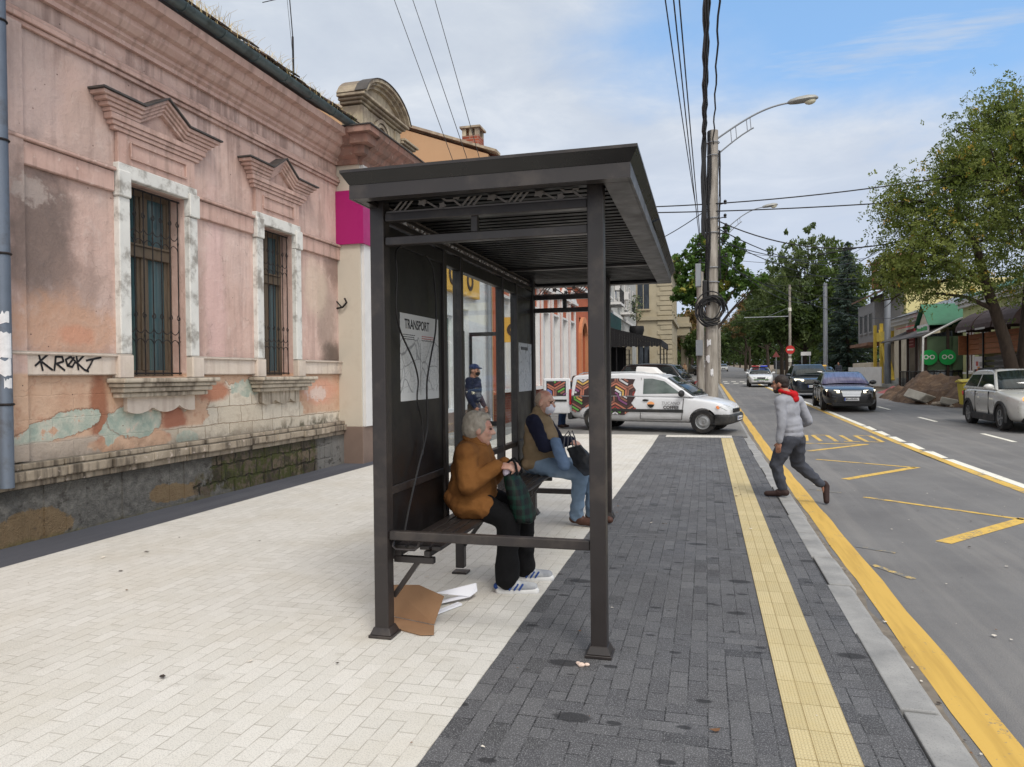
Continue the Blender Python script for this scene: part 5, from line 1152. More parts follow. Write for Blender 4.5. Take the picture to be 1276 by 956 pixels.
    for k in range(300): y=74+k*.18; m.box(10.97,11.03,y,y+.05,G(y)+.5,G(y)+1.9)
    for y in range(74,130,4): m.prism([(10.96,y,G(y)+1.7),(11.04,y,G(y)+1.7),(11.04,y,G(y)+1.76),(10.96,y,G(y)+1.76)],(0,3.9,.055))
    m.build('railing',M_black,T)
misc_right()
# ---------------------------------------------------------------- trees
def leafm(name,a,b,c=None,tr=.25):
    N=NT(name); n=N.noise(N.pos(),.9,4,.6); n2=N.noise(N.pos(),14,2); rnd=N.nd('ShaderNodeObjectInfo').outputs['Random']
    col=N.mix(N.ss(n,.35,.68),C(*a),C(*b)); col=N.mix(N.ss(n2,.45,.7,0,.5),col,C(*[min(255,int(k*1.25)) for k in b]))
    if c: col=N.mix(N.ss(N.noise(N.pos(),.55,3),.60,.68,0,.85),col,C(*c))
    N.b.inputs['Subsurface Weight'].default_value=0
    N.done(col,.6,0,None,.3); t=N.nd('ShaderNodeBsdfTranslucent'); N.put(t.inputs[0],N.mix(.5,col,(.25,.35,.05,1))); mx=N.nd('ShaderNodeMixShader'); mx.inputs[0].default_value=tr; N.t.links.new(N.b.outputs[0],mx.inputs[1]); N.t.links.new(t.outputs[0],mx.inputs[2]); N.t.links.new(mx.outputs[0],N.out.inputs[0]); return N.mat
M_bark=pm('dark_bark',(64,54,46),.95,0,.3,5,1,14,.03,sc=(3,3,.6))
def leaves_quads(rs,cent,n_per,spread,size,droop=0,aspect=.45,norm_up=.0):
    C0=np.repeat(np.asarray(cent,float),n_per,0); k=len(C0)
    off=rs.normal(0,1,(k,3)); off/=np.linalg.norm(off,axis=1,keepdims=True)+1e-9; off*=(rs.rand(k,1)**.45)*np.asarray(spread); P=C0+off
    a=rs.normal(0,1,(k,3)); a[:,2]-=droop; a/=np.linalg.norm(a,axis=1,keepdims=True); b=rs.normal(0,1,(k,3)); b[:,2]+=norm_up; b=np.cross(a,b); b/=np.linalg.norm(b,axis=1,keepdims=True)+1e-9
    s=size*rs.uniform(.55,1.25,(k,1)); a*=s; b*=s*aspect
    V=np.stack([P-a,P-b*.9+a*.1,P+a,P+b*.9+a*.1],1).reshape(-1,3); return V
def crown(name,T,cl,mats,mi=None):
    F=np.arange(len(cl)).reshape(-1,4); L=np.array(root_loc(T)); return raw_mesh(name,cl-L,F,mats,T,mi)
def branch_tree(rs,base,trunks,depth,spread_len,m,tips,ang=.6):
    # recursive limbs; returns end points in tips
    def grow(p,d,L,r,k):
        q=p+d*L; mid=(p+q)/2+Vector(rs.normal(0,.05*L,3)); m.tube([p,mid,q],[r,r*.85,r*.7],8 if k>1 else 5,cap=False)
        if k<=2: tips.append(mid)
        if k==0: tips.append(q); return
        n=2+(rs.rand()<.55)
        for i in range(n):
            ax=Vector(rs.normal(0,1,3)); ax=(ax-d*ax.dot(d)).normalized(); dd=(d+ax*ang*rs.uniform(.6,1.3)+Vector((0,0,.10))).normalized()
            grow(q,dd,L*rs.uniform(.66,.9),r*.66,k-1)
    for p,d,L,r in trunks: grow(Vector(p),Vector(d).normalized(),L,r,depth)
def big_street_tree():
    rs=np.random.RandomState(12); g=G(27.5)-.1; B=(10.15,27.6,g)
    T=thing('street_tree','tall leafy acacia with yellowing feathery foliage and twin dark trunks by the silver car','tree',B)
    m=MB(); tips=[]
    m.tube([(10.1,27.6,g-.1),(9.95,27.6,g+1.2),(9.6,27.5,g+2.6),(9.0,27.3,g+4.4),(8.7,27.2,g+5.6)],[.26,.21,.18,.15,.12],10); m.tube([(10.25,27.7,g-.1),(10.3,27.7,g+2),(10.45,27.75,g+4),(10.6,27.8,g+6)],[.30,.24,.2,.17],10)
    m.tube([(9.3,27.4,g+3.5),(8.4,27.2,g+3.95),(7.4,27,g+4.1)],[.08,.06,.03],6); m.tube([(9.0,27.3,g+4.4),(8.0,26.9,g+5.0),(6.8,26.7,g+5.3)],[.09,.06,.03],6)
    branch_tree(rs,B,[((8.7,27.2,g+5.6),(-.5,-.1,.8),.95,.10),((10.6,27.8,g+6),(.1,.1,1),1.5,.15),((10.6,27.8,g+5.8),(.8,.2,.5),1.4,.12),((10.6,27.8,g+5.8),(-.3,-.7,.7),1.35,.12),((10.5,27.8,g+5),(.2,.8,.5),1.35,.11),((9.0,27.3,g+4.4),(-.8,-.4,.15),1.1,.08),((10.45,27.7,g+4.2),(.4,-.8,.3),1.2,.09)],4,1,m,tips)
    tr=m.build('trunk',M_bark,T,smooth=True,ang=80)
    tp=np.array([tuple(t) for t in tips]); 
    # keep the crown's lopsided outline: tall on the right, long low skirt on the left
    cut=lambda P:(P[:,2]>g+4.25+.2*np.maximum(0,7.2-P[:,0])-.25*np.maximum(0,P[:,0]-9))&(P[:,0]>5.75)&(P[:,2]<g+11.2-.58*np.maximum(0,9.6-P[:,0])+.3*np.sin(P[:,0]*3))
    extra=[]
    for i in range(420):
        u=rs.rand(); x=5.9+u*8; zc=g+4.6+min(1,(x-5.6)/4)*2.6; rz=1.0+min(1,(x-5.6)/4)*2.9; th=rs.uniform(0,6.28); rr=rs.rand()**.5; extra.append((x,27.3+2.9*rr*math.cos(th)*min(1,.35+(x-5.7)/4),zc+rz*rr*math.sin(th)))
    for i in range(150): extra.append((rs.uniform(6.2,10.5),rs.uniform(25.6,28.4),g+rs.uniform(3.5,5.2)))
    tp=np.concatenate([tp,np.array(extra)]); tp=tp[cut(tp)]
    # feathery sprays: leaflets along short drooping stalks
    V=[]
    NS=14500; sprays=tp[rs.randint(0,len(tp),NS)]+rs.normal(0,.36,(NS,3))
    d=rs.normal(0,1,(NS,3)); d[:,2]=d[:,2]*.5-.35; d/=np.linalg.norm(d,axis=1,keepdims=True); side=np.cross(d,rs.normal(0,1,(NS,3))); side/=np.linalg.norm(side,axis=1,keepdims=True)+1e-9
    for k in range(4):
        c=sprays+d*(.075*k)+rs.normal(0,.02,(NS,3)); 
        for s in (-1,1):
            u=side*s*.078+d*.03+rs.normal(0,.02,(NS,3)); w=d*.028+rs.normal(0,.012,(NS,3)); V.append(np.stack([c,c+u*.5-w,c+u,c+u*.5+w],1))
    V=np.stack(V,1).reshape(-1,4,3); mi=np.repeat((rs.rand(NS)<.03).astype(int),8)
    # one yellowed branch group on the right
    cc=V.mean(1); ye=(np.linalg.norm(cc-np.array([10.4,26.2,g+6.9]),axis=1)<.65)|(np.linalg.norm(cc-np.array([10.1,26.0,g+4.6]),axis=1)<.5); mi[ye&(rs.rand(len(mi))<.7)]=1
    crown('crown',T,V.reshape(-1,3),[leafm('acacia_leaf',(58,74,34),(114,122,60),None,.3),leafm('yellow_leaf',(168,138,58),(186,152,70),None,.3)],mi)
big_street_tree()
def blob_tree(name,label,base,h,trunk_h,lobes,mat,seed,n=7000,size=.3,droop=0,aspect=.5,hollow=.45,group=None,trunk_r=.22):
    """lobes: (dx,dy,z,r[,rz]) clumps making up an uneven crown"""
    rs=np.random.RandomState(seed); T=thing(name,label,'tree',base,0,group); m=MB(); b=Vector(base)
    m.tube([b+Vector((0,0,-.3)),b+Vector((rs.normal(0,.05),0,trunk_h*.5)),b+Vector((rs.normal(0,.1),0,trunk_h)),b+Vector((0,0,h*.8))],[trunk_r*1.2,trunk_r,trunk_r*.8,.05],8,cap=False)
    for l in lobes: 
        c=b+Vector(l[:3]); m.tube([b+Vector((0,0,min(trunk_h*.9,l[2]*.6))),(b+Vector((l[0]*.4,l[1]*.4,l[2]*.72))),c],[trunk_r*.5,trunk_r*.3,.03],5,cap=False)
    m.build('trunk',M_bark,T,smooth=True)
    L=np.array([(l[0],l[1],l[2],l[3],l[4] if len(l)>4 else l[3]) for l in lobes]); w=L[:,3]**2*L[:,4]; w/=w.sum(); Vs=[]
    # clumps of leaves on the lobes' shells, with gaps between clumps
    nc=max(30,n//36); idx=rs.choice(len(L),nc,p=w); d=rs.normal(0,1,(nc,3)); d/=np.linalg.norm(d,axis=1,keepdims=True); rr=(hollow+(1-hollow)*rs.rand(nc,1)); cen=np.array(base)+L[idx,:3]+d*rr*np.stack([L[idx,3],L[idx,3],L[idx,4]],1)
    sp=L[idx,3:4]*rs.uniform(.16,.34,(nc,1)); sp=np.repeat(sp,36,0)
    V=leaves_quads(rs,cen,36,sp,size,droop,aspect); 
    crown('crown',T,V,[mat]); return T
LM_maple=leafm('maple_leaf',(40,68,28),(78,106,44),(150,140,60)); LM_birch=leafm('birch_leaf',(56,70,42),(92,104,62)); LM_dark=leafm('dark_far_leaf',(36,52,28),(66,82,42)); LM_rust=leafm('rusty_leaf',(92,74,50),(122,96,64)); LM_mid=leafm('mid_leaf',(54,74,36),(92,108,54)); LM_spruce=leafm('spruce_needle',(38,52,46),(66,82,74),None,.1)
def maple():
    y=58; g=G(y); b=(.45,y,g)
    blob_tree('maple_tree','green maple with open layered crown behind the utility pole',b,12,4.2,[(a*.66,bb,zz+1.0,*(q*.86 for q in rr)) for a,bb,zz,*rr in [(-2.6,0,6.3,1.6),(-3.2,.5,8.4,1.5),(-1.2,.3,9.6,1.6),(.5,0,8.2,1.9),(2.6,.4,9.3,1.4),(3.3,0,7.2,1.5,1.0),(4.6,.3,6.6,1.0,.7),(1.4,0,10.4,1.2),(-1.5,.6,7,1.8),(0,-.6,5.6,1.3),(5.6,.2,6.9,.8,.6),(1.3,.4,6.4,1.4)]],LM_maple,5,8200,.2,.2,.6,.3)
maple()
def far_trees():
    # x in metres across, y along the street
    spec=[ # base, height, lobes, mat
     ('birch_tree','tall pale birch with drooping branches, highest of the right hand tree row',(10.7,86),17,[(0,0,13.0,2.6,3.4),(-2.2,0,11.5,2.4,3.8),(2.4,.5,12.5,2.6,3.4),(-2.8,.5,8,2.2,3.4),(0,-1,8,3,3.6),(3.2,0,8,2.6,3.4),(.5,0,15.6,1.5,1.6),(-1.4,0,15,1.2,1.6),(2,0,15,1.3,1.5),(1.2,-1.6,5,2.6,2.6),(-2.5,-1,5,2.4,2.4)],LM_birch,1.4),
     ('birch_tree','second pale birch leaning over the road left of the tallest one',(9.4,98),16,[(0,0,11,2.8,3),(-2,0,9.5,2.4,3),(-3.2,0,7.8,2.2,2.6),(2,0,10,2.4,3),(0,0,7,3,3),(.8,0,14.4,1.4,1.6),(-1.5,0,13,1.6,1.8)],LM_birch,1.2),
     ('street_tree','dark green roadside tree below the birches on the right',(8.6,84),9.5,[(0,0,6.6,2.6,2.2),(-1.8,0,5.4,2.0,1.8),(1.8,.3,5.8,2.2,2),(0,0,8.4,1.4,1.4),(-2.9,.2,4.4,1.4,1.1)],LM_dark,.3),
     ('street_tree','dark tree arching over the far carriageway from the right',(8.8,112),16,[(0,0,12.5,3,3),(1.5,0,10.5,3,3),(-1.5,0,10.2,2.8,2.6),(0,0,8.5,3,2.8),(-2.6,0,7.4,2.6,2.2),(-4.6,0,6.2,2,1.6),(2,0,8,2.6,2.6),(-1,0,10.8,2,1.7)],LM_dark,.3),
     ('street_tree','furthest dark tree closing the street on the right',(7.6,150),14,[(0,0,9,3.6,3.4),(-3,0,7.6,3,2.6),(3,0,8.6,3,3),(0,0,12,2.2,2),(-5,0,6,2.2,1.8)],LM_dark,.3),
     ('street_tree','furthest dark tree closing the street on the left',(-3.5,150),13,[(0,0,8.5,3.4,3.2),(3,0,7.6,3,2.6),(-3,0,8,3,3),(0,0,11.2,2,2)],LM_dark,.3),
     ('street_tree','rust brown tree rising beyond the stone portico',(-2.0,112),10.5,[(0,0,7.2,2.4,2.4),(-2,0,6,2,2),(2,0,5.8,2.2,2),(0,0,9.2,1.3,1.3)],LM_rust,.2),
     ('street_tree','mid green tree left of the road beyond the rust brown one',(-.6,122),10,[(0,0,6.4,2.6,2.4),(1.6,0,5.2,2.2,2),(-2,0,6,2.2,2.2),(0,0,8.6,1.5,1.4)],LM_mid,.3),
     ('street_tree','dark low tree behind the second concrete pole',(.4,96),6.8,[(0,0,4.6,1.9,1.8),(1.1,0,3.8,1.5,1.4),(-1.6,0,4.2,1.7,1.6)],LM_dark,.3),
     ('street_tree','reddish far tree touching the skyline left of the birches',(7.5,132),13.4,[(0,0,9.5,2.6,2.6),(-2.2,0,8.2,2.2,2.0),(-.5,0,12,1.6,1.5)],LM_rust,.2),
     ('street_tree','dark bushy tree behind the spruce',(15.5,92),10.5,[(0,0,6.5,2.8,2.8),(2.4,0,5.6,2.4,2.4),(-2.2,0,5.8,2.4,2.4),(0,0,8.8,1.6,1.5)],LM_dark,.3),
     ('street_tree','mid green tree between birch and spruce behind the fence',(13.9,84),15,[(0,0,12,2.2,2.6),(-1,0,9.5,2.4,2.6),(1.2,0,9.8,2.4,2.6),(0,0,6,2.2,2.6),(-1.8,0,4.8,2,2),(1.8,0,4.6,2,2),(0,0,8.4,1.2,1.2)],LM_mid,.6)]
    for i,(nm,lab,(x,y),h,lobes,mat,dr) in enumerate(spec):
        blob_tree(nm,lab,(x,y,G(y)-.1),h,h*.25,lobes,mat,40+i,8600,.27,dr,.45,.35,'trees along the far street')
    for y in (170,200,240,290,350):
        for s,x in ((-1,-5.5),(1,10.5)):
            k=int(y+s); blob_tree('street_tree','hazy tree in the avenue at the far end of the street',(x,y,G(y)-.2),12,3,[(0,0,8.2,3.6,3.4),(-s*3,0,6.2,3,2.6),(s*3,0,6.4,3,3),(0,0,10.8,2.2,1.8),(s*1,-1,3.6,3,2.2)],LM_dark,k,3000,.5,.3,.55,.35,'avenue at the far end')
far_trees()
def spruce():
    rs=np.random.RandomState(77); y=76; g=G(y); x=13.3; T=thing('spruce_tree','blue grey spruce with tiered drooping boughs beside the board house','tree',(x,y,g)); H=13.3
    m=MB(); m.tube([(x,y,g-.2),(x,y,g+H)],[.22,.02],8); V=[]; zs=1.2
    while zs<H-.2:
        R0=2.9*(1-zs/H)**.85+.12; n=int(7+R0*4)
        for k in range(n):
            t=rs.uniform(0,6.28); r=R0*rs.uniform(.7,1.1); p0=np.array([x,y,g+zs]); p1=p0+np.array([r*math.cos(t),r*math.sin(t),-.18*r+.1]); m.tube([tuple(p0),tuple(p1)],[.03,.008],3,cap=False)
            q=int(10+r*14)
            for j in range(q):
                u=.15+.9*rs.rand(); c=p0+(p1-p0)*u+rs.normal(0,.08,3); a=np.array([math.cos(t)+rs.normal(0,.6),math.sin(t)+rs.normal(0,.6),-.5+rs.normal(0,.3)])*.15; b=rs.normal(0,1,3); b=np.cross(a,b); b=b/np.linalg.norm(b)*.06; V.append([c-a,c-b,c+a,c+b])
        zs+=.42
    m.build('trunk',M_bark,T); V=np.array(V).reshape(-1,3); crown('crown',T,V,[LM_spruce])
spruce()
def treeline():
    rs=np.random.RandomState(5); V=[]; n=14000
    x=rs.uniform(-60,70,n); y=rs.uniform(380,410,n); keep=(np.abs(x-3)>3.2); top=13+2.5*np.sin(x*.31)+2*np.sin(x*.83+1); z=rs.rand(n)**.8*top; c=np.stack([x,y,5.1+z],1)[keep]
    x2=rs.uniform(13,60,9000); y2=rs.uniform(128,150,9000); c2=np.stack([x2,y2,1.6+rs.rand(9000)**.8*(9+2*np.sin(x2*.5))],1)
    x3=rs.uniform(-40,-6,5000); y3=rs.uniform(128,150,5000); c3=np.stack([x3,y3,1.6+rs.rand(5000)**.8*(9+2*np.sin(x3*.5))],1)
    V=np.concatenate([leaves_quads(rs,c,1,np.array([.1,.1,.1]),1.3),leaves_quads(rs,np.concatenate([c2,c3]),1,np.array([.1,.1,.1]),.75)]); o=raw_mesh('treeline',V,np.arange(len(V)).reshape(-1,4),LM_dark); tag(o,kind='stuff')
treeline()
def shrubs():
    for i,(x,y,h) in enumerate(((11.7,78,2.6),(11.9,81.5,2.2),(12.2,88,3.0),(12.0,95,2.8))):
        lab=['dark leafy shrub behind the fence nearest the spruce','low rounded shrub behind the fence next to the nearest one','tall shrub behind the middle of the far fence','dark shrub at the far end of the long fence'][i]
        rs=np.random.RandomState(90+i); T=thing('shrub',lab,'shrub',(x,y,G(y)),0,'shrubs behind the far fence'); V=leaves_quads(rs,np.array([[x,y,G(y)+h*.5]]),1500,np.array([1.6,1.6,h*.55]),.2); crown('foliage',T,V,[LM_dark if i%2 else LM_mid]); m=MB(); m.tube([(x,y,G(y)-.2),(x,y,G(y)+h*.6)],.05,5); m.build('stem',M_bark,T)
shrubs()
# ---------------------------------------------------------------- vehicles
def carpaint(name,rgb,metal=.3,rough=.28,dirt=(120,112,100),da=.25):
    N=NT(name); p=N.obj(); z=N.sep(p)[2]; n=N.noise(p,2.5,5,.6); c=N.mix(N.mul(N.ss(N.add(z,N.mul(n,.5)),.95,.35),da),C(*rgb),C(*dirt))
    return N.done(c,N.ss(n,.3,.7,rough-.06,rough+.08),metal,None,.5,.6)
M_tyre=pm('tyre_rubber',(30,30,31),.85,0,.15,8,.2,60,dirt=(78,72,66),da=.5,ds=4)
M_rim=pm('dull_alloy',(150,152,154),.4,.7,.1,6,0,dirt=(96,88,78),da=.5,ds=6)
M_plastic=pm('black_bumper_plastic',(38,39,41),.65,0,.1,5,.1,60,dirt=(78,74,68),da=.4,ds=3)
M_cglass=window_glass('car_glass',(24,30,32),(40,50,52))
def lampglass(name,rgb,em=0):
    N=NT(name); N.b.inputs['Emission Color'].default_value=C(*rgb); N.b.inputs['Emission Strength'].default_value=em; return N.done(C(*rgb),.12,.0,None,.6,.5)
M_lamp=lampglass('clear_lamp_lens',(196,200,202)); M_lampon=lampglass('lit_headlamp',(255,246,214),2.2); M_red=lampglass('red_lamp_lens',(150,20,22)); M_amber=lampglass('amber_lamp_lens',(226,130,60)); M_amberon=lampglass('lit_amber_lamp',(255,160,70),1.3)
M_chrome=pm('chrome_trim',(190,192,194),.15,1,.05,3,0); M_plate=pm('white_number_plate',(214,216,218),.5,0,.05,4,0); M_plateink=pm('plate_ink',(40,40,48),.5,0,.05,4,0)
def pl(xs,v):   # piecewise-linear
    for (a,b),(c,d) in zip(xs,xs[1:]):
        if v<=c: return b+(d-b)*(v-a)/(c-a) if c>a else d
    return xs[-1][1]
def sect(T,name,mat,xs,fz,fw,zlow,tuck,wheels,R_,arch_pad=.055,sub=2):
    """lower body as a loft along x: fz(x) shoulder height, fw(x) half width, cut by wheel arches"""
    m=MB(); V=[];k=0
    for x in xs:
        w=fw(x); zt=fz(x); zl=zlow(x)
        ring=[(0,zl),(w*.80,zl),(w*.955,zl+.09),(w*.99,zl+(zt-zl)*.38),(w,zl+(zt-zl)*.62),(w*.975,zt-.07),(w*(.975-tuck),zt-.005),(w*.55,zt+.022),(0,zt+.03)]
        k=len(ring); V+=[(x,y,z) for y,z in ring]+[(x,-y,z) for y,z in ring[-2:0:-1]]
    K=2*k-2; F=[]
    for i in range(len(xs)-1):
        for j in range(K): F.append((i*K+j,i*K+(j+1)%K,(i+1)*K+(j+1)%K,(i+1)*K+j))
    F.append(tuple(range(K))[::-1]); F.append(tuple((len(xs)-1)*K+j for j in range(K)))
    m.add(V,F); o=m.build(name,mat,T,world=False,smooth=True,ang=180)
    s=o.modifiers.new('s','SUBSURF'); s.levels=sub; s.render_levels=sub
    cut=[]
    for wx in wheels:
        c=MB().lathe([(R_+arch_pad,-3),(R_+arch_pad,3)],Matrix.Translation((wx,0,R_))@Matrix.Rotation(PI/2,4,'X'),36).build('cut',mat,T,world=False); cut.append(c)
        b=o.modifiers.new('b','BOOLEAN'); b.operation='DIFFERENCE'; b.object=c; b.solver='EXACT'
    bake(o)
    for c in cut: bpy.data.objects.remove(c)
    o.data.shade_smooth(); o.data.set_sharp_from_angle(angle=R(38)); return o
def wheel(T,x,y,r,w,side,spokes=5,rimmat=None,rr=.64,steel=False):
    M=Matrix.Translation((x,y,r))@Matrix.Rotation(-side*PI/2,4,'X')
    m=MB(); m.lathe([(r*rr,-w/2),(r*.93,-w/2),(r,-w*.36),(r,w*.36),(r*.93,w/2),(r*rr,w/2)],M,28,caps=False); t=m.build('wheel',M_tyre,T,world=False,smooth=True,ang=30)
    m=MB(); q=r*rr
    if steel: m.lathe([(q,w*.45),(q*.93,w*.42),(q*.86,w*.25),(q*.55,w*.36),(q*.28,w*.30),(q*.25,w*.36),(0.01,w*.36)],M,24,caps=False)
    else:
        m.lathe([(q,w*.48),(q*.9,w*.46),(q*.86,w*.1),(.01,w*.1)],M,24,caps=False); m.lathe([(q*.26,w*.1),(q*.24,w*.40),(.01,w*.42)],M,12,caps=False)
        for i in range(spokes):
            a=2*PI*i/spokes; b=MB(); P0=[(q*.18*math.cos(a+.5)*1,q*.18*math.sin(a+.5)),(q*.9*math.cos(a+.17),q*.9*math.sin(a+.17)),(q*.9*math.cos(a-.17),q*.9*math.sin(a-.17)),(q*.18*math.cos(a-.5),q*.18*math.sin(a-.5))]
            m.prism([M@Vector((u,v,w*.40)) for u,v in P0],M.to_3x3()@Vector((0,0,w*.06)))
    m.build('rim',rimmat or M_rim,t,world=False,smooth=True,ang=30)
    m=MB(); m.lathe([(q*.84,w*.02),(.01,w*.02)],M,16,caps=False); m.build('brake_disc',M_black,t,world=False)
    return t
class Cabin:
    def __init__(s,prof,wb,wt,zb,zt): s.p=prof; s.wb=wb; s.wt=wt; s.zb=zb; s.zt=zt
    def y(s,z): return s.wb+(s.wt-s.wb)*(z-s.zb)/(s.zt-s.zb)
    def body(s,T,name,mat):
        m=MB(); n=len(s.p); m.add([(x,s.y(z),z) for x,z in s.p]+[(x,-s.y(z),z) for x,z in s.p],[tuple(range(n)),tuple(range(2*n-1,n-1,-1))]+[(i,n+i,n+(i+1)%n,(i+1)%n) for i in range(n)])
        return m.build(name,mat,T,world=False,bevel=.05,seg=3,smooth=True,ang=60)
    def side(s,T,name,mat,poly,off=.006,both=True,sides=(1,-1)):
        out=[]
        for sg in sides:
            m=MB(); m.prism([(x,sg*(s.y(z)+off-.02),z) for x,z in poly],(0,sg*.02,0)); out.append(m.build(name,mat,T,world=False,bevel=.004))
        return out
    def cross(s,T,name,mat,a,b,inset,off=.012,bow=.0):   # windscreen-like pane between profile points a(low) and b(high)
        a=Vector((a[0],0,a[1]));b=Vector((b[0],0,b[1])); d=(b-a).normalized(); n=Vector((d.z,0,-d.x)); 
        if n.x*(1 if a.x>0 else -1)<0: n=-n
        if abs(n.x)<1e-3: n=Vector((0,0,1))
        a2=a+d*inset[0]; b2=b-d*inset[1]; ya=s.y(a2.z)-inset[2]; yb=s.y(b2.z)-inset[2]; m=MB(); k=8; V=[]
        for i in range(k+1):
            t=-1+2*i/k; bo=n*(off+bow*(1-t*t)); V+=[(a2+bo)+Vector((0,ya*t,0)),(b2+bo)+Vector((0,yb*t,0))]
        m.add(V,[(2*i,2*i+1,2*i+3,2*i+2) for i in range(k)]); o=m.build(name,mat,T,world=False,smooth=True); sd=o.modifiers.new('s','SOLIDIFY'); sd.thickness=.012; sd.offset=0; return o
def plate(T,M,txt='',w=.52,h=.11,flag=True):
    m=MB(); m.box(-w/2,w/2,-h/2,h/2,0,.012); m.v=[tuple(M@Vector(v)) for v in m.v]; p=m.build('number_plate',M_plate,T,world=False)
    m=MB(); rnd=random.Random(len(txt)+int(w*1000)); x=-w*.38
    while x<w*.42:
        b=rnd.uniform(.018,.034); k=rnd.choice((0,1)); m.box(x,x+b,-h*.30,h*.30 if k else h*.1,.0122,.0135); x+=b+.018
    m.v=[tuple(M@Vector(v)) for v in m.v]; m.build('lettering',M_plateink,p,world=False)
    if flag: m=MB(); m.box(-w/2+.001,-w/2+.045,-h/2,h/2,.0122,.0135); m.v=[tuple(M@Vector(v)) for v in m.v]; m.build('blue_band',pm('plate_blue',(40,70,150),.5,0,.05,3,0),p,world=False)
def mirrors(T,x,y,z,mat,s=1,sides=(1,-1)):
    for sg in sides:
        m=MB(); m.ell((x,sg*(y+.12*s),z),(.07*s,.13*s,.085*s),n=12,k=8); m.bar((x+.01,sg*y,z-.05),(x+.01,sg*(y+.08),z-.03),.05,.04); m.build('wing_mirror',mat,T,world=False,smooth=True)
FRONT=lambda x,z:plane_M((x,0,z),(0,1,0),(0,0,1))
def half(m): return m
def lampblk(T,name,mat,x,y0,y1,z0,z1,dx,both=True,rake=.0,sides=(1,-1)):
    for sg in sides:
        m=MB(); pts=[(x,sg*y0,z0),(x-rake,sg*y1,z0+.03),(x-rake-.05,sg*y1,z1),(x-.03,sg*y0,z1-.03)]; m.prism(pts,(dx,0,0)); m.build(name,mat,T,world=False,bevel=.015,seg=2)
# --- the white van with the coloured wrap, nose towards the road
M_vwhite=carpaint('white_van_paint',(206,208,212),0,.3,(136,130,122),.6)
def wrap_part(T,y,x0,x1,z0,z1,shape,name,parent,seed):
    # nested angular hooks in bright outlines on a dark ground, clipped to the panel
    cols=[(56,42,44),(176,112,92),(140,96,84),(110,122,178),(192,158,92),(96,158,74),(128,78,118),(186,186,190),(78,58,56),(146,70,66)]
    mats=[pm('wrap_colour_%s'%w,c,.4,0,.06,3,0) if 'wrap_colour_%s'%w not in bpy.data.materials else bpy.data.materials['wrap_colour_%s'%w] for w,c in zip(('umber','salmon','clay','violet','gold','green','plum','silver','coffee','red'),cols)]
    m=MB(); sg=math.copysign(1,y); m.poly([(x,y,z) for x,z in shape],0); rnd=random.Random(seed)
    from mathutils.geometry import intersect_point_tri_2d
    def inside(px,pz):
        n=len(shape); c=False; j=n-1
        for i in range(n):
            xi,zi=shape[i];xj,zj=shape[j]
            if (zi>pz)!=(zj>pz) and px<(xj-xi)*(pz-zi)/(zj-zi)+xi: c=not c
            j=i
        return c
    def strokep(P,w,ci,lift):
        for a,b in zip(P,P[1:]):
            a=Vector(a);b=Vector(b); d=(b-a); L=d.length; d.normalize(); s=Vector((-d.y,d.x))*w/2; n=max(1,int(L/.04))
            for k in range(n):
                p=a+d*(L*k/n-w*.3*(k==0)); q=a+d*(L*(k+1)/n+w*.3*(k==n-1)); c=(p+q)/2
                if inside(c.x,c.y): m.poly([(v.x,y+sg*lift,v.y) for v in (p-s,q-s,q+s,p+s)],ci)
    R0=.36
    cx=x0; row=0
    zc=z0
    while zc<z1+R0:
        cx=x0+(row%2)*.33
        while cx<x1+R0:
            base=rnd.choice((PI/6,PI/6,PI/6+PI)); cc=rnd.sample(range(1,10),3); lift=.004
            hexa=[(cx+R0*.96*math.cos(base+PI/3*i),zc+R0*.96*math.sin(base+PI/3*i)) for i in range(7)]; strokep(hexa,.045,rnd.choice((1,2,8)),lift)
            for k,rr in enumerate((.70,.46,.22)):
                P=[(cx+R0*rr*math.cos(base+PI/3*i),zc+R0*rr*math.sin(base+PI/3*i)) for i in range(5)]; strokep(P,.05 if k<2 else .04,cc[k],lift+.001*(k+1))
            cx+=.66
        zc+=.57; row+=1
    return m.build(name,mats,parent,world=False,flip=False)
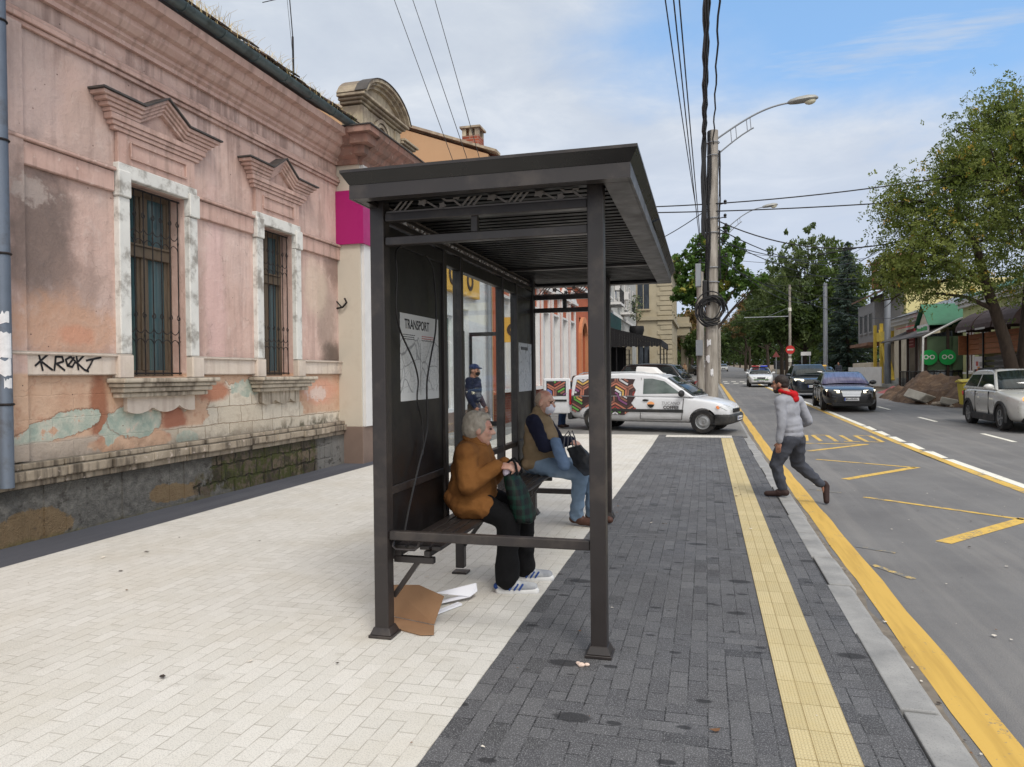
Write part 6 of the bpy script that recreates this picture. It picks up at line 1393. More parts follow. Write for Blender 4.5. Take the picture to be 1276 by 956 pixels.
def build_van():
    h=-.249; T=thing('delivery_van','white delivery van with colourful angular pattern wrap parked across the pavement with rear doors open','van',(-1.3,19.87,G(19.9)-.01),h)
    F,Rr=1.50,-1.50; r=.315
    xs=[-2.26,-2.22,-2.0,-1.5,-.8,0,.8,1.25,1.5,1.9,2.03,2.12,2.17]
    fz=lambda x:pl([(-2.3,1.0),(.7,1.0),(1.0,.98),(1.5,.92),(1.95,.83),(2.05,.77),(2.12,.66),(2.18,.58)],x)
    fw=lambda x:pl([(-2.3,.80),(-2.0,.84),(1.6,.84),(1.95,.80),(2.05,.72),(2.12,.64),(2.18,.56)],x)
    zl=lambda x:pl([(-2.3,.36),(-2.0,.28),(-1.2,.25),(1.2,.25),(2.0,.26),(2.18,.30)],x)
    sect(T,'body',M_vwhite,xs,fz,fw,zl,.02,(F,Rr),r,.05)
    prof=[(1.28,.96),(.50,1.50),(.20,1.585),(-.5,1.635),(-1.6,1.62),(-2.12,1.58),(-2.21,1.50),(-2.24,.97)]
    cb=Cabin(prof,.825,.70,.97,1.62); cb.body(T,'upper_body',M_vwhite)
    cb.cross(T,'windscreen',M_cglass,(1.28,.96),(.50,1.50),(.07,.04,.05),.014,.05)
    W=cb.side(T,'side_window',window_glass('reflection_paled_glass',(74,86,84),(112,124,122)),[(.92,1.07),(.47,1.40),(.14,1.475),(-.10,1.475),(-.10,1.05)],.008)  # glass colour paled for reflection and light coming through the window
    # doors drawn by their shut lines and rubbing strip
    for sg in (1,-1):
        m=MB()
        for a,b in (((-.17,1.5),(-.17,.36)),((-.17,.36),(.95,.36)),((.95,.36),(1.02,.98)),((-1.30,1.5),(-1.30,.62))):
            m.bar((a[0],sg*(cb.y(a[1]) if a[1]>1 else .84)+sg*.0,a[1]),(b[0],sg*(.842 if b[1]<=1 else cb.y(b[1])),b[1]),.012,.012)
        m.build('door_gap',M_black,T,world=False)
        m=MB(); m.box(-1.15,1.0,min(sg*.838,sg*.862),max(sg*.838,sg*.862),.55,.635); m.build('rubbing_strip',M_plastic,T,world=False,bevel=.01)
        m=MB(); m.ell((-.02,sg*.846,.88),(.09,.02,.03)); m.build('door_handle',M_plastic,T,world=False,smooth=True)
    mirrors(T,.98,.80,1.07,M_plastic,1.1)
    for sg,x in ((-1,F),(1,F),(-1,Rr),(1,Rr)): wheel(T,x,sg*.74,r,.19,sg,steel=True,rr=.62)
    # dark bumpers front and rear
    m=MB(); 
    pts=[(2.21,.52),(2.25,.45),(2.23,.30),(2.10,.24)]
    V=[]; ys=[-.872,-.865,-.80,-.55,0,.55,.80,.865,.872]; ox=[-.42,-.22,-.06,-.01,0,-.01,-.06,-.22,-.42]
    for y,o in zip(ys,ox): V+=[(x+o,y,z) for x,z in pts]
    k=len(pts); m.add(V,[(i*k+j,i*k+j+1,(i+1)*k+j+1,(i+1)*k+j) for i in range(len(ys)-1) for j in range(k-1)]); o=m.build('front_bumper',M_plastic,T,world=False,smooth=True); sd=o.modifiers.new('s','SOLIDIFY'); sd.thickness=.05; sd.offset=-1
    m=MB(); m.box(-2.34,-2.2,-.80,.80,.30,.52); m.build('rear_bumper',M_plastic,T,world=False,bevel=.04,seg=2)
    for sg in (1,-1):
        m=MB(); m.prism([(2.16,sg*.40,.60),(2.06,sg*.70,.62),(1.90,sg*.80,.72),(2.0,sg*.68,.77),(2.11,sg*.42,.70)],(.02,0,.01)); m.build('headlight',M_lamp,T,world=False,bevel=.02,seg=2)
        m=MB(); m.prism([(1.92,sg*.805,.66),(1.86,sg*.82,.66),(1.83,sg*.825,.73),(1.89,sg*.81,.75)],(.015,sg*.012,0)); m.build('indicator',M_amber,T,world=False,bevel=.005)
        m=MB(); m.box(-2.275,-2.20,min(sg*.70,sg*.845),max(sg*.70,sg*.845),.72,1.18); m.build('tail_light',M_red,T,world=False,bevel=.02)
    m=MB(); m.box(2.145,2.19,-.36,.36,.55,.66); m.build('grille',M_black,T,world=False,bevel=.015)
    # sheet graphics on both sides
    for sg in (-1,1):
        sh=[(-1.12,.48),(-.62,.46),(-.45,.60),(-.30,.64),(-.42,.80),(-.30,.97),(-1.28,.97),(-2.18,.97),(-2.18,.55),(-1.95,.52),(-1.88,.62),(-1.5,.76),(-1.16,.62)]
        wrap_part(T,sg*.848,-2.2,-.3,.45,.97,sh,'wrap_graphic',T,5+sg)
        m2=MB(); up=[(-2.12,1.0),(-.36,1.0),(-.30,1.16),(-.40,1.30),(-.34,1.46),(-.9,1.49),(-2.06,1.46)]
        o=wrap_part(T,sg*.80,-2.2,-.3,1.0,1.5,up,'wrap_graphic',T,9+sg)
        me=o.data
        for v in me.vertices: d=abs(v.co.y)-.80; v.co.y=sg*(cb.y(v.co.z)+.008+d)
        # lettering and emblem on the cab door
        ux=(1,0,0) if sg<0 else (-1,0,0); ox=.53
        for txt,zz,sz,nm in (('TUCANO',.80,.115,'thin'),('COFFEE',.685,.12,'bold')):
            m=MB(); m.mesh(plane_M((ox+.15*(1 if sg<0 else 1),sg*.872,zz),ux,(0,0,1)))(text_vf(txt,sz,.001,'CENTER',.0 if nm=='thin' else .004,1.0)); m.build('lettering',pm('grey_lettering_'+nm,(112,110,112) if nm=='thin' else (52,48,50),.5,0,.05,3,0),T,world=False)
        m=MB(); pm1=plane_M((.13 if sg<0 else .98,sg*.868,.77),ux,(0,0,1))
        m.prism([pm1@Vector((.10*math.cos(t),.075*math.sin(t)+.0,0)) for t in [PI*i/10 for i in range(11)]],pm1.to_3x3()@Vector((0,0,.002))); E=m.build('emblem',pm('orange_print',(232,160,104),.5,0,.05,3,0),T,world=False)
        m=MB(); m.prism([pm1@Vector(v) for v in ((-.10,-.005,0),(.10,-.005,0),(.07,-.07,0),(.0,-.10,0),(-.07,-.06,0))],pm1.to_3x3()@Vector((0,0,.002))); m.build('emblem_beak',M_black,E,world=False)
    # rear doors standing open
    for sg,ang,wd in ((-1,1.72,.80),(1,2.5,.62)):
        D=P(T,'rear_door',M_vwhite,[(0,.06,0,wd,.46,1.50)],bevel=.04,world=False); D.location=(-2.25,sg*.80,0); D.scale=(1,1,1)
        D.rotation_euler=(0,0,(ang if sg<0 else PI-ang+0)); 
        if sg>0: D.rotation_euler=(0,0,PI/2+.9)
        m=MB(); m.box(-.008,-.0005,.12,wd-.10,.98,1.42); m.box(.0605,.068,.12,wd-.10,.98,1.42); g=m.build('door_window',M_cglass,D,world=False)
        w=wrap_part(None,.0,.12,wd-.1,.98,1.42,[(.14,1.0),(wd-.12,1.0),(wd-.14,1.4),(.16,1.4)],'wrap_graphic',D,4)
        for v in w.data.vertices: x,y,z=v.co; v.co=(.069+abs(y),x,z)
        w2=w.copy(); w2.data=w.data.copy(); COL.objects.link(w2); w2.parent=D
        for v in w2.data.vertices: v.co.x=.06-v.co.x-.001
        m=MB(); m.box(-.02,-.0005,.1,wd-.1,.82,.88); m.box(.0605,.08,.1,wd-.1,.82,.88); m.build('door_strip',M_plastic,D,world=False)
    P(T,'dark_cargo_opening',M_black,[(-2.24,-2.2,-.7,.7,.5,1.4)],world=False)  # upright black sheet standing in for the unlit cargo hold
    m=MB(); m.prism([(.05,-.0,1.60),(.05,0,1.76),(-.48,0,1.80),(-.52,0,1.62)],(0,.0001,0)); m=MB()
    m.add([(.18,-.22,1.60),(.18,.22,1.60),(-.52,.24,1.61),(-.52,-.24,1.61),(-.02,-.17,1.79),(-.02,.17,1.79),(-.50,.2,1.82),(-.50,-.2,1.82)],[(0,3,2,1),(4,5,6,7),(0,1,5,4),(1,2,6,5),(2,3,7,6),(3,0,4,7)]); m.build('roof_box',M_whitetrim,T,world=False,bevel=.03,seg=2)
    for sg in(-1,1): m=MB(); m.tube([(.1,sg*.62,1.60),(-.2,sg*.62,1.66),(-1.9,sg*.62,1.655),(-2.05,sg*.62,1.60)],.018,6); m.build('roof_rail',M_chrome,T,world=False,smooth=True)
    plate(T,FRONT(2.26,.40)); T.scale=(.975,.975,.945)
build_van()
def generic_car(name,label,cat,loc,rotz,c):
    """c: dims and styling of a saloon, hatch or SUV facing local +x"""
    T=thing(name,label,cat,loc,rotz); L=c['L']/2; W=c['W']/2; r=c['r']; F,Rr=c['F'],c['R']; paint=c['paint']; hz=c['hood']; bz=c['belt']; H=c['H']
    g0=c.get('clear',.2); a,b,cc,d=c['cab']   # windscreen foot/top, rear top/foot
    xs=sorted({-L,-L+.04,-L+.2,Rr-.1,Rr+.5,0,F-.6,F,F+.35,L-.25,L-.07,L-.01})
    nose=c.get('nose',.62)
    fz=lambda x:pl([(-L,c.get('tail',bz-.06)-.10),(-L+.18,c.get('tail',bz-.06)),(d,bz),(a,bz+.0),(F,hz),(L-.35,hz-.06),(L-.08,nose+.06),(L,nose)],x)
    fw=lambda x:pl([(-L,W*.80),(-L+.2,W*.95),(Rr,W),(F,W),(L-.45,W*.965),(L-.15,W*.86),(L,W*.72)],x)
    zl=lambda x:pl([(-L,g0+.12),(-L+.4,g0),(L-.5,g0),(L,g0+.04)],x)
    sect(T,'body',paint,xs,fz,fw,zl,.045,(F,Rr),r,.045)
    roofm=(cc+b)/2
    prof=[(a,bz-.03),(b+.0,H-.075),(b-.28,H-.015),(roofm,H),(cc+.25,H-.03),(cc,H-.09),(d,bz-.03)]
    cb=Cabin(prof,W*.93,W*.70,bz,H); cb.body(T,'cabin',c.get('roofpaint',paint))
    cb.cross(T,'windscreen',c.get('glass',M_cglass),(a,bz-.03),(b,H-.075),(.05,.03,.05),.012,.05)
    cb.cross(T,'rear_window',M_cglass,(d,bz-.03),(cc,H-.09),(.08,.05,.09),.012,.03)
    mid=c.get('pillar',(b+cc)/2); zt=H-.15
    def xi(z,lo,hi): return lo[0]+(hi[0]-lo[0])*(z-lo[1])/(hi[1]-lo[1])
    fa=xi(bz+.05,(a,bz),(b,H-.075))-.16; fb=xi(zt,(a,bz),(b,H-.075))-.10; ra=xi(bz+.05,(d,bz),(cc,H-.09))+.16; rb=xi(zt,(d,bz),(cc,H-.09))+.12
    cb.side(T,'side_window',M_cglass,[(fa,bz+.05),(fb,zt),(mid+.05,zt),(mid+.05,bz+.05)],.007); cb.side(T,'side_window',M_cglass,[(mid-.04,bz+.05),(mid-.04,zt),(rb,zt-.01),(ra,bz+.07)],.007)
    for sg in (1,-1):
        m=MB()
        for x0 in (fa-.25,mid,ra+.1): m.box(x0-.005,x0+.005,min(sg*W*.96,sg*(W+.002)),max(sg*W*.96,sg*(W+.002)),g0+.14,bz-.06)
        m.build('door_gap',M_black,T,world=False)
        for x0 in (mid+.12,ra+.28): m=MB(); m.ell((x0,sg*(W*.985),bz-.13),(.1,.022,.022),n=8,k=6); m.build('door_handle',c.get('trim',paint),T,world=False,smooth=True)
        if c.get('clad'):
            for wx in (F,Rr):
                m=MB(); n=14
                for i in range(n):
                    t0,t1=-.25+(PI+.5)*i/n,-.25+(PI+.5)*(i+1)/n; Q=lambda t,q:(wx+q*math.cos(t),sg*(W-.03),r+q*math.sin(t)); m.prism([Q(t0,r+.03),Q(t1,r+.03),Q(t1,r+.105),Q(t0,r+.105)],(0,sg*.045,0))
                m.build('arch_cladding',M_plastic,T,world=False)
            m=MB(); m.box(Rr+r+.06,F-r-.06,min(sg*(W-.04),sg*(W+.012)),max(sg*(W-.04),sg*(W+.012)),g0-.02,g0+.17); m.build('sill_cladding',M_plastic,T,world=False,bevel=.01)
    mirrors(T,fa+.02,W*.93,bz+.07,c.get('mirror',paint))
    for sg,x in ((-1,F),(1,F),(-1,Rr),(1,Rr)): wheel(T,x,sg*(W-.11),r,.21,sg,c.get('spokes',5),c.get('rim'))
    # nose furniture
    lm=c.get('lamp',M_lamp); y0,y1,z0,z1=c.get('lampbox',(.45,.80,.62,.76))
    for sg in (1,-1):
        m=MB(); xf=lambda y:L+.012-.55*max(0,abs(y)/W-.45)**1.5*1.6; pts=[(xf(y0),sg*y0*W,z0+.02),(xf(y1),sg*y1*W,z0+.03),(xf(y1)-.12,sg*(y1+.06)*W,z1),(xf(y0)-.05,sg*y0*W,z1-.02)]; m.prism(pts,(.03,0,.0)); m.build('headlight',lm,T,world=False,bevel=.02,seg=2)
        if c.get('fog'): m=MB(); m.prism([(xf(.6)+.02,sg*.52*W,.34),(xf(.84)+.02,sg*.82*W,.35),(xf(.86)+.0,sg*.84*W,.46),(xf(.6)+.01,sg*.56*W,.44)],(.012,0,0)); q=m.build('fog_lamp_surround',M_black,T,world=False); m=MB(); m.ell((xf(.7)+.03,sg*.68*W,.40),(.03,.07,.04)); m.build('fog_lamp',c['fog'],q,world=False,smooth=True)
        lampblk(T,'tail_light',M_red,-L-.005,.55*W,.9*W,bz-.26,bz-.1,.03,sides=(sg,))
    gx,gw,gz0,gz1=L+.006,c.get('gw',.42)*W,*c.get('gz',(.50,.68)); gm=c.get('grille',M_black)
    m=MB(); m.prism([(gx,-gw*.85,gz0),(gx,gw*.85,gz0),(gx-.03,gw,gz1),(gx-.03,-gw,gz1)],(.02,0,0)); gr=m.build('grille',gm,T,world=False,bevel=.008)
    m=MB()
    for i in range(4): z=gz0+(gz1-gz0)*(i+.5)/4; m.box(gx+.012-.03*(i+.5)/4,gx+.03-.03*(i+.5)/4,-gw*.9,gw*.9,z-.006,z+.006)
    m.build('grille_bar',c.get('bars',M_chrome),gr,world=False)
    m=MB(); m.box(L-.16,L+.02,-W*.70,W*.70,g0+.02,g0+.15); m.build('lower_grille',M_black,T,world=False,bevel=.02)
    plate(T,FRONT(L+.03,c.get('pz',.42)),'',.5,.11)
    for q in c.get('extra',()): q(T)
    return T
blackp=carpaint('glossy_black_paint',(24,24,26),.2,.14,(70,66,60),.15); silver=carpaint('silver_paint',(192,192,188),.25,.3,(140,132,120),.3); darkblue=carpaint('dark_blue_grey_paint',(46,54,64),.4,.18); whitep=carpaint('white_car_paint',(206,208,210),0,.28)
blue_glass=window_glass('lilac_tinted_windscreen',(96,96,128),(130,126,158))
def cars():
    g=lambda y:G(y)-.115
    generic_car('black_saloon','glossy black saloon with lit headlights and broad chrome grille driving toward the viewer','car',(5.28,31.4,g(31)),R(-92.5),dict(L=5.1,W=1.9,H=1.47,r=.34,F=1.55,R=-1.52,hood=.92,belt=.98,paint=blackp,cab=(.95,.10,-1.0,-1.75),tail=.98,nose=.70,glass=blue_glass,lamp=M_lampon,lampbox=(.42,.84,.66,.80),gw=.36,gz=(.54,.76),grille=M_chrome,pz=.45,fog=M_lamp,clear=.17))
    generic_car('grey_suv','dark blue grey SUV following behind the black saloon with its roof above the walking man','car',(5.25,41.3,g(41)),R(-91),dict(L=4.8,W=1.95,H=1.74,r=.38,F=1.45,R=-1.43,hood=1.05,belt=1.10,paint=darkblue,cab=(.92,.35,-1.7,-2.2),nose=.86,lampbox=(.45,.84,.84,.98),gw=.46,gz=(.74,.94),grille=M_black,bars=M_grey,pz=.60,clear=.24,lamp=M_lampon))
    sgn=lambda T:[P(T,'roof_sign',M_yellow,[(-.16,.02,-.26,.26,1.47,1.60)],bevel=.03,world=False)]
    generic_car('taxi','pale blue grey saloon taxi with small yellow roof sign behind the SUV','taxi',(8.2,56.5,g(56)),R(-92),dict(L=4.5,W=1.76,H=1.47,r=.31,F=1.35,R=-1.3,hood=.92,belt=.97,paint=carpaint('pale_blue_paint',(120,140,160),.4,.25),cab=(.9,.15,-.95,-1.6),extra=(sgn,)))
    def police(T):
        m=MB(); m.box(-.22,-.02,-.58,.58,1.45,1.50); b=m.build('light_bar',M_black,T,world=False); P(b,'blue_lamp',lampglass('blue_beacon',(40,70,200)),[(-.22,-.02,.05,.57,1.501,1.60)],world=False,bevel=.02); P(b,'red_lamp',M_red,[(-.22,-.02,-.57,-.05,1.501,1.60)],world=False,bevel=.02)
        P(T,'green_stripe',pm('green_reflective',(90,120,84),.5,0,.05,3,0),[(2.20,2.262,-.5,.5,.50,.58)],world=False)
    generic_car('police_car','white police saloon with blue and red light bar far down the left lane','police car',(4.0,58.5,g(58)),R(-91),dict(L=4.5,W=1.8,H=1.46,r=.32,F=1.38,R=-1.36,hood=.92,belt=.97,paint=whitep,cab=(.9,.12,-.95,-1.6),gw=.34,gz=(.60,.72),pz=.46,extra=(police,)))
    generic_car('silver_crossover','silver grey crossover with orange turn signal parked at the right edge','car',(8.38,22.95,g(22.9)),R(-91.5),dict(L=4.27,W=1.78,H=1.62,r=.335,F=1.31,R=-1.28,hood=1.02,belt=1.06,paint=silver,cab=(.92,.22,-1.55,-2.0),tail=1.02,nose=.80,lampbox=(.45,.86,.76,.92),gw=.48,gz=(.66,.86),bars=M_chrome,clad=1,mirror=silver,fog=M_lamp,pz=.55,clear=.22,lamp=M_lamp,
       extra=(lambda T:[P(T,'turn_signal',M_amberon,[(2.05,2.16,-.62,-.42,.80,.90)],world=False,bevel=.02)],lambda T:[P(T,'roof_rail',M_plastic,[(-1.3,.3,s*.60-.02,s*.60+.02,1.60,1.645)],world=False,bevel=.01) for s in (1,-1)])))
    generic_car('dark_suv','black SUV parked across the pavement just beyond the white van','car',(-2.85,31.8,G(31)),R(167),dict(L=4.7,W=1.9,H=1.78,r=.38,F=1.4,R=-1.4,hood=1.08,belt=1.14,paint=blackp,cab=(.85,.3,-1.7,-2.2),nose=.88,lampbox=(.45,.84,.86,1.0),gz=(.7,.9),pz=.6,clear=.24))
    generic_car('far_silver_car','small silver car far down the street behind the police car','car',(3.4,150,g(150)),R(-90),dict(L=4.2,W=1.75,H=1.5,r=.31,F=1.3,R=-1.3,hood=.95,belt=1.0,paint=silver,cab=(.9,.15,-1.2,-1.8)))
    generic_car('far_white_van','white van parked at the left kerb far down the street','van',(-.4,170,g(170)),R(-90),dict(L=5.0,W=1.95,H=2.3,r=.34,F=1.6,R=-1.6,hood=1.15,belt=1.25,paint=whitep,cab=(1.7,1.1,-2.2,-2.4),nose=.95))
    generic_car('parked_dark_car','dark car parked under the trees beyond the stone portico','car',(-1.4,104,G(104)),R(-60),dict(L=4.3,W=1.76,H=1.5,r=.31,F=1.3,R=-1.3,hood=.95,belt=1.0,paint=blackp,cab=(.9,.15,-1.2,-1.8)))
cars()
# ---------------------------------------------------------------- people
from mathutils import noise as mnoise
def cloth(name,rgb,rgb2=None,scale=60,var=.1,rough=.9,plaid=None):
    N=NT(name); p=N.obj(); n=N.noise(p,6,5,.6); k=lambda f:tuple(min(1,x*f) for x in C(*rgb)[:3])+(1,)
    c=N.ramp(n,[(.3,k(1-var)),(.7,k(1+var))])
    if rgb2: c=N.mix(N.ss(N.noise(p,3.5,4,.6),.48,.66,0,.7),c,C(*rgb2))
    if plaid: 
        x,y,z=N.sep(p); a=N.ss(N.math('SINE',N.mul(N.add(x,N.mul(y,.4)),95)),.3,.5); b=N.ss(N.math('SINE',N.mul(z,95)),.3,.5); c=N.mix(N.mul(N.add(a,b),.5),C(*rgb),C(*plaid))
    return N.done(c,rough,0,N.bump(N.add(N.noise(p,scale,3),N.mul(N.noise(p,9,4),1.5)),.5,.006),.2)
def skin(name,rgb,red):
    N=NT(name); p=N.obj(); n=N.noise(p,14,4); c=N.mix(N.ss(n,.4,.65),C(*rgb),C(*red)); N.b.inputs['Subsurface Weight'].default_value=.08; N.b.inputs['Subsurface Scale'].default_value=.01
    return N.done(c,.5,0,N.bump(N.noise(p,180,3),.2,.001),.4)
SK1=skin('old_skin',(196,156,138),(180,130,114)); SK2=skin('tanned_skin',(160,118,98),(142,98,80))
def hairm(name,a,b):
    N=NT(name); p=N.obj(); n=N.noise(N.map(p,(1,1,.4)),60,4,.7); return N.done(N.mix(n,C(*a),C(*b)),.55,0,N.bump(N.noise(N.map(p,(2,2,.5)),70,4),.8,.006),.4)
def remesh(o,vox,it=5,amp=0,scale=6,seed=0,stretch=(1,1,1)):
    r=o.modifiers.new('r','REMESH'); r.mode='VOXEL'; r.voxel_size=vox; s=o.modifiers.new('s','SMOOTH'); s.iterations=it; s.factor=.5; bake(o)
    if amp:
        me=o.data; off=Vector((seed*3.1,seed*1.7,0)); nrm=[v.normal.copy() for v in me.vertices]
        for v,n in zip(me.vertices,nrm):
            q=Vector((v.co.x*stretch[0],v.co.y*stretch[1],v.co.z*stretch[2]))*scale+off; a=mnoise.noise(q); b=mnoise.noise(q*2.3+Vector((5,1,2)))
            v.co+=n*amp*((.6-2.2*abs(a))+.45*b)
        me.update()
    o.data.shade_smooth(); return o
def limb(m,pts):
    for (p,a),(q,b) in zip(pts,pts[1:]): m.cap(p,q,a,b)
def axes(f,u):
    f=Vector(f).normalized(); u=Vector(u); u=(u-f*u.dot(f)).normalized(); r=f.cross(u); return r,f,u
def frm(r,f,u): return Matrix(((r.x,f.x,u.x),(r.y,f.y,u.y),(r.z,f.z,u.z)))
def headmesh(m,c,f,u,s=1):
    r,f,u=axes(f,u); c=Vector(c); M=frm(r,f,u); E=lambda o,rad:m.ell(c+(r*o[0]+f*o[1]+u*o[2])*s,tuple(k*s for k in rad),M,n=16,k=10); Q=lambda o:c+(r*o[0]+f*o[1]+u*o[2])*s
    E((0,-.012,.022),(.073,.093,.098)); E((0,.030,-.040),(.057,.060,.078)); E((0,.062,-.098),(.026,.024,.022)); m.cap(Q((0,.088,.012)),Q((0,.110,-.024)),.008*s,.014*s); m.cap(Q((-.035,.076,.030)),Q((.035,.076,.030)),.014*s,.014*s)
    for k in (-1,1): E((k*.038,.060,-.022),(.025,.024,.024)); E((k*.076,-.006,-.012),(.011,.021,.033)); m.cap(Q((k*.013,.095,-.028)),Q((k*.004,.098,-.028)),.009*s,.009*s)
    m.cap(Q((-.018,.086,-.058)),Q((.018,.086,-.058)),.009*s,.009*s)
def hand(m,w,d,n,s=1,curl=.9,side=1):
    """wrist w, direction d of the palm, n out of the back of the hand"""
    w=Vector(w); d=Vector(d).normalized(); n=Vector(n); n=(n-d*n.dot(d)).normalized(); t=d.cross(n)*side; M=frm(t,d,n)
    m.ell(w+d*.048*s,(.040*s,.052*s,.017*s),M)
    for k,(o,L) in enumerate(((-.030,.062),(-.010,.074),(.010,.070),(.029,.055))):
        p=w+d*.088*s+t*o*s; a=curl*(.55+.1*k); q=p+(d*math.cos(a)-n*math.sin(a))*L*.5*s; b=a+curl*.75; e=q+(d*math.cos(b)-n*math.sin(b))*L*.35*s; g=e+(d*math.cos(b+curl*.5)-n*math.sin(b+curl*.5))*L*.26*s
        m.cap(p-d*.02*s,q,.0095*s,.009*s,n=8); m.cap(q,e,.009*s,.0082*s,n=8); m.cap(e,g,.0082*s,.0072*s,n=8)
    p=w+d*.03*s-t*.032*s; q=p+(d*.6-t*.62-n*.35)*.036*s; e=q+(d*.8-t*.1-n*.6)*.034*s; m.cap(p,q,.013*s,.0105*s,n=8); m.cap(q,e,.0105*s,.0085*s,n=8)
def person(label,base,J,sk,garments,group=None,vox=.0085):
    """J: joints; garments: list of (name, builder(m), material, voxel, fold amp, scale)"""
    m=MB(); r,f,u=axes(J['f'],J['u']); M=frm(r,f,u); s=J.get('s',1)
    headmesh(m,J['head'],J['hf'],J['hu'],s); hr,hf,hu=axes(J['hf'],J['hu']); H=Vector(J['head'])
    m.cap(H-hu*.06*s-hf*.025*s,Vector(J['neck']),.052*s,.060*s)
    pel=Vector(J['pel']); nk=Vector(J['neck']); ch=pel.lerp(nk,.68)
    m.cap(nk-u*.02,ch,.05,.09); m.ell(ch,(.11,.08,.14),M); m.ell(pel.lerp(nk,.35),(.11,.08,.13),M); m.ell(pel,(.11,.08,.08),M)
    for k in 'LR':
        limb(m,[(J['sh'+k],.040),(J['el'+k],.034),(J['wr'+k],.028)]); m.cap(nk-u*.07,J['sh'+k],.04,.04)
        hd=J.get('hd'+k)
        if hd: hand(m,J['wr'+k],hd[0],hd[1],.95*s,hd[2],-1 if k=='L' else 1)
        limb(m,[(J['hp'+k],.06),(J['kn'+k],.042),(J['an'+k],.026),(Vector(J['an'+k]).lerp(Vector(J['to'+k]),.5),.016)])
    o=m.build('person',sk); remesh(o,vox,3); b=Vector(base)
    for v in o.data.vertices: v.co-=b
    o.location=b; tag(o,label,'person',group)
    e=MB()
    for k in(-1,1): e.ell(H+hr*k*.031*s+hf*.083*s+hu*.006*s,(.012,.010,.007),frm(hr,hf,hu),n=8,k=6)
    e.build('eyes',pm('dark_eye',(44,34,30),.3,0,.05,3,0) if 'dark_eye' not in bpy.data.materials else bpy.data.materials['dark_eye'],o)
    for name,fn,mat,vx,amp,sc in garments:
        g=MB(); fn(g); q=g.build(name,mat,o)
        if vx: remesh(q,vx,4,amp,sc,len(name))
        else: q.data.shade_smooth()
    return o
def shoe(m,an,to,s=1,heel=.03):
    a=Vector(an);t=Vector(to); d=(t-a); d.z=0; d.normalize(); up=Vector((0,0,1)); 
    m.cap(a-d*.035+up*-.02,a+d*.05-up*.02,.045*s,.046*s); m.cap(a+d*.04-up*.035,t,.042*s,.034*s); m.cap(a-up*.01,a+up*.025,.046*s,.044*s)
def hairshell(m,J,parts):
    r,f,u=axes(J['hf'],J['hu']); c=Vector(J['head']); M=frm(r,f,u); s=J.get('s',1)
    for o,rad in parts: m.ell(c+(r*o[0]+f*o[1]+u*o[2])*s,tuple(k*s for k in rad),M,n=16,k=10)
def torso(m,J,pts,M):
    for t,rad,off in pts: m.ell(Vector(J['pel']).lerp(Vector(J['neck']),t)+off,rad,M,n=16,k=10)
V3=Vector
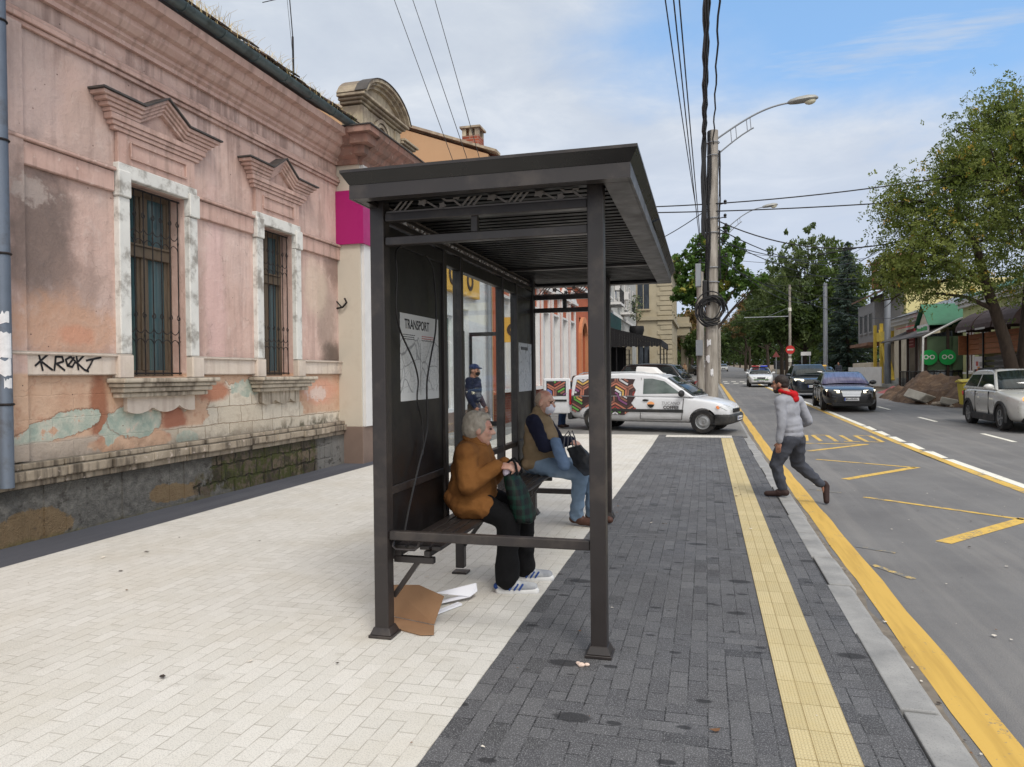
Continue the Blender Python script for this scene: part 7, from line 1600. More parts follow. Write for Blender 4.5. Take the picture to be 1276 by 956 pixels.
def woman():
    J=dict(f=(1,0,.05),u=(.12,0,1),head=(-1.61,5.06,1.185),hf=(.93,.30,-.08),hu=(.1,0,1),neck=(-1.655,5.06,1.065),pel=(-1.70,5.08,.66),s=1.02,
      shR=(-1.66,4.90,1.02),shL=(-1.65,5.23,1.02),elR=(-1.63,4.84,.80),elL=(-1.58,5.28,.80),wrR=(-1.43,4.95,.925),wrL=(-1.41,5.10,.93),
      hdR=((1,.25,.0),(-.1,-.5,.85),1.15),hdL=((1,-.35,.0),(0,.3,1),1.15),
      hpR=(-1.64,4.98,.66),hpL=(-1.64,5.18,.66),knR=(-1.37,4.98,.545),knL=(-1.33,5.22,.555),anR=(-1.40,5.02,.085),anL=(-1.36,5.36,.085),toR=(-1.215,5.06,.045),toL=(-1.175,5.40,.045))
    M=frm(*axes(J['f'],J['u'])); z=V3((0,0,0))
    def jacket(m):
        torso(m,J,[(.02,(.20,.175,.13),z),(.22,(.205,.18,.18),V3((.02,0,0))),(.5,(.20,.165,.2),V3((.015,0,0))),(.75,(.19,.14,.16),z),(.92,(.14,.10,.09),z)],M); m.cap(J['neck'],V3(J['neck'])+V3((.0,0,.03)),.085,.075)
        for k in 'LR': limb(m,[(V3(J['sh'+k])+V3((0,.02 if k=='R' else -.02,-.01)),.088),(J['el'+k],.074),(V3(J['wr'+k])-V3((.02,0,0)),.052)]); m.cap(V3(J['neck'])-V3((0,0,.06)),J['sh'+k],.09,.085)
        m.cap(V3((-1.70,4.96,.64)),V3((-1.54,4.95,.63)),.105,.09); m.cap(V3((-1.70,5.2,.64)),V3((-1.52,5.2,.63)),.105,.09); m.cap((-1.785,5.0,.68),(-1.785,5.16,.68),.085,.085)
    def collar(m):
        n=V3(J['neck']); m.tube([n+V3((.075*math.cos(t)+.01,.085*math.sin(t),.03-.03*math.cos(t))) for t in [2*PI*i/20 for i in range(21)]],.02,8)
    def trousers(m):
        m.ell(V3(J['pel'])-V3((0,0,.02)),(.17,.16,.09),M)
        for k in 'LR': a=V3(J['an'+k]); q=V3(J['kn'+k]); limb(m,[(J['hp'+k],.105),(q,.088),(q.lerp(a,.5),.083),(a+V3((0,0,.03)),.092)])
    shoes=cloth('grey_trainer',(176,178,180),(120,124,134),120); blue=cloth('blue_trainer_trim',(44,70,130)); ink=cloth('black_trousers',(16,16,18)); 
    wsole=cloth('white_sole',(206,206,206))
    def soles(m,k):
        a=V3(J['an'+k]);t=V3(J['to'+k]); d=(t-a);d.z=0;d.normalize(); m.cap(V3((a.x,a.y,.016))-d*.05,V3((t.x,t.y,.016))+d*.01,.036,.036)
    def trim(m):
        for k in 'LR':
            a=V3(J['an'+k]); d=V3(J['to'+k])-a; d.z=0; d.normalize(); s=V3((d.y,-d.x,0)); m.cap(a-d*.075+V3((0,0,-.035)),a-d*.04+V3((0,0,-.01)),.024,.03)
            for q in (0,.035,.07): m.cap(a+d*(.02+q)+s*.044-V3((0,0,.05)),a+d*(.045+q)+s*.034-V3((0,0,.015)),.007,.007)
    hair=lambda m:hairshell(m,J,[((0,-.030,.040),(.085,.096,.092)),((0,-.055,-.005),(.082,.072,.085)),((0,.02,.085),(.066,.06,.034)),((.05,-.01,.02),(.036,.055,.06)),((-.05,-.01,.02),(.036,.055,.06))])
    def buttons(m):
        for i in range(4): m.ell((-1.475+.012*i-.02,5.03,.95-.07*i),(.007,.007,.007),n=6,k=4)
    o=person('elderly woman with short grey hair in a mustard brown jacket seated on the near bench',(-1.3,5.1,0),J,SK1,[('jacket',jacket,cloth('mustard_brown_suede',(126,84,44),(108,70,38),90),.010,.0045,13),('collar',collar,bpy.data.materials['mustard_brown_suede'],.009,.002,14),('trousers',trousers,ink,.012,.008,8),*[('shoe',lambda m,k=k:shoe(m,J['an'+k],J['to'+k]),shoes,.008,0,1) for k in 'LR'],*[('shoe_sole',lambda m,k=k:soles(m,k),wsole,.008,0,1) for k in 'LR'],('shoe_trim',trim,blue,0,0,1),('hair',hair,hairm('grey_hair',(186,178,164),(118,110,102)),.008,.0045,24)])
    T=thing('shopping_bag','dark green and black checked shopping bag held on the woman\'s lap','bag',(-1.25,5.05,.56))
    m=MB(); rows=[(.90,.03,.05,-1.385),(.85,.05,.085,-1.365),(.77,.065,.12,-1.335),(.67,.07,.14,-1.30),(.56,.07,.145,-1.265),(.515,.065,.14,-1.25)]
    n=20; Vv=[];F=[]
    for z_,rx,ry,cx in rows:
        for j in range(n):
            t=2*PI*j/n; w=.006*math.sin(5*t+z_*40); Vv.append((cx+(rx+w)*math.copysign(abs(math.cos(t))**.7,math.cos(t)),5.04+(ry+w)*math.copysign(abs(math.sin(t))**.7,math.sin(t)),z_+.006*math.sin(3*t)))
    for i in range(len(rows)-1):
        for j in range(n): F.append((i*n+j,i*n+(j+1)%n,(i+1)*n+(j+1)%n,(i+1)*n+j))
    F.append(tuple((len(rows)-1)*n+j for j in range(n))); F.append(tuple(range(n)))
    m.add(Vv,F); b=m.build('bag_body',cloth('green_check_fabric',(14,17,17),None,60,.1,.5,(14,48,38)),T,smooth=True,ang=180); s=b.modifiers.new('s','SUBSURF'); s.levels=1; s.render_levels=2
    for dy in(-.05,.05): m=MB(); m.tube([(-1.39,5.04+dy,.88),(-1.375,5.04+dy*.8,.95),(-1.35,5.04+dy*.6,.975),(-1.32,5.04+dy,.94),(-1.30,5.04+dy*1.3,.86)],.009,6); m.build('handle',cloth('black_strap',(24,24,26)),T,smooth=True)
    m=MB(); m.ell((-1.385,4.99,.885),(.03,.035,.04),n=10,k=8); o=m.build('crumpled_wrapper',cloth('lilac_print_fabric',(196,186,200),(70,60,74),120),T,smooth=True)
woman()
def seated_man():
    J=dict(f=(1,-.12,.0),u=(.10,0,1),head=(-1.60,7.27,1.29),hf=(.95,-.30,-.12),hu=(.12,0,1),neck=(-1.66,7.28,1.165),pel=(-1.70,7.32,.66),s=1.05,
      shR=(-1.68,7.08,1.10),shL=(-1.66,7.48,1.09),elR=(-1.56,7.02,.86),elL=(-1.50,7.50,.86),wrR=(-1.33,7.12,.905),wrL=(-1.32,7.26,.90),
      hdR=((1,.25,-.35),(-.2,-.4,.9),.8),hdL=((1,-.4,-.3),(0,.3,1),.8),
      hpR=(-1.62,7.20,.65),hpL=(-1.62,7.42,.65),knR=(-1.235,7.24,.575),knL=(-1.16,7.50,.57),anR=(-1.31,7.42,.09),anL=(-1.17,7.60,.09),toR=(-1.10,7.36,.045),toL=(-.98,7.56,.045))
    M=frm(*axes(J['f'],J['u'])); z=V3((0,0,0))
    def vest(m):
        torso(m,J,[(0,(.20,.18,.10),z),(.25,(.21,.19,.18),V3((.03,0,0))),(.5,(.205,.18,.2),V3((.03,0,0))),(.75,(.195,.15,.16),z),(.93,(.13,.10,.07),z)],M); m.cap(J['neck'],V3(J['neck'])+V3((.0,0,.03)),.080,.075)
        for k in 'LR': m.cap(V3(J['neck'])-V3((0,0,.06)),V3(J['sh'+k])+V3((0,.05 if k=='R' else -.05,0)),.085,.075)
    def sleeves(m):
        for k in 'LR': limb(m,[(J['sh'+k],.082),(J['el'+k],.066),(V3(J['wr'+k])-V3((.01,0,0)),.046)])
    def jeans(m):
        m.ell(V3(J['pel'])-V3((0,0,.02)),(.18,.16,.10),M)
        for k in 'LR': a=V3(J['an'+k]); q=V3(J['kn'+k]); limb(m,[(J['hp'+k],.105),(q,.084),(q.lerp(a,.5),.072),(a+V3((0,0,.02)),.074)])
    bshoe=cloth('brown_leather_shoe',(80,56,48),None,60,.1,.5)
    person('elderly man in white face mask, khaki vest and light jeans seated at the bench end',(-1.2,7.4,0),J,SK1,[('vest',vest,cloth('khaki_vest',(136,118,94),(118,102,80)),.011,.008,9),('sleeves',sleeves,cloth('navy_knit',(24,26,44)),.010,.006,11),('jeans',jeans,cloth('washed_denim',(110,130,152),(132,148,166),140),.011,.010,9),*[('shoe',lambda m,k=k:shoe(m,J['an'+k],J['to'+k],1.08),bshoe,.008,0,1) for k in 'LR'],
      ('hair',lambda m:hairshell(m,J,[((0,-.028,.022),(.0755,.083,.086)),((.045,-.02,-.005),(.032,.05,.045)),((-.045,-.02,-.005),(.032,.05,.045))]),hairm('thin_grey_hair',(176,158,142),(140,122,108)),.009,.003,30),('face_mask',lambda m:hairshell(m,J,[((0,.062,-.05),(.060,.050,.052)),((0,.05,-.075),(.05,.04,.04))]),cloth('white_mask',(206,206,218)),.008,.002,20),('glasses',lambda m:[m.tube([V3(J['head'])+V3((.085,-.055+.11*i/6,.012+.0*i)) for i in range(7)],.006,5)],cloth('dark_glasses_frame',(40,34,34)),0,0,1)])
    T=thing('black_bag','black leather bag with two handles resting on the seated man\'s knees','bag',(-1.2,7.1,.6)); m=MB()
    m.prism([(-1.33,7.02,.84),(-1.20,7.02,.88),(-1.05,7.02,.70),(-1.06,7.02,.59),(-1.16,7.02,.575),(-1.27,7.02,.68)],(0,.10,0)); m.ell((-1.17,7.07,.71),(.10,.075,.11),Matrix.Rotation(-.6,3,'Y'),n=14,k=10); b=m.build('bag_body',cloth('black_bag_leather',(26,28,32),(48,52,60),50,.15,.4),T); remesh(b,.01,4,.006,12,3)
    for dx in (0,.035): m=MB(); m.tube([(-1.36+dx,7.0+dx,.85),(-1.345+dx,7.0,.97),(-1.31+dx,7.02,1.02),(-1.285+dx,7.03,.95),(-1.27+dx,7.04,.85)],.007,6); m.build('handle',cloth('grey_strap',(84,84,90)),T,smooth=True)
    m=MB(); m.cap((-1.44,7.02,.90),(-1.36,7.04,.68),.060,.066); o=m.build('blue_bundle',cloth('blue_quilted_cloth',(94,114,142),(78,98,126))); remesh(o,.01,4,.008,12,2); tag(o,'rolled light blue cloth bundle standing on the seated man\'s lap','cloth bundle')
seated_man()
def walker():
    Y=9.6; J=dict(f=(-.86,.5,0),u=(-.14,.06,1),head=(.905,9.66,1.425),hf=(-.93,.36,-.05),hu=(-.05,0,1),neck=(.985,9.62,1.29),pel=(1.03,9.62,.775),s=.98,
      shL=(.885,9.46,1.215),shR=(1.135,9.82,1.20),elL=(.90,9.40,.94),elR=(1.26,9.86,.95),wrL=(.865,9.40,.72),wrR=(1.10,10.02,.83),
      hdL=((-.12,.05,-1),(-.3,-1,0),.45),hdR=((-.9,.3,-.2),(.2,.9,.2),.6),
      hpL=(.985,9.55,.74),hpR=(1.09,9.70,.74),knL=(.845,9.60,.43),knR=(1.13,9.86,.40),anL=(.925,9.62,.085),anR=(1.43,9.93,.13),toL=(.735,9.66,.04),toR=(1.475,9.90,-.075))
    M=frm(*axes(J['f'],J['u'])); z=V3((0,0,0))
    def top(m):
        torso(m,J,[(.04,(.188,.142,.07),z),(.18,(.192,.142,.09),z),(.3,(.19,.135,.16),z),(.6,(.19,.12,.2),z),(.85,(.185,.11,.12),z)],M)
        for k in 'LR': limb(m,[(J['sh'+k],.070),(J['el'+k],.058),(V3(J['wr'+k])+V3((0,0,.02)),.045)]); m.cap(V3(J['neck'])-V3((0,0,.05)),J['sh'+k],.082,.075)
    def hood(m):
        n=V3(J['neck']); r,f,u=axes(J['f'],J['u'])
        m.tube([n+f*(.095*math.cos(t)-.01)+r*.10*math.sin(t)+u*(.035+.025*math.cos(t)) for t in [2*PI*i/20 for i in range(21)]],.025,8); m.ell(n-f*.08+u*.0,(.085,.05,.055),M); m.ell(n-f*.10-u*.05,(.07,.04,.05),M)
    def pants(m):
        m.ell(V3(J['pel'])-V3((0,0,.03)),(.172,.13,.12),M)
        limb(m,[(J['hpL'],.115),(J['knL'],.082),(V3(J['knL']).lerp(V3(J['anL']),.5),.070),(V3(J['anL'])+V3((0,0,.035)),.056)]); limb(m,[(J['hpR'],.115),(J['knR'],.082),(V3(J['knR']).lerp(V3(J['anR']),.55),.070),(V3(J['knR']).lerp(V3(J['anR']),.93),.055)])
    def shoe_b(m):
        a=V3(J['anR']);t=V3(J['toR']); back=V3((.055,.02,.02)); m.cap(a+back*.5,a+back*.9-V3((0,0,.04)),.046,.044); m.cap(a+back*.8-V3((0,0,.04)),t,.046,.036)
    wsh=cloth('dark_brown_trainer',(56,42,40),None,60,.1,.6)
    person('man in grey sweatshirt and red hood striding off the road onto the pavement',(.95,9.62,0),J,SK2,[('sweatshirt',top,cloth('heather_grey_jersey',(146,148,156),(132,134,142),150),.011,.005,11),('hood',hood,cloth('red_hood_jersey',(176,26,32)),.010,.006,14),('trousers',pants,cloth('dark_grey_joggers',(70,73,82),(58,60,68),140),.011,.012,8),('shoe',lambda m:shoe(m,J['anL'],J['toL'],1.0),wsh,.008,0,1),('shoe',shoe_b,wsh,.008,0,1),
      ('hair',lambda m:hairshell(m,J,[((0,-.018,.035),(.079,.095,.088)),((0,-.045,-.01),(.07,.06,.06))]),hairm('dark_brown_hair',(44,32,26),(24,18,16)),.009,.003,30),('beard',lambda m:hairshell(m,J,[((0,.045,-.085),(.052,.05,.035)),((.045,.01,-.06),(.018,.035,.04)),((-.045,.01,-.06),(.018,.035,.04))]),hairm('dark_beard',(50,38,32),(30,24,20)),.009,.002,30)])
walker()
def stander(label,base,face,tone,top,legs,hairc,h=1.72,group=None,cap=None,mask=None,sk=None,bend=0,vox=.012):
    """a standing person; base on the ground, face direction in the ground plane"""
    b=V3(base); f=V3((face[0],face[1],0)).normalized(); r=V3((f.y,-f.x,0)); k=h/1.72
    at=lambda a,c,z:b+(r*a+f*c+V3((0,0,z)))*k
    J=dict(f=tuple(f),u=(0,0,1),head=at(0,.02+bend,1.59-bend*.4),hf=tuple(f-V3((0,0,bend))),hu=(0,0,1),neck=at(0,-.02+bend*.8,1.45-bend*.3),pel=at(0,0,.93),s=k)
    for s,K in ((-1,'L'),(1,'R')):
        J['sh'+K]=at(s*.18,-.01+bend*.7,1.40-bend*.25); J['el'+K]=at(s*.23,-.0+bend*.9,1.12-bend*.2); J['wr'+K]=at(s*.20,.12+bend*1.3,.92); J['hd'+K]=(tuple(f*.5+V3((0,0,-.9))),tuple(r*s),.6); J['hp'+K]=at(s*.09,0,.90); J['kn'+K]=at(s*.10,.02,.49); J['an'+K]=at(s*.11,-.02,.08); J['to'+K]=at(s*.13,.13,.04)
    M=frm(*axes(J['f'],J['u'])); z=V3((0,0,0))
    def jk(m):
        torso(m,J,[(-.02,(.175,.125,.10),z),(.3,(.175,.125,.16),z),(.62,(.19,.13,.19),z),(.86,(.18,.11,.10),z)],M)
        for K in 'LR': limb(m,[(J['sh'+K],.074),(J['el'+K],.060),(J['wr'+K],.045)]); m.cap(J['neck']-V3((0,0,.06)),J['sh'+K],.08,.072)
    def tr(m):
        m.ell(J['pel'],(.165,.12,.11),M)
        for K in 'LR': limb(m,[(J['hp'+K],.095),(J['kn'+K],.070),(J['an'+K]+V3((0,0,.03)),.058)])
    G_=[('jacket',jk,top,.013,.008,9),('trousers',tr,legs,.013,.008,9),*[('shoe',lambda m,K=K:shoe(m,J['an'+K],J['to'+K]),bpy.data.materials['dark_brown_trainer'],.010,0,1) for K in 'LR'],('hair',lambda m:hairshell(m,J,[((0,-.018,.03),(.078,.094,.085)),((0,-.045,-.01),(.07,.06,.06))]),hairc,.011,0,1)]
    if cap: 
        def cp(m):
            hairshell(m,J,[((0,-.012,.062),(.083,.102,.07))]); hr,hf,hu=axes(J['hf'],J['hu']); m.cap(V3(J['head'])+hf*.09+hu*.05-hr*.03,V3(J['head'])+hf*.15+hu*.042-hr*.02,.02,.014); m.cap(V3(J['head'])+hf*.09+hu*.05+hr*.03,V3(J['head'])+hf*.15+hu*.042+hr*.02,.02,.014)
        G_.append(('cap',cp,cap,.009,0,1))
    if mask: G_.append(('face_mask',lambda m:hairshell(m,J,[((0,.060,-.05),(.060,.050,.05))]),mask,.009,0,1))
    return person(label,base,J,sk or SK2,G_,group,vox)
navy=cloth('navy_workwear',(26,32,52)); taupe=cloth('taupe_trousers',(76,68,60)); dk=hairm('short_dark_hair',(50,40,34),(30,24,20)); jeans=cloth('blue_work_jeans',(46,62,92)); slate=cloth('slate_jacket',(62,66,76)); tan=cloth('tan_jacket',(146,120,96)); pale=cloth('pale_shirt',(196,194,190))
stander('man in navy cap, black face mask and navy jacket standing outside the white shop',(-4.40,13.5,0),(1,-.15),1,navy,taupe,dk,1.80,cap=cloth('navy_cap',(38,50,84)),mask=cloth('black_mask',(28,28,30)))
stander('person in blue jeans leaning in behind the van\'s open rear door',(-3.98,20.35,G(20.3)-.01),(1,-.3),1,slate,jeans,dk,1.66,bend=.42)
stander('dark clothed pedestrian on the right pavement beyond the white hoarding',(10.5,64,G(64)-.1),(-.6,-1),1,slate,jeans,dk,1.75,vox=.02)
stander('pedestrian in a pale shirt near the beige building, small behind the dark SUV',(-3.6,68,G(68)),(.4,-1),1,pale,jeans,dk,1.7,vox=.02)
stander('pedestrian in a tan jacket walking near the stone portico',(-2.4,88,G(88)),(.3,-1),1,tan,taupe,dk,1.72,vox=.02)
# ---------------------------------------------------------------- poles, lamps, signs and wires
def concrete_pole_mat():
    N=NT('weathered_concrete_pole'); p=N.pos(); n=N.noise(N.map(p,(4,4,.6)),2,6,.6); g=N.noise(p,40,4); c=N.ramp(n,[(.3,C(120,114,106)),(.55,C(158,152,144)),(.75,C(182,176,168))])
    st=N.noise(N.map(p,(7,7,.25)),1.4,5); c=N.mix(N.ss(st,.55,.72,0,.7),c,C(96,86,78)); return N.done(c,.95,0,N.bump(N.add(n,N.mul(g,.4)),.7,.02),.2)
M_pole=concrete_pole_mat(); M_wire=pm('black_wire',(30,30,32),.6,0,.1,3,0); M_galv=pm('galvanised_grey',(138,142,148),.5,.4,.08,2,.1,30); M_lampgrey=pm('lamp_housing_grey',(150,150,146),.5,.2,.08,3,0); M_lens=pm('lamp_lens',(206,200,176),.25,0,.05,3,0)
PX,PY_=.19,26.0
def lamp_arm(T,x,y,z,reach,rise,s=1,dirx=1):
    m=MB(); P=[];n=14
    for i in range(n+1): t=i/n; P.append((x+dirx*reach*t,y,z+rise*math.sin(t*PI/2*.95)))
    m.tube(P,.032*s,8); Q=[(x+dirx*.0,y,z-.55*s)]+[(x+dirx*reach*t,y,z-.55*s+(rise*1.02)*math.sin(min(1,t*1.55)*PI/2*.75)) for t in (.08,.16,.26,.36,.48,.52)]; m.tube(Q,.026*s,7)
    for t in (.2,.27,.42,.47):
        a=V3((x+dirx*reach*t,y,z+rise*math.sin(t*PI/2*.95))); b=V3((x+dirx*reach*(t+.015),y,z-.55*s+(rise*1.02)*math.sin(min(1,t*1.55)*PI/2*.75))); m.tube([a,b],.014*s,5)
    arm=m.build('lamp_arm',M_galv,T,smooth=True)
    e=V3(P[-1]); d=(V3(P[-1])-V3(P[-2])).normalized(); L=.92*s; m=MB(); rows=[]
    up=V3((0,0,1)); u=(up-d*up.dot(d)).normalized(); w=d.cross(u); V=[];F=[];k=10
    for t,h,ww in ((-.05,.04,.05),(.05,.10,.13),(.3,.14,.19),(.65,.15,.2),(.9,.11,.15),(1.0,.04,.06)):
        for j in range(k): a=2*PI*j/k; V.append(e+d*L*t+u*(h*s*math.sin(a)*(1 if math.sin(a)>0 else .55))+w*ww*s*math.cos(a))
    for i in range(5):
        for j in range(k): F.append((i*k+j,i*k+(j+1)%k,(i+1)*k+(j+1)%k,(i+1)*k+j))
    F.append(tuple(range(k))[::-1]); F.append(tuple(5*k+j for j in range(k))); m.add(V,F); m.build('lamp_head',M_lampgrey,arm,smooth=True,ang=60)
    m=MB(); m.ell(e+d*L*.72-u*.06*s,(.19*s,.13*s,.12*s),frm(d,w,u),n=14,k=8); m.build('lamp_lens',M_lens,arm,smooth=True)
def utility_pole():
    g=G(26); T=thing('utility_pole','tall weathered concrete utility pole with curved street lamp and a coil of black cable','utility pole',(PX,PY_,g))
    m=MB(); lean=.12; m.tube([(PX-.01,PY_,g-.1),(PX+lean*.3,PY_,4),(PX+lean,PY_,9.92)],[.235,.205,.16],16); m.build('pole_shaft',M_pole,T,smooth=True,ang=60)
    lamp_arm(T,PX+.22,PY_,9.62,2.35,1.0,1.0)
    for z in (9.5,9.05,6.9,6.4,5.2,4.7): r=.18+.05*(10-z)/10+.02; m=MB(); m.tube([(PX+.012*z+r*math.cos(t),PY_+r*math.sin(t),z) for t in [2*PI*i/16 for i in range(17)]],.018,5); m.build('steel_band',M_galv,T)
    rnd=random.Random(6)
    for i in range(7):
        z=5.3+i*.33+rnd.uniform(-.1,.1); s=rnd.choice((-1,1)); x=PX+.012*z
        m=MB(); m.tube([(x+s*.18,PY_-.1,z),(x+s*(.36+.1*rnd.random()),PY_-.12,z+.04)],.018,5); m.lathe([(.02,-.07),(.06,-.05),(.035,-.01),(.06,.03),(.03,.08)],Matrix.Translation((x+s*(.40+.06*rnd.random()),PY_-.12,z+.07)),10); m.build('insulator',M_black,T,smooth=True)
    m=MB(); m.box(PX-.52,PX-.32,PY_-.18,PY_+.05,4.55,5.35); m.build('junction_box',M_galv,T,bevel=.02); m=MB(); m.box(PX-.28,PX-.12,PY_-.34,PY_-.20,3.9,4.75); m.build('cable_closure',M_black,T,bevel=.04,seg=2)
    m=MB()
    for z,a0,a1,h,q in ((2.5,-2.2,-1.6,.2,0),(1.95,-2.4,-1.8,.22,0),(1.5,-1.7,-1.3,.2,0)):
        n=6; V=[]
        for i in range(n): t=a0+(a1-a0)*i/(n-1); r=.238; V+=[(PX+r*math.cos(t),PY_+r*math.sin(t),z+rnd.uniform(-.06,.06)),(PX+r*math.cos(t),PY_+r*math.sin(t),z+h+rnd.uniform(-.03,.03))]
        m.add(V,[(2*i,2*i+2,2*i+3,2*i+1) for i in range(n-1)])
    m.build('paper_notice',bpy.data.materials['torn_paper'],T,flip=False)
    # black coil of spare cable and cables running down the shaft
    m=MB()
    for k in range(16):
        r=.37+rnd.uniform(-.12,.12); c=(PX+.02+rnd.uniform(-.09,.09),3.74+rnd.uniform(-.09,.09)); yy=PY_-.27-rnd.uniform(0,.12); a=rnd.random()*6
        m.tube([(c[0]+r*(1+.04*math.sin(3*t+a))*math.cos(t),yy+.03*math.sin(2*t+a),c[1]+r*1.08*math.sin(t)) for t in [2*PI*i/32 for i in range(rnd.choice((24,28,33)))]],.021,6)
    o=m.build('cable_coil',M_wire,smooth=True); tag(o,'thick coil of spare black cable hung on the utility pole','cable coil')
    m=MB()
    for k in range(6):
        a=rnd.uniform(PI*.9,PI*1.35); P=[]
        for i in range(13): z=3.9+i*.5; r=.24-.006*i+.03*rnd.random(); aa=a+.18*math.sin(i*1.3+k); P.append((PX+.012*z+r*math.cos(aa),PY_+r*math.sin(aa),z))
        m.tube(P,.022,5)
    for k in range(4):
        a=rnd.uniform(-.6,.2); P=[]
        for i in range(9): z=4.8+i*.55; r=.23-.005*i+.05*rnd.random(); P.append((PX+.012*z+r*math.cos(a),PY_+r*math.sin(a)-.05,z))
        m.tube(P,.016,5)
    m.build('downlead',M_wire,T,smooth=True)
utility_pole()
def plain_pole(name,label,x,y,h,r0,r1,mat,extra=None,cat='pole'):
    g=G(y)-.1; T=thing(name,label,cat,(x,y,g)); m=MB(); m.tube([(x,y,g-.1),(x,y,g+h)],[r0,r1],12); m.build('pole_shaft',mat,T,smooth=True,ang=60)
    if extra: extra(T,g)
    return T
plain_pole('utility_pole','slimmer grey concrete pole standing close behind the tall utility pole on its left',-.22,34,6.0,.19,.15,M_pole,lambda T,g:[P(T,'switch_box',M_galv,[(-.42,-.12,33.6,33.8,g+2.2,g+2.9)])],'utility pole')
def far_lamp(T,g): lamp_arm(T,1.25,66,g+13.0,3.6,2.2,1.35)
plain_pole('street_lamp','distant street lamp on a curved arm seen just right of the utility pole',1.15,66,13.8,.16,.12,M_pole,far_lamp,'street lamp')
plain_pole('grey_pole','smooth grey steel pole on the right kerb in front of the cream house',12.05,54.5,8.2,.21,.19,M_galv,lambda T,g:[MB().tube([(11.5,54.5,g+7.7),(12.6,54.5,g+7.6)],.03,5).tube([(12.05,54.4,g+7.2),(12.9,54.4,g+7.25)],.03,5).build('cross_arm',M_black,T)])
plain_pole('grey_pole','smooth grey steel pole rising in front of the birches and spruce',10.7,72,9.0,.2,.18,M_galv)
def noentry(T,g):
    x,y=8.05,76; 
    D=MB().lathe([(.42,0),(.42,.03)],plane_M((x,y-.2,g+3.0),(1,0,0),(0,0,1)),24).build('no_entry_sign',pm('sign_red',(196,52,50),.5,0,.05,3,0),T); P(D,'white_bar',M_wpaint,[(x-.28,x+.28,y-.24,y-.232,g+2.93,g+3.07)])
    MB().tube([(x,y,g+6.3),(x-4.3,y,g+6.3)],.045,6).tube([(x,y,g+7.2),(x-2.2,y,g+6.3)],.015,4).build('bracket_arm',M_galv,T)
    for z in (1.0,1.8,2.4,6.8): MB().tube([(x,y,g+z),(x,y,g+z+.35)],.16,10).build('white_wrap',M_wpaint,T)
plain_pole('sign_pole','white banded concrete pole with red no entry sign and a trolley wire bracket',8.05,76,9.4,.14,.11,M_pole,noentry,'sign pole')
def portal():
    g=G(74)-.1; T=thing('street_sign','white board carried between two thin posts beside the no entry pole','sign',(9.2,74,g))
    for x in (8.9,9.6): MB().tube([(x,74,g),(x,74,g+2.6)],.05,6).build('post',M_galv,T)
    P(T,'board',M_whitetrim,[(8.8,9.7,73.9,73.94,g+2.4,g+2.75)])
    x,y=6.75,76; g=G(y)-.1; T=thing('warning_sign','small dark triangular road sign on a thin post left of the no entry pole','road sign',(x,y,g)); MB().tube([(x,y,g),(x,y,g+2.4)],.05,6).build('post',M_galv,T); MB().prism([(x-.35,y-.06,g+2.3),(x+.35,y-.06,g+2.3),(x,y-.06,g+2.9)],(0,.03,0)).build('sign_plate',pm('sign_back_red',(120,60,58),.5,0,.1,3,0),T)
portal()
def wire(name,label,a,b,sag,r=.015,n=24,group=None):
    a=V3(a);b=V3(b); o=MB().tube([a.lerp(b,i/n)-V3((0,0,sag*4*(i/n)*(1-i/n))) for i in range(n+1)],r,5).build(name,M_wire,smooth=True); return tag(o,label,'wire',group)
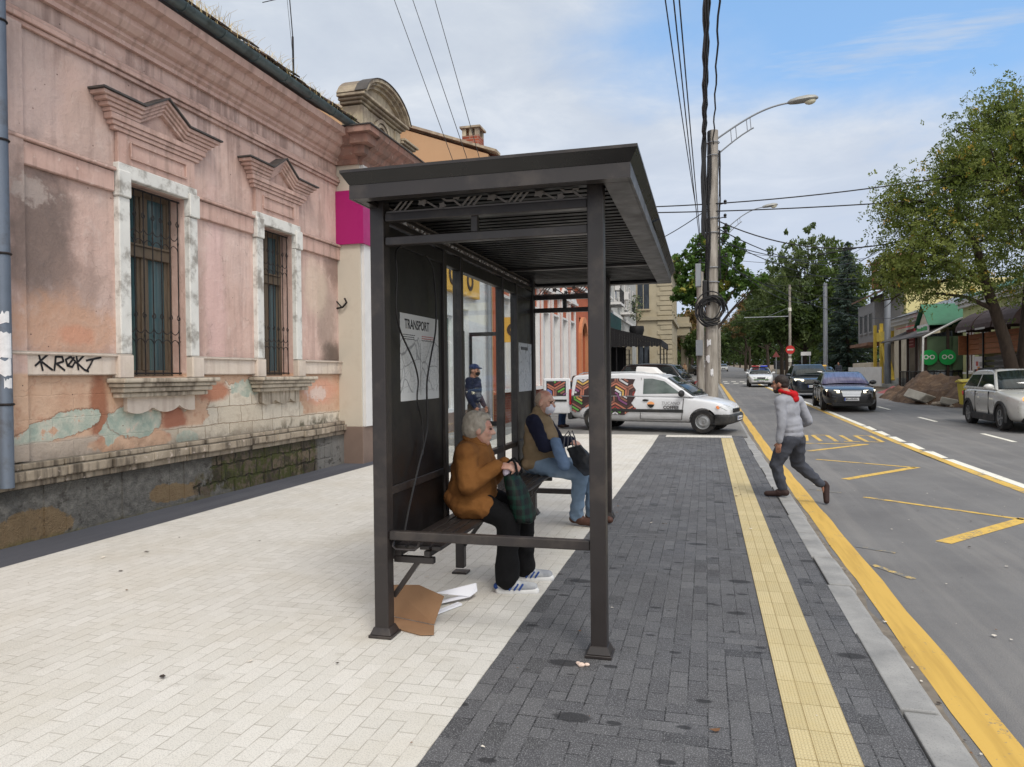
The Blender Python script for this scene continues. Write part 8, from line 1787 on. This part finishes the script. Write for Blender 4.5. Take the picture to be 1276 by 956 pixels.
def wires():
    T0=V3((PX+.1,PY_,9.6))
    # the bundle along the kerb: passes high over the viewer's left to the top of the pole
    rnd=random.Random(2)
    for i,(x0,z0,x1,z1,r) in enumerate(((-.16,12.2,-.02,9.7,.05),(-.11,12.25,.02,9.6,.04),(-.06,12.2,.05,9.8,.035),(.06,12.2,.30,9.4,.022))):
        lab=['thickest twisted black cable of the bundle running overhead to the pole top','second black cable of the overhead bundle wound beside the thickest one','third black cable of the overhead bundle nearest the pole centre','thin beaded cable reaching the pole from overhead on its right side'][i]
        # from a distant pole behind the viewer
        a=V3((x0*.4+.3,-14,z0-1.6)); b=V3((x1,PY_-.24,z1)); n=60; P=[]
        for k in range(n+1):
            t=k/n; q=a.lerp(b,t); q.z-=.9*4*t*(1-t); q.x+=.02*math.sin(k*1.9+i*2); q.z+=.015*math.cos(k*2.3+i); P.append(q)
        if i<3: P+=[V3((-.06+.05*i+.02*math.sin(j*2+i),PY_-.24-.01*j%.03,z1-.4-.5*j)) for j in range(7)]
        tag(MB().tube(P,r,6).build('overhead_cable',M_wire,smooth=True),lab,'cable','overhead cables along the kerb')
    for i,(xa,xb,zb) in enumerate(((-.95,-.55,7.6),(-.60,-.35,6.6),(-.45,-.25,6.4))):
        wire('overhead_wire',['leftmost of the three thin wires dropping beside the pole','middle thin wire dropping beside the pole','right thin wire dropping closest beside the pole'][i],(xa-.2,-14,10.2),(xb*.5,PY_-.1,zb-.4),.8,.012,30,'thin wires along the kerb')
    # the three wires over the roofs on the left
    for i,(x0,x1) in enumerate(((-6.75,-5.42),(-6.30,-5.1),(-5.72,-4.85))):
        wire('roof_wire',['left one of three wires dropping past the brick chimney','middle one of three wires dropping past the brick chimney','right one of three wires dropping past the brick chimney'][i],(x0-.35,15.0,11.2),(x1+.28,15.0,5.8),.0,.008,4,'wires over the left roofs')
    # street crossings
    y=26
    S=[('upper of the two long wires crossing the street at lamp height',(-7,25.5,7.7),(13,26.5,8.6),.7,.022),('lower of the two long wires crossing the street under the lamp',(-7,25.5,7.5),(13,26.5,7.35),.35,.022),('thick sagging wire from the pole to the right hand tree',(PX,PY_,6.95),(9.9,27,7.4),1.45,.022),
       ('thin wire crossing high above the cars at mid street',(PX,PY_,6.7),(14,62,11.6),1.6,.02),('second thin wire crossing above the cars',(PX,PY_,6.4),(12.1,54.5,8.4),1.0,.018),('trolley span wire on the far right reaching the grey pole',(1.2,66,10.6),(12.05,54.5,8.6),.6,.02),('lower trolley span wire toward the grey pole',(1.2,66,9.6),(12.9,54.5,7.9),.5,.02),
       ('wire dropping from the tree crown down to the trolley span',(7.6,27,6.9),(10.2,66,9.2),.0,.018),('second wire dropping from the tree crown to the trolley span',(8.6,27,7.0),(11.0,66,9.0),.1,.018),('left going service wire from the pole to the shelter side roofs',(PX,PY_,6.0),(-5.6,30,5.0),.3,.016),('left going service wire above the other one',(PX,PY_,7.3),(-5.6,34,7.0),.5,.016),
       ('far span wire crossing below the distant lamp',(1.2,66,11.6),(14,70,11.6),.5,.02),('lowest far span wire over the police car',(1.2,76,7.6),(8.05,76,8.6),.3,.018),('far low span wire beside the bracket arm',(-1,96,8),(8.05,76,7.2),.4,.018)]
    S+=[('faint wire rising from the pole to the roof behind the birches',(PX,PY_,6.2),(16,80,14.5),1.2,.02),('faint wire sagging between the pole and the far right pole top',(PX,PY_,5.9),(10.7,72,8.9),1.4,.018),('faint wire running from the distant lamp to the spruce top',(1.2,66,12.6),(13.3,76,13.6),.9,.02),('faint wire above the hoarding toward the cream house eaves',(PX,PY_,5.6),(13.6,56,5.4),.9,.016),('faint slack wire from the distant lamp to the grey boards house',(1.2,66,11.0),(13.4,66,7.4),.7,.018)]
    for lab,a,b,s,r in S: wire('street_wire',lab,a,b,s,r,26,'wires crossing the street')
    T=thing('trolley_wire_insulator','dark segmented insulator rod hanging among the crossing wires','insulator',(9.2,55,10.0)); 
    for i in range(5): MB().tube([(7.9+i*.62,56-.2*i,9.95+.06*i),(8.4+i*.62,55.85-.2*i,10.0+.06*i)],.05,6).build('rod_segment',M_wire,T)
    MB().tube([(7.8,56,9.94),(11.2,55,10.28)],.018,4).build('span_rod',M_wire,T)
wires()
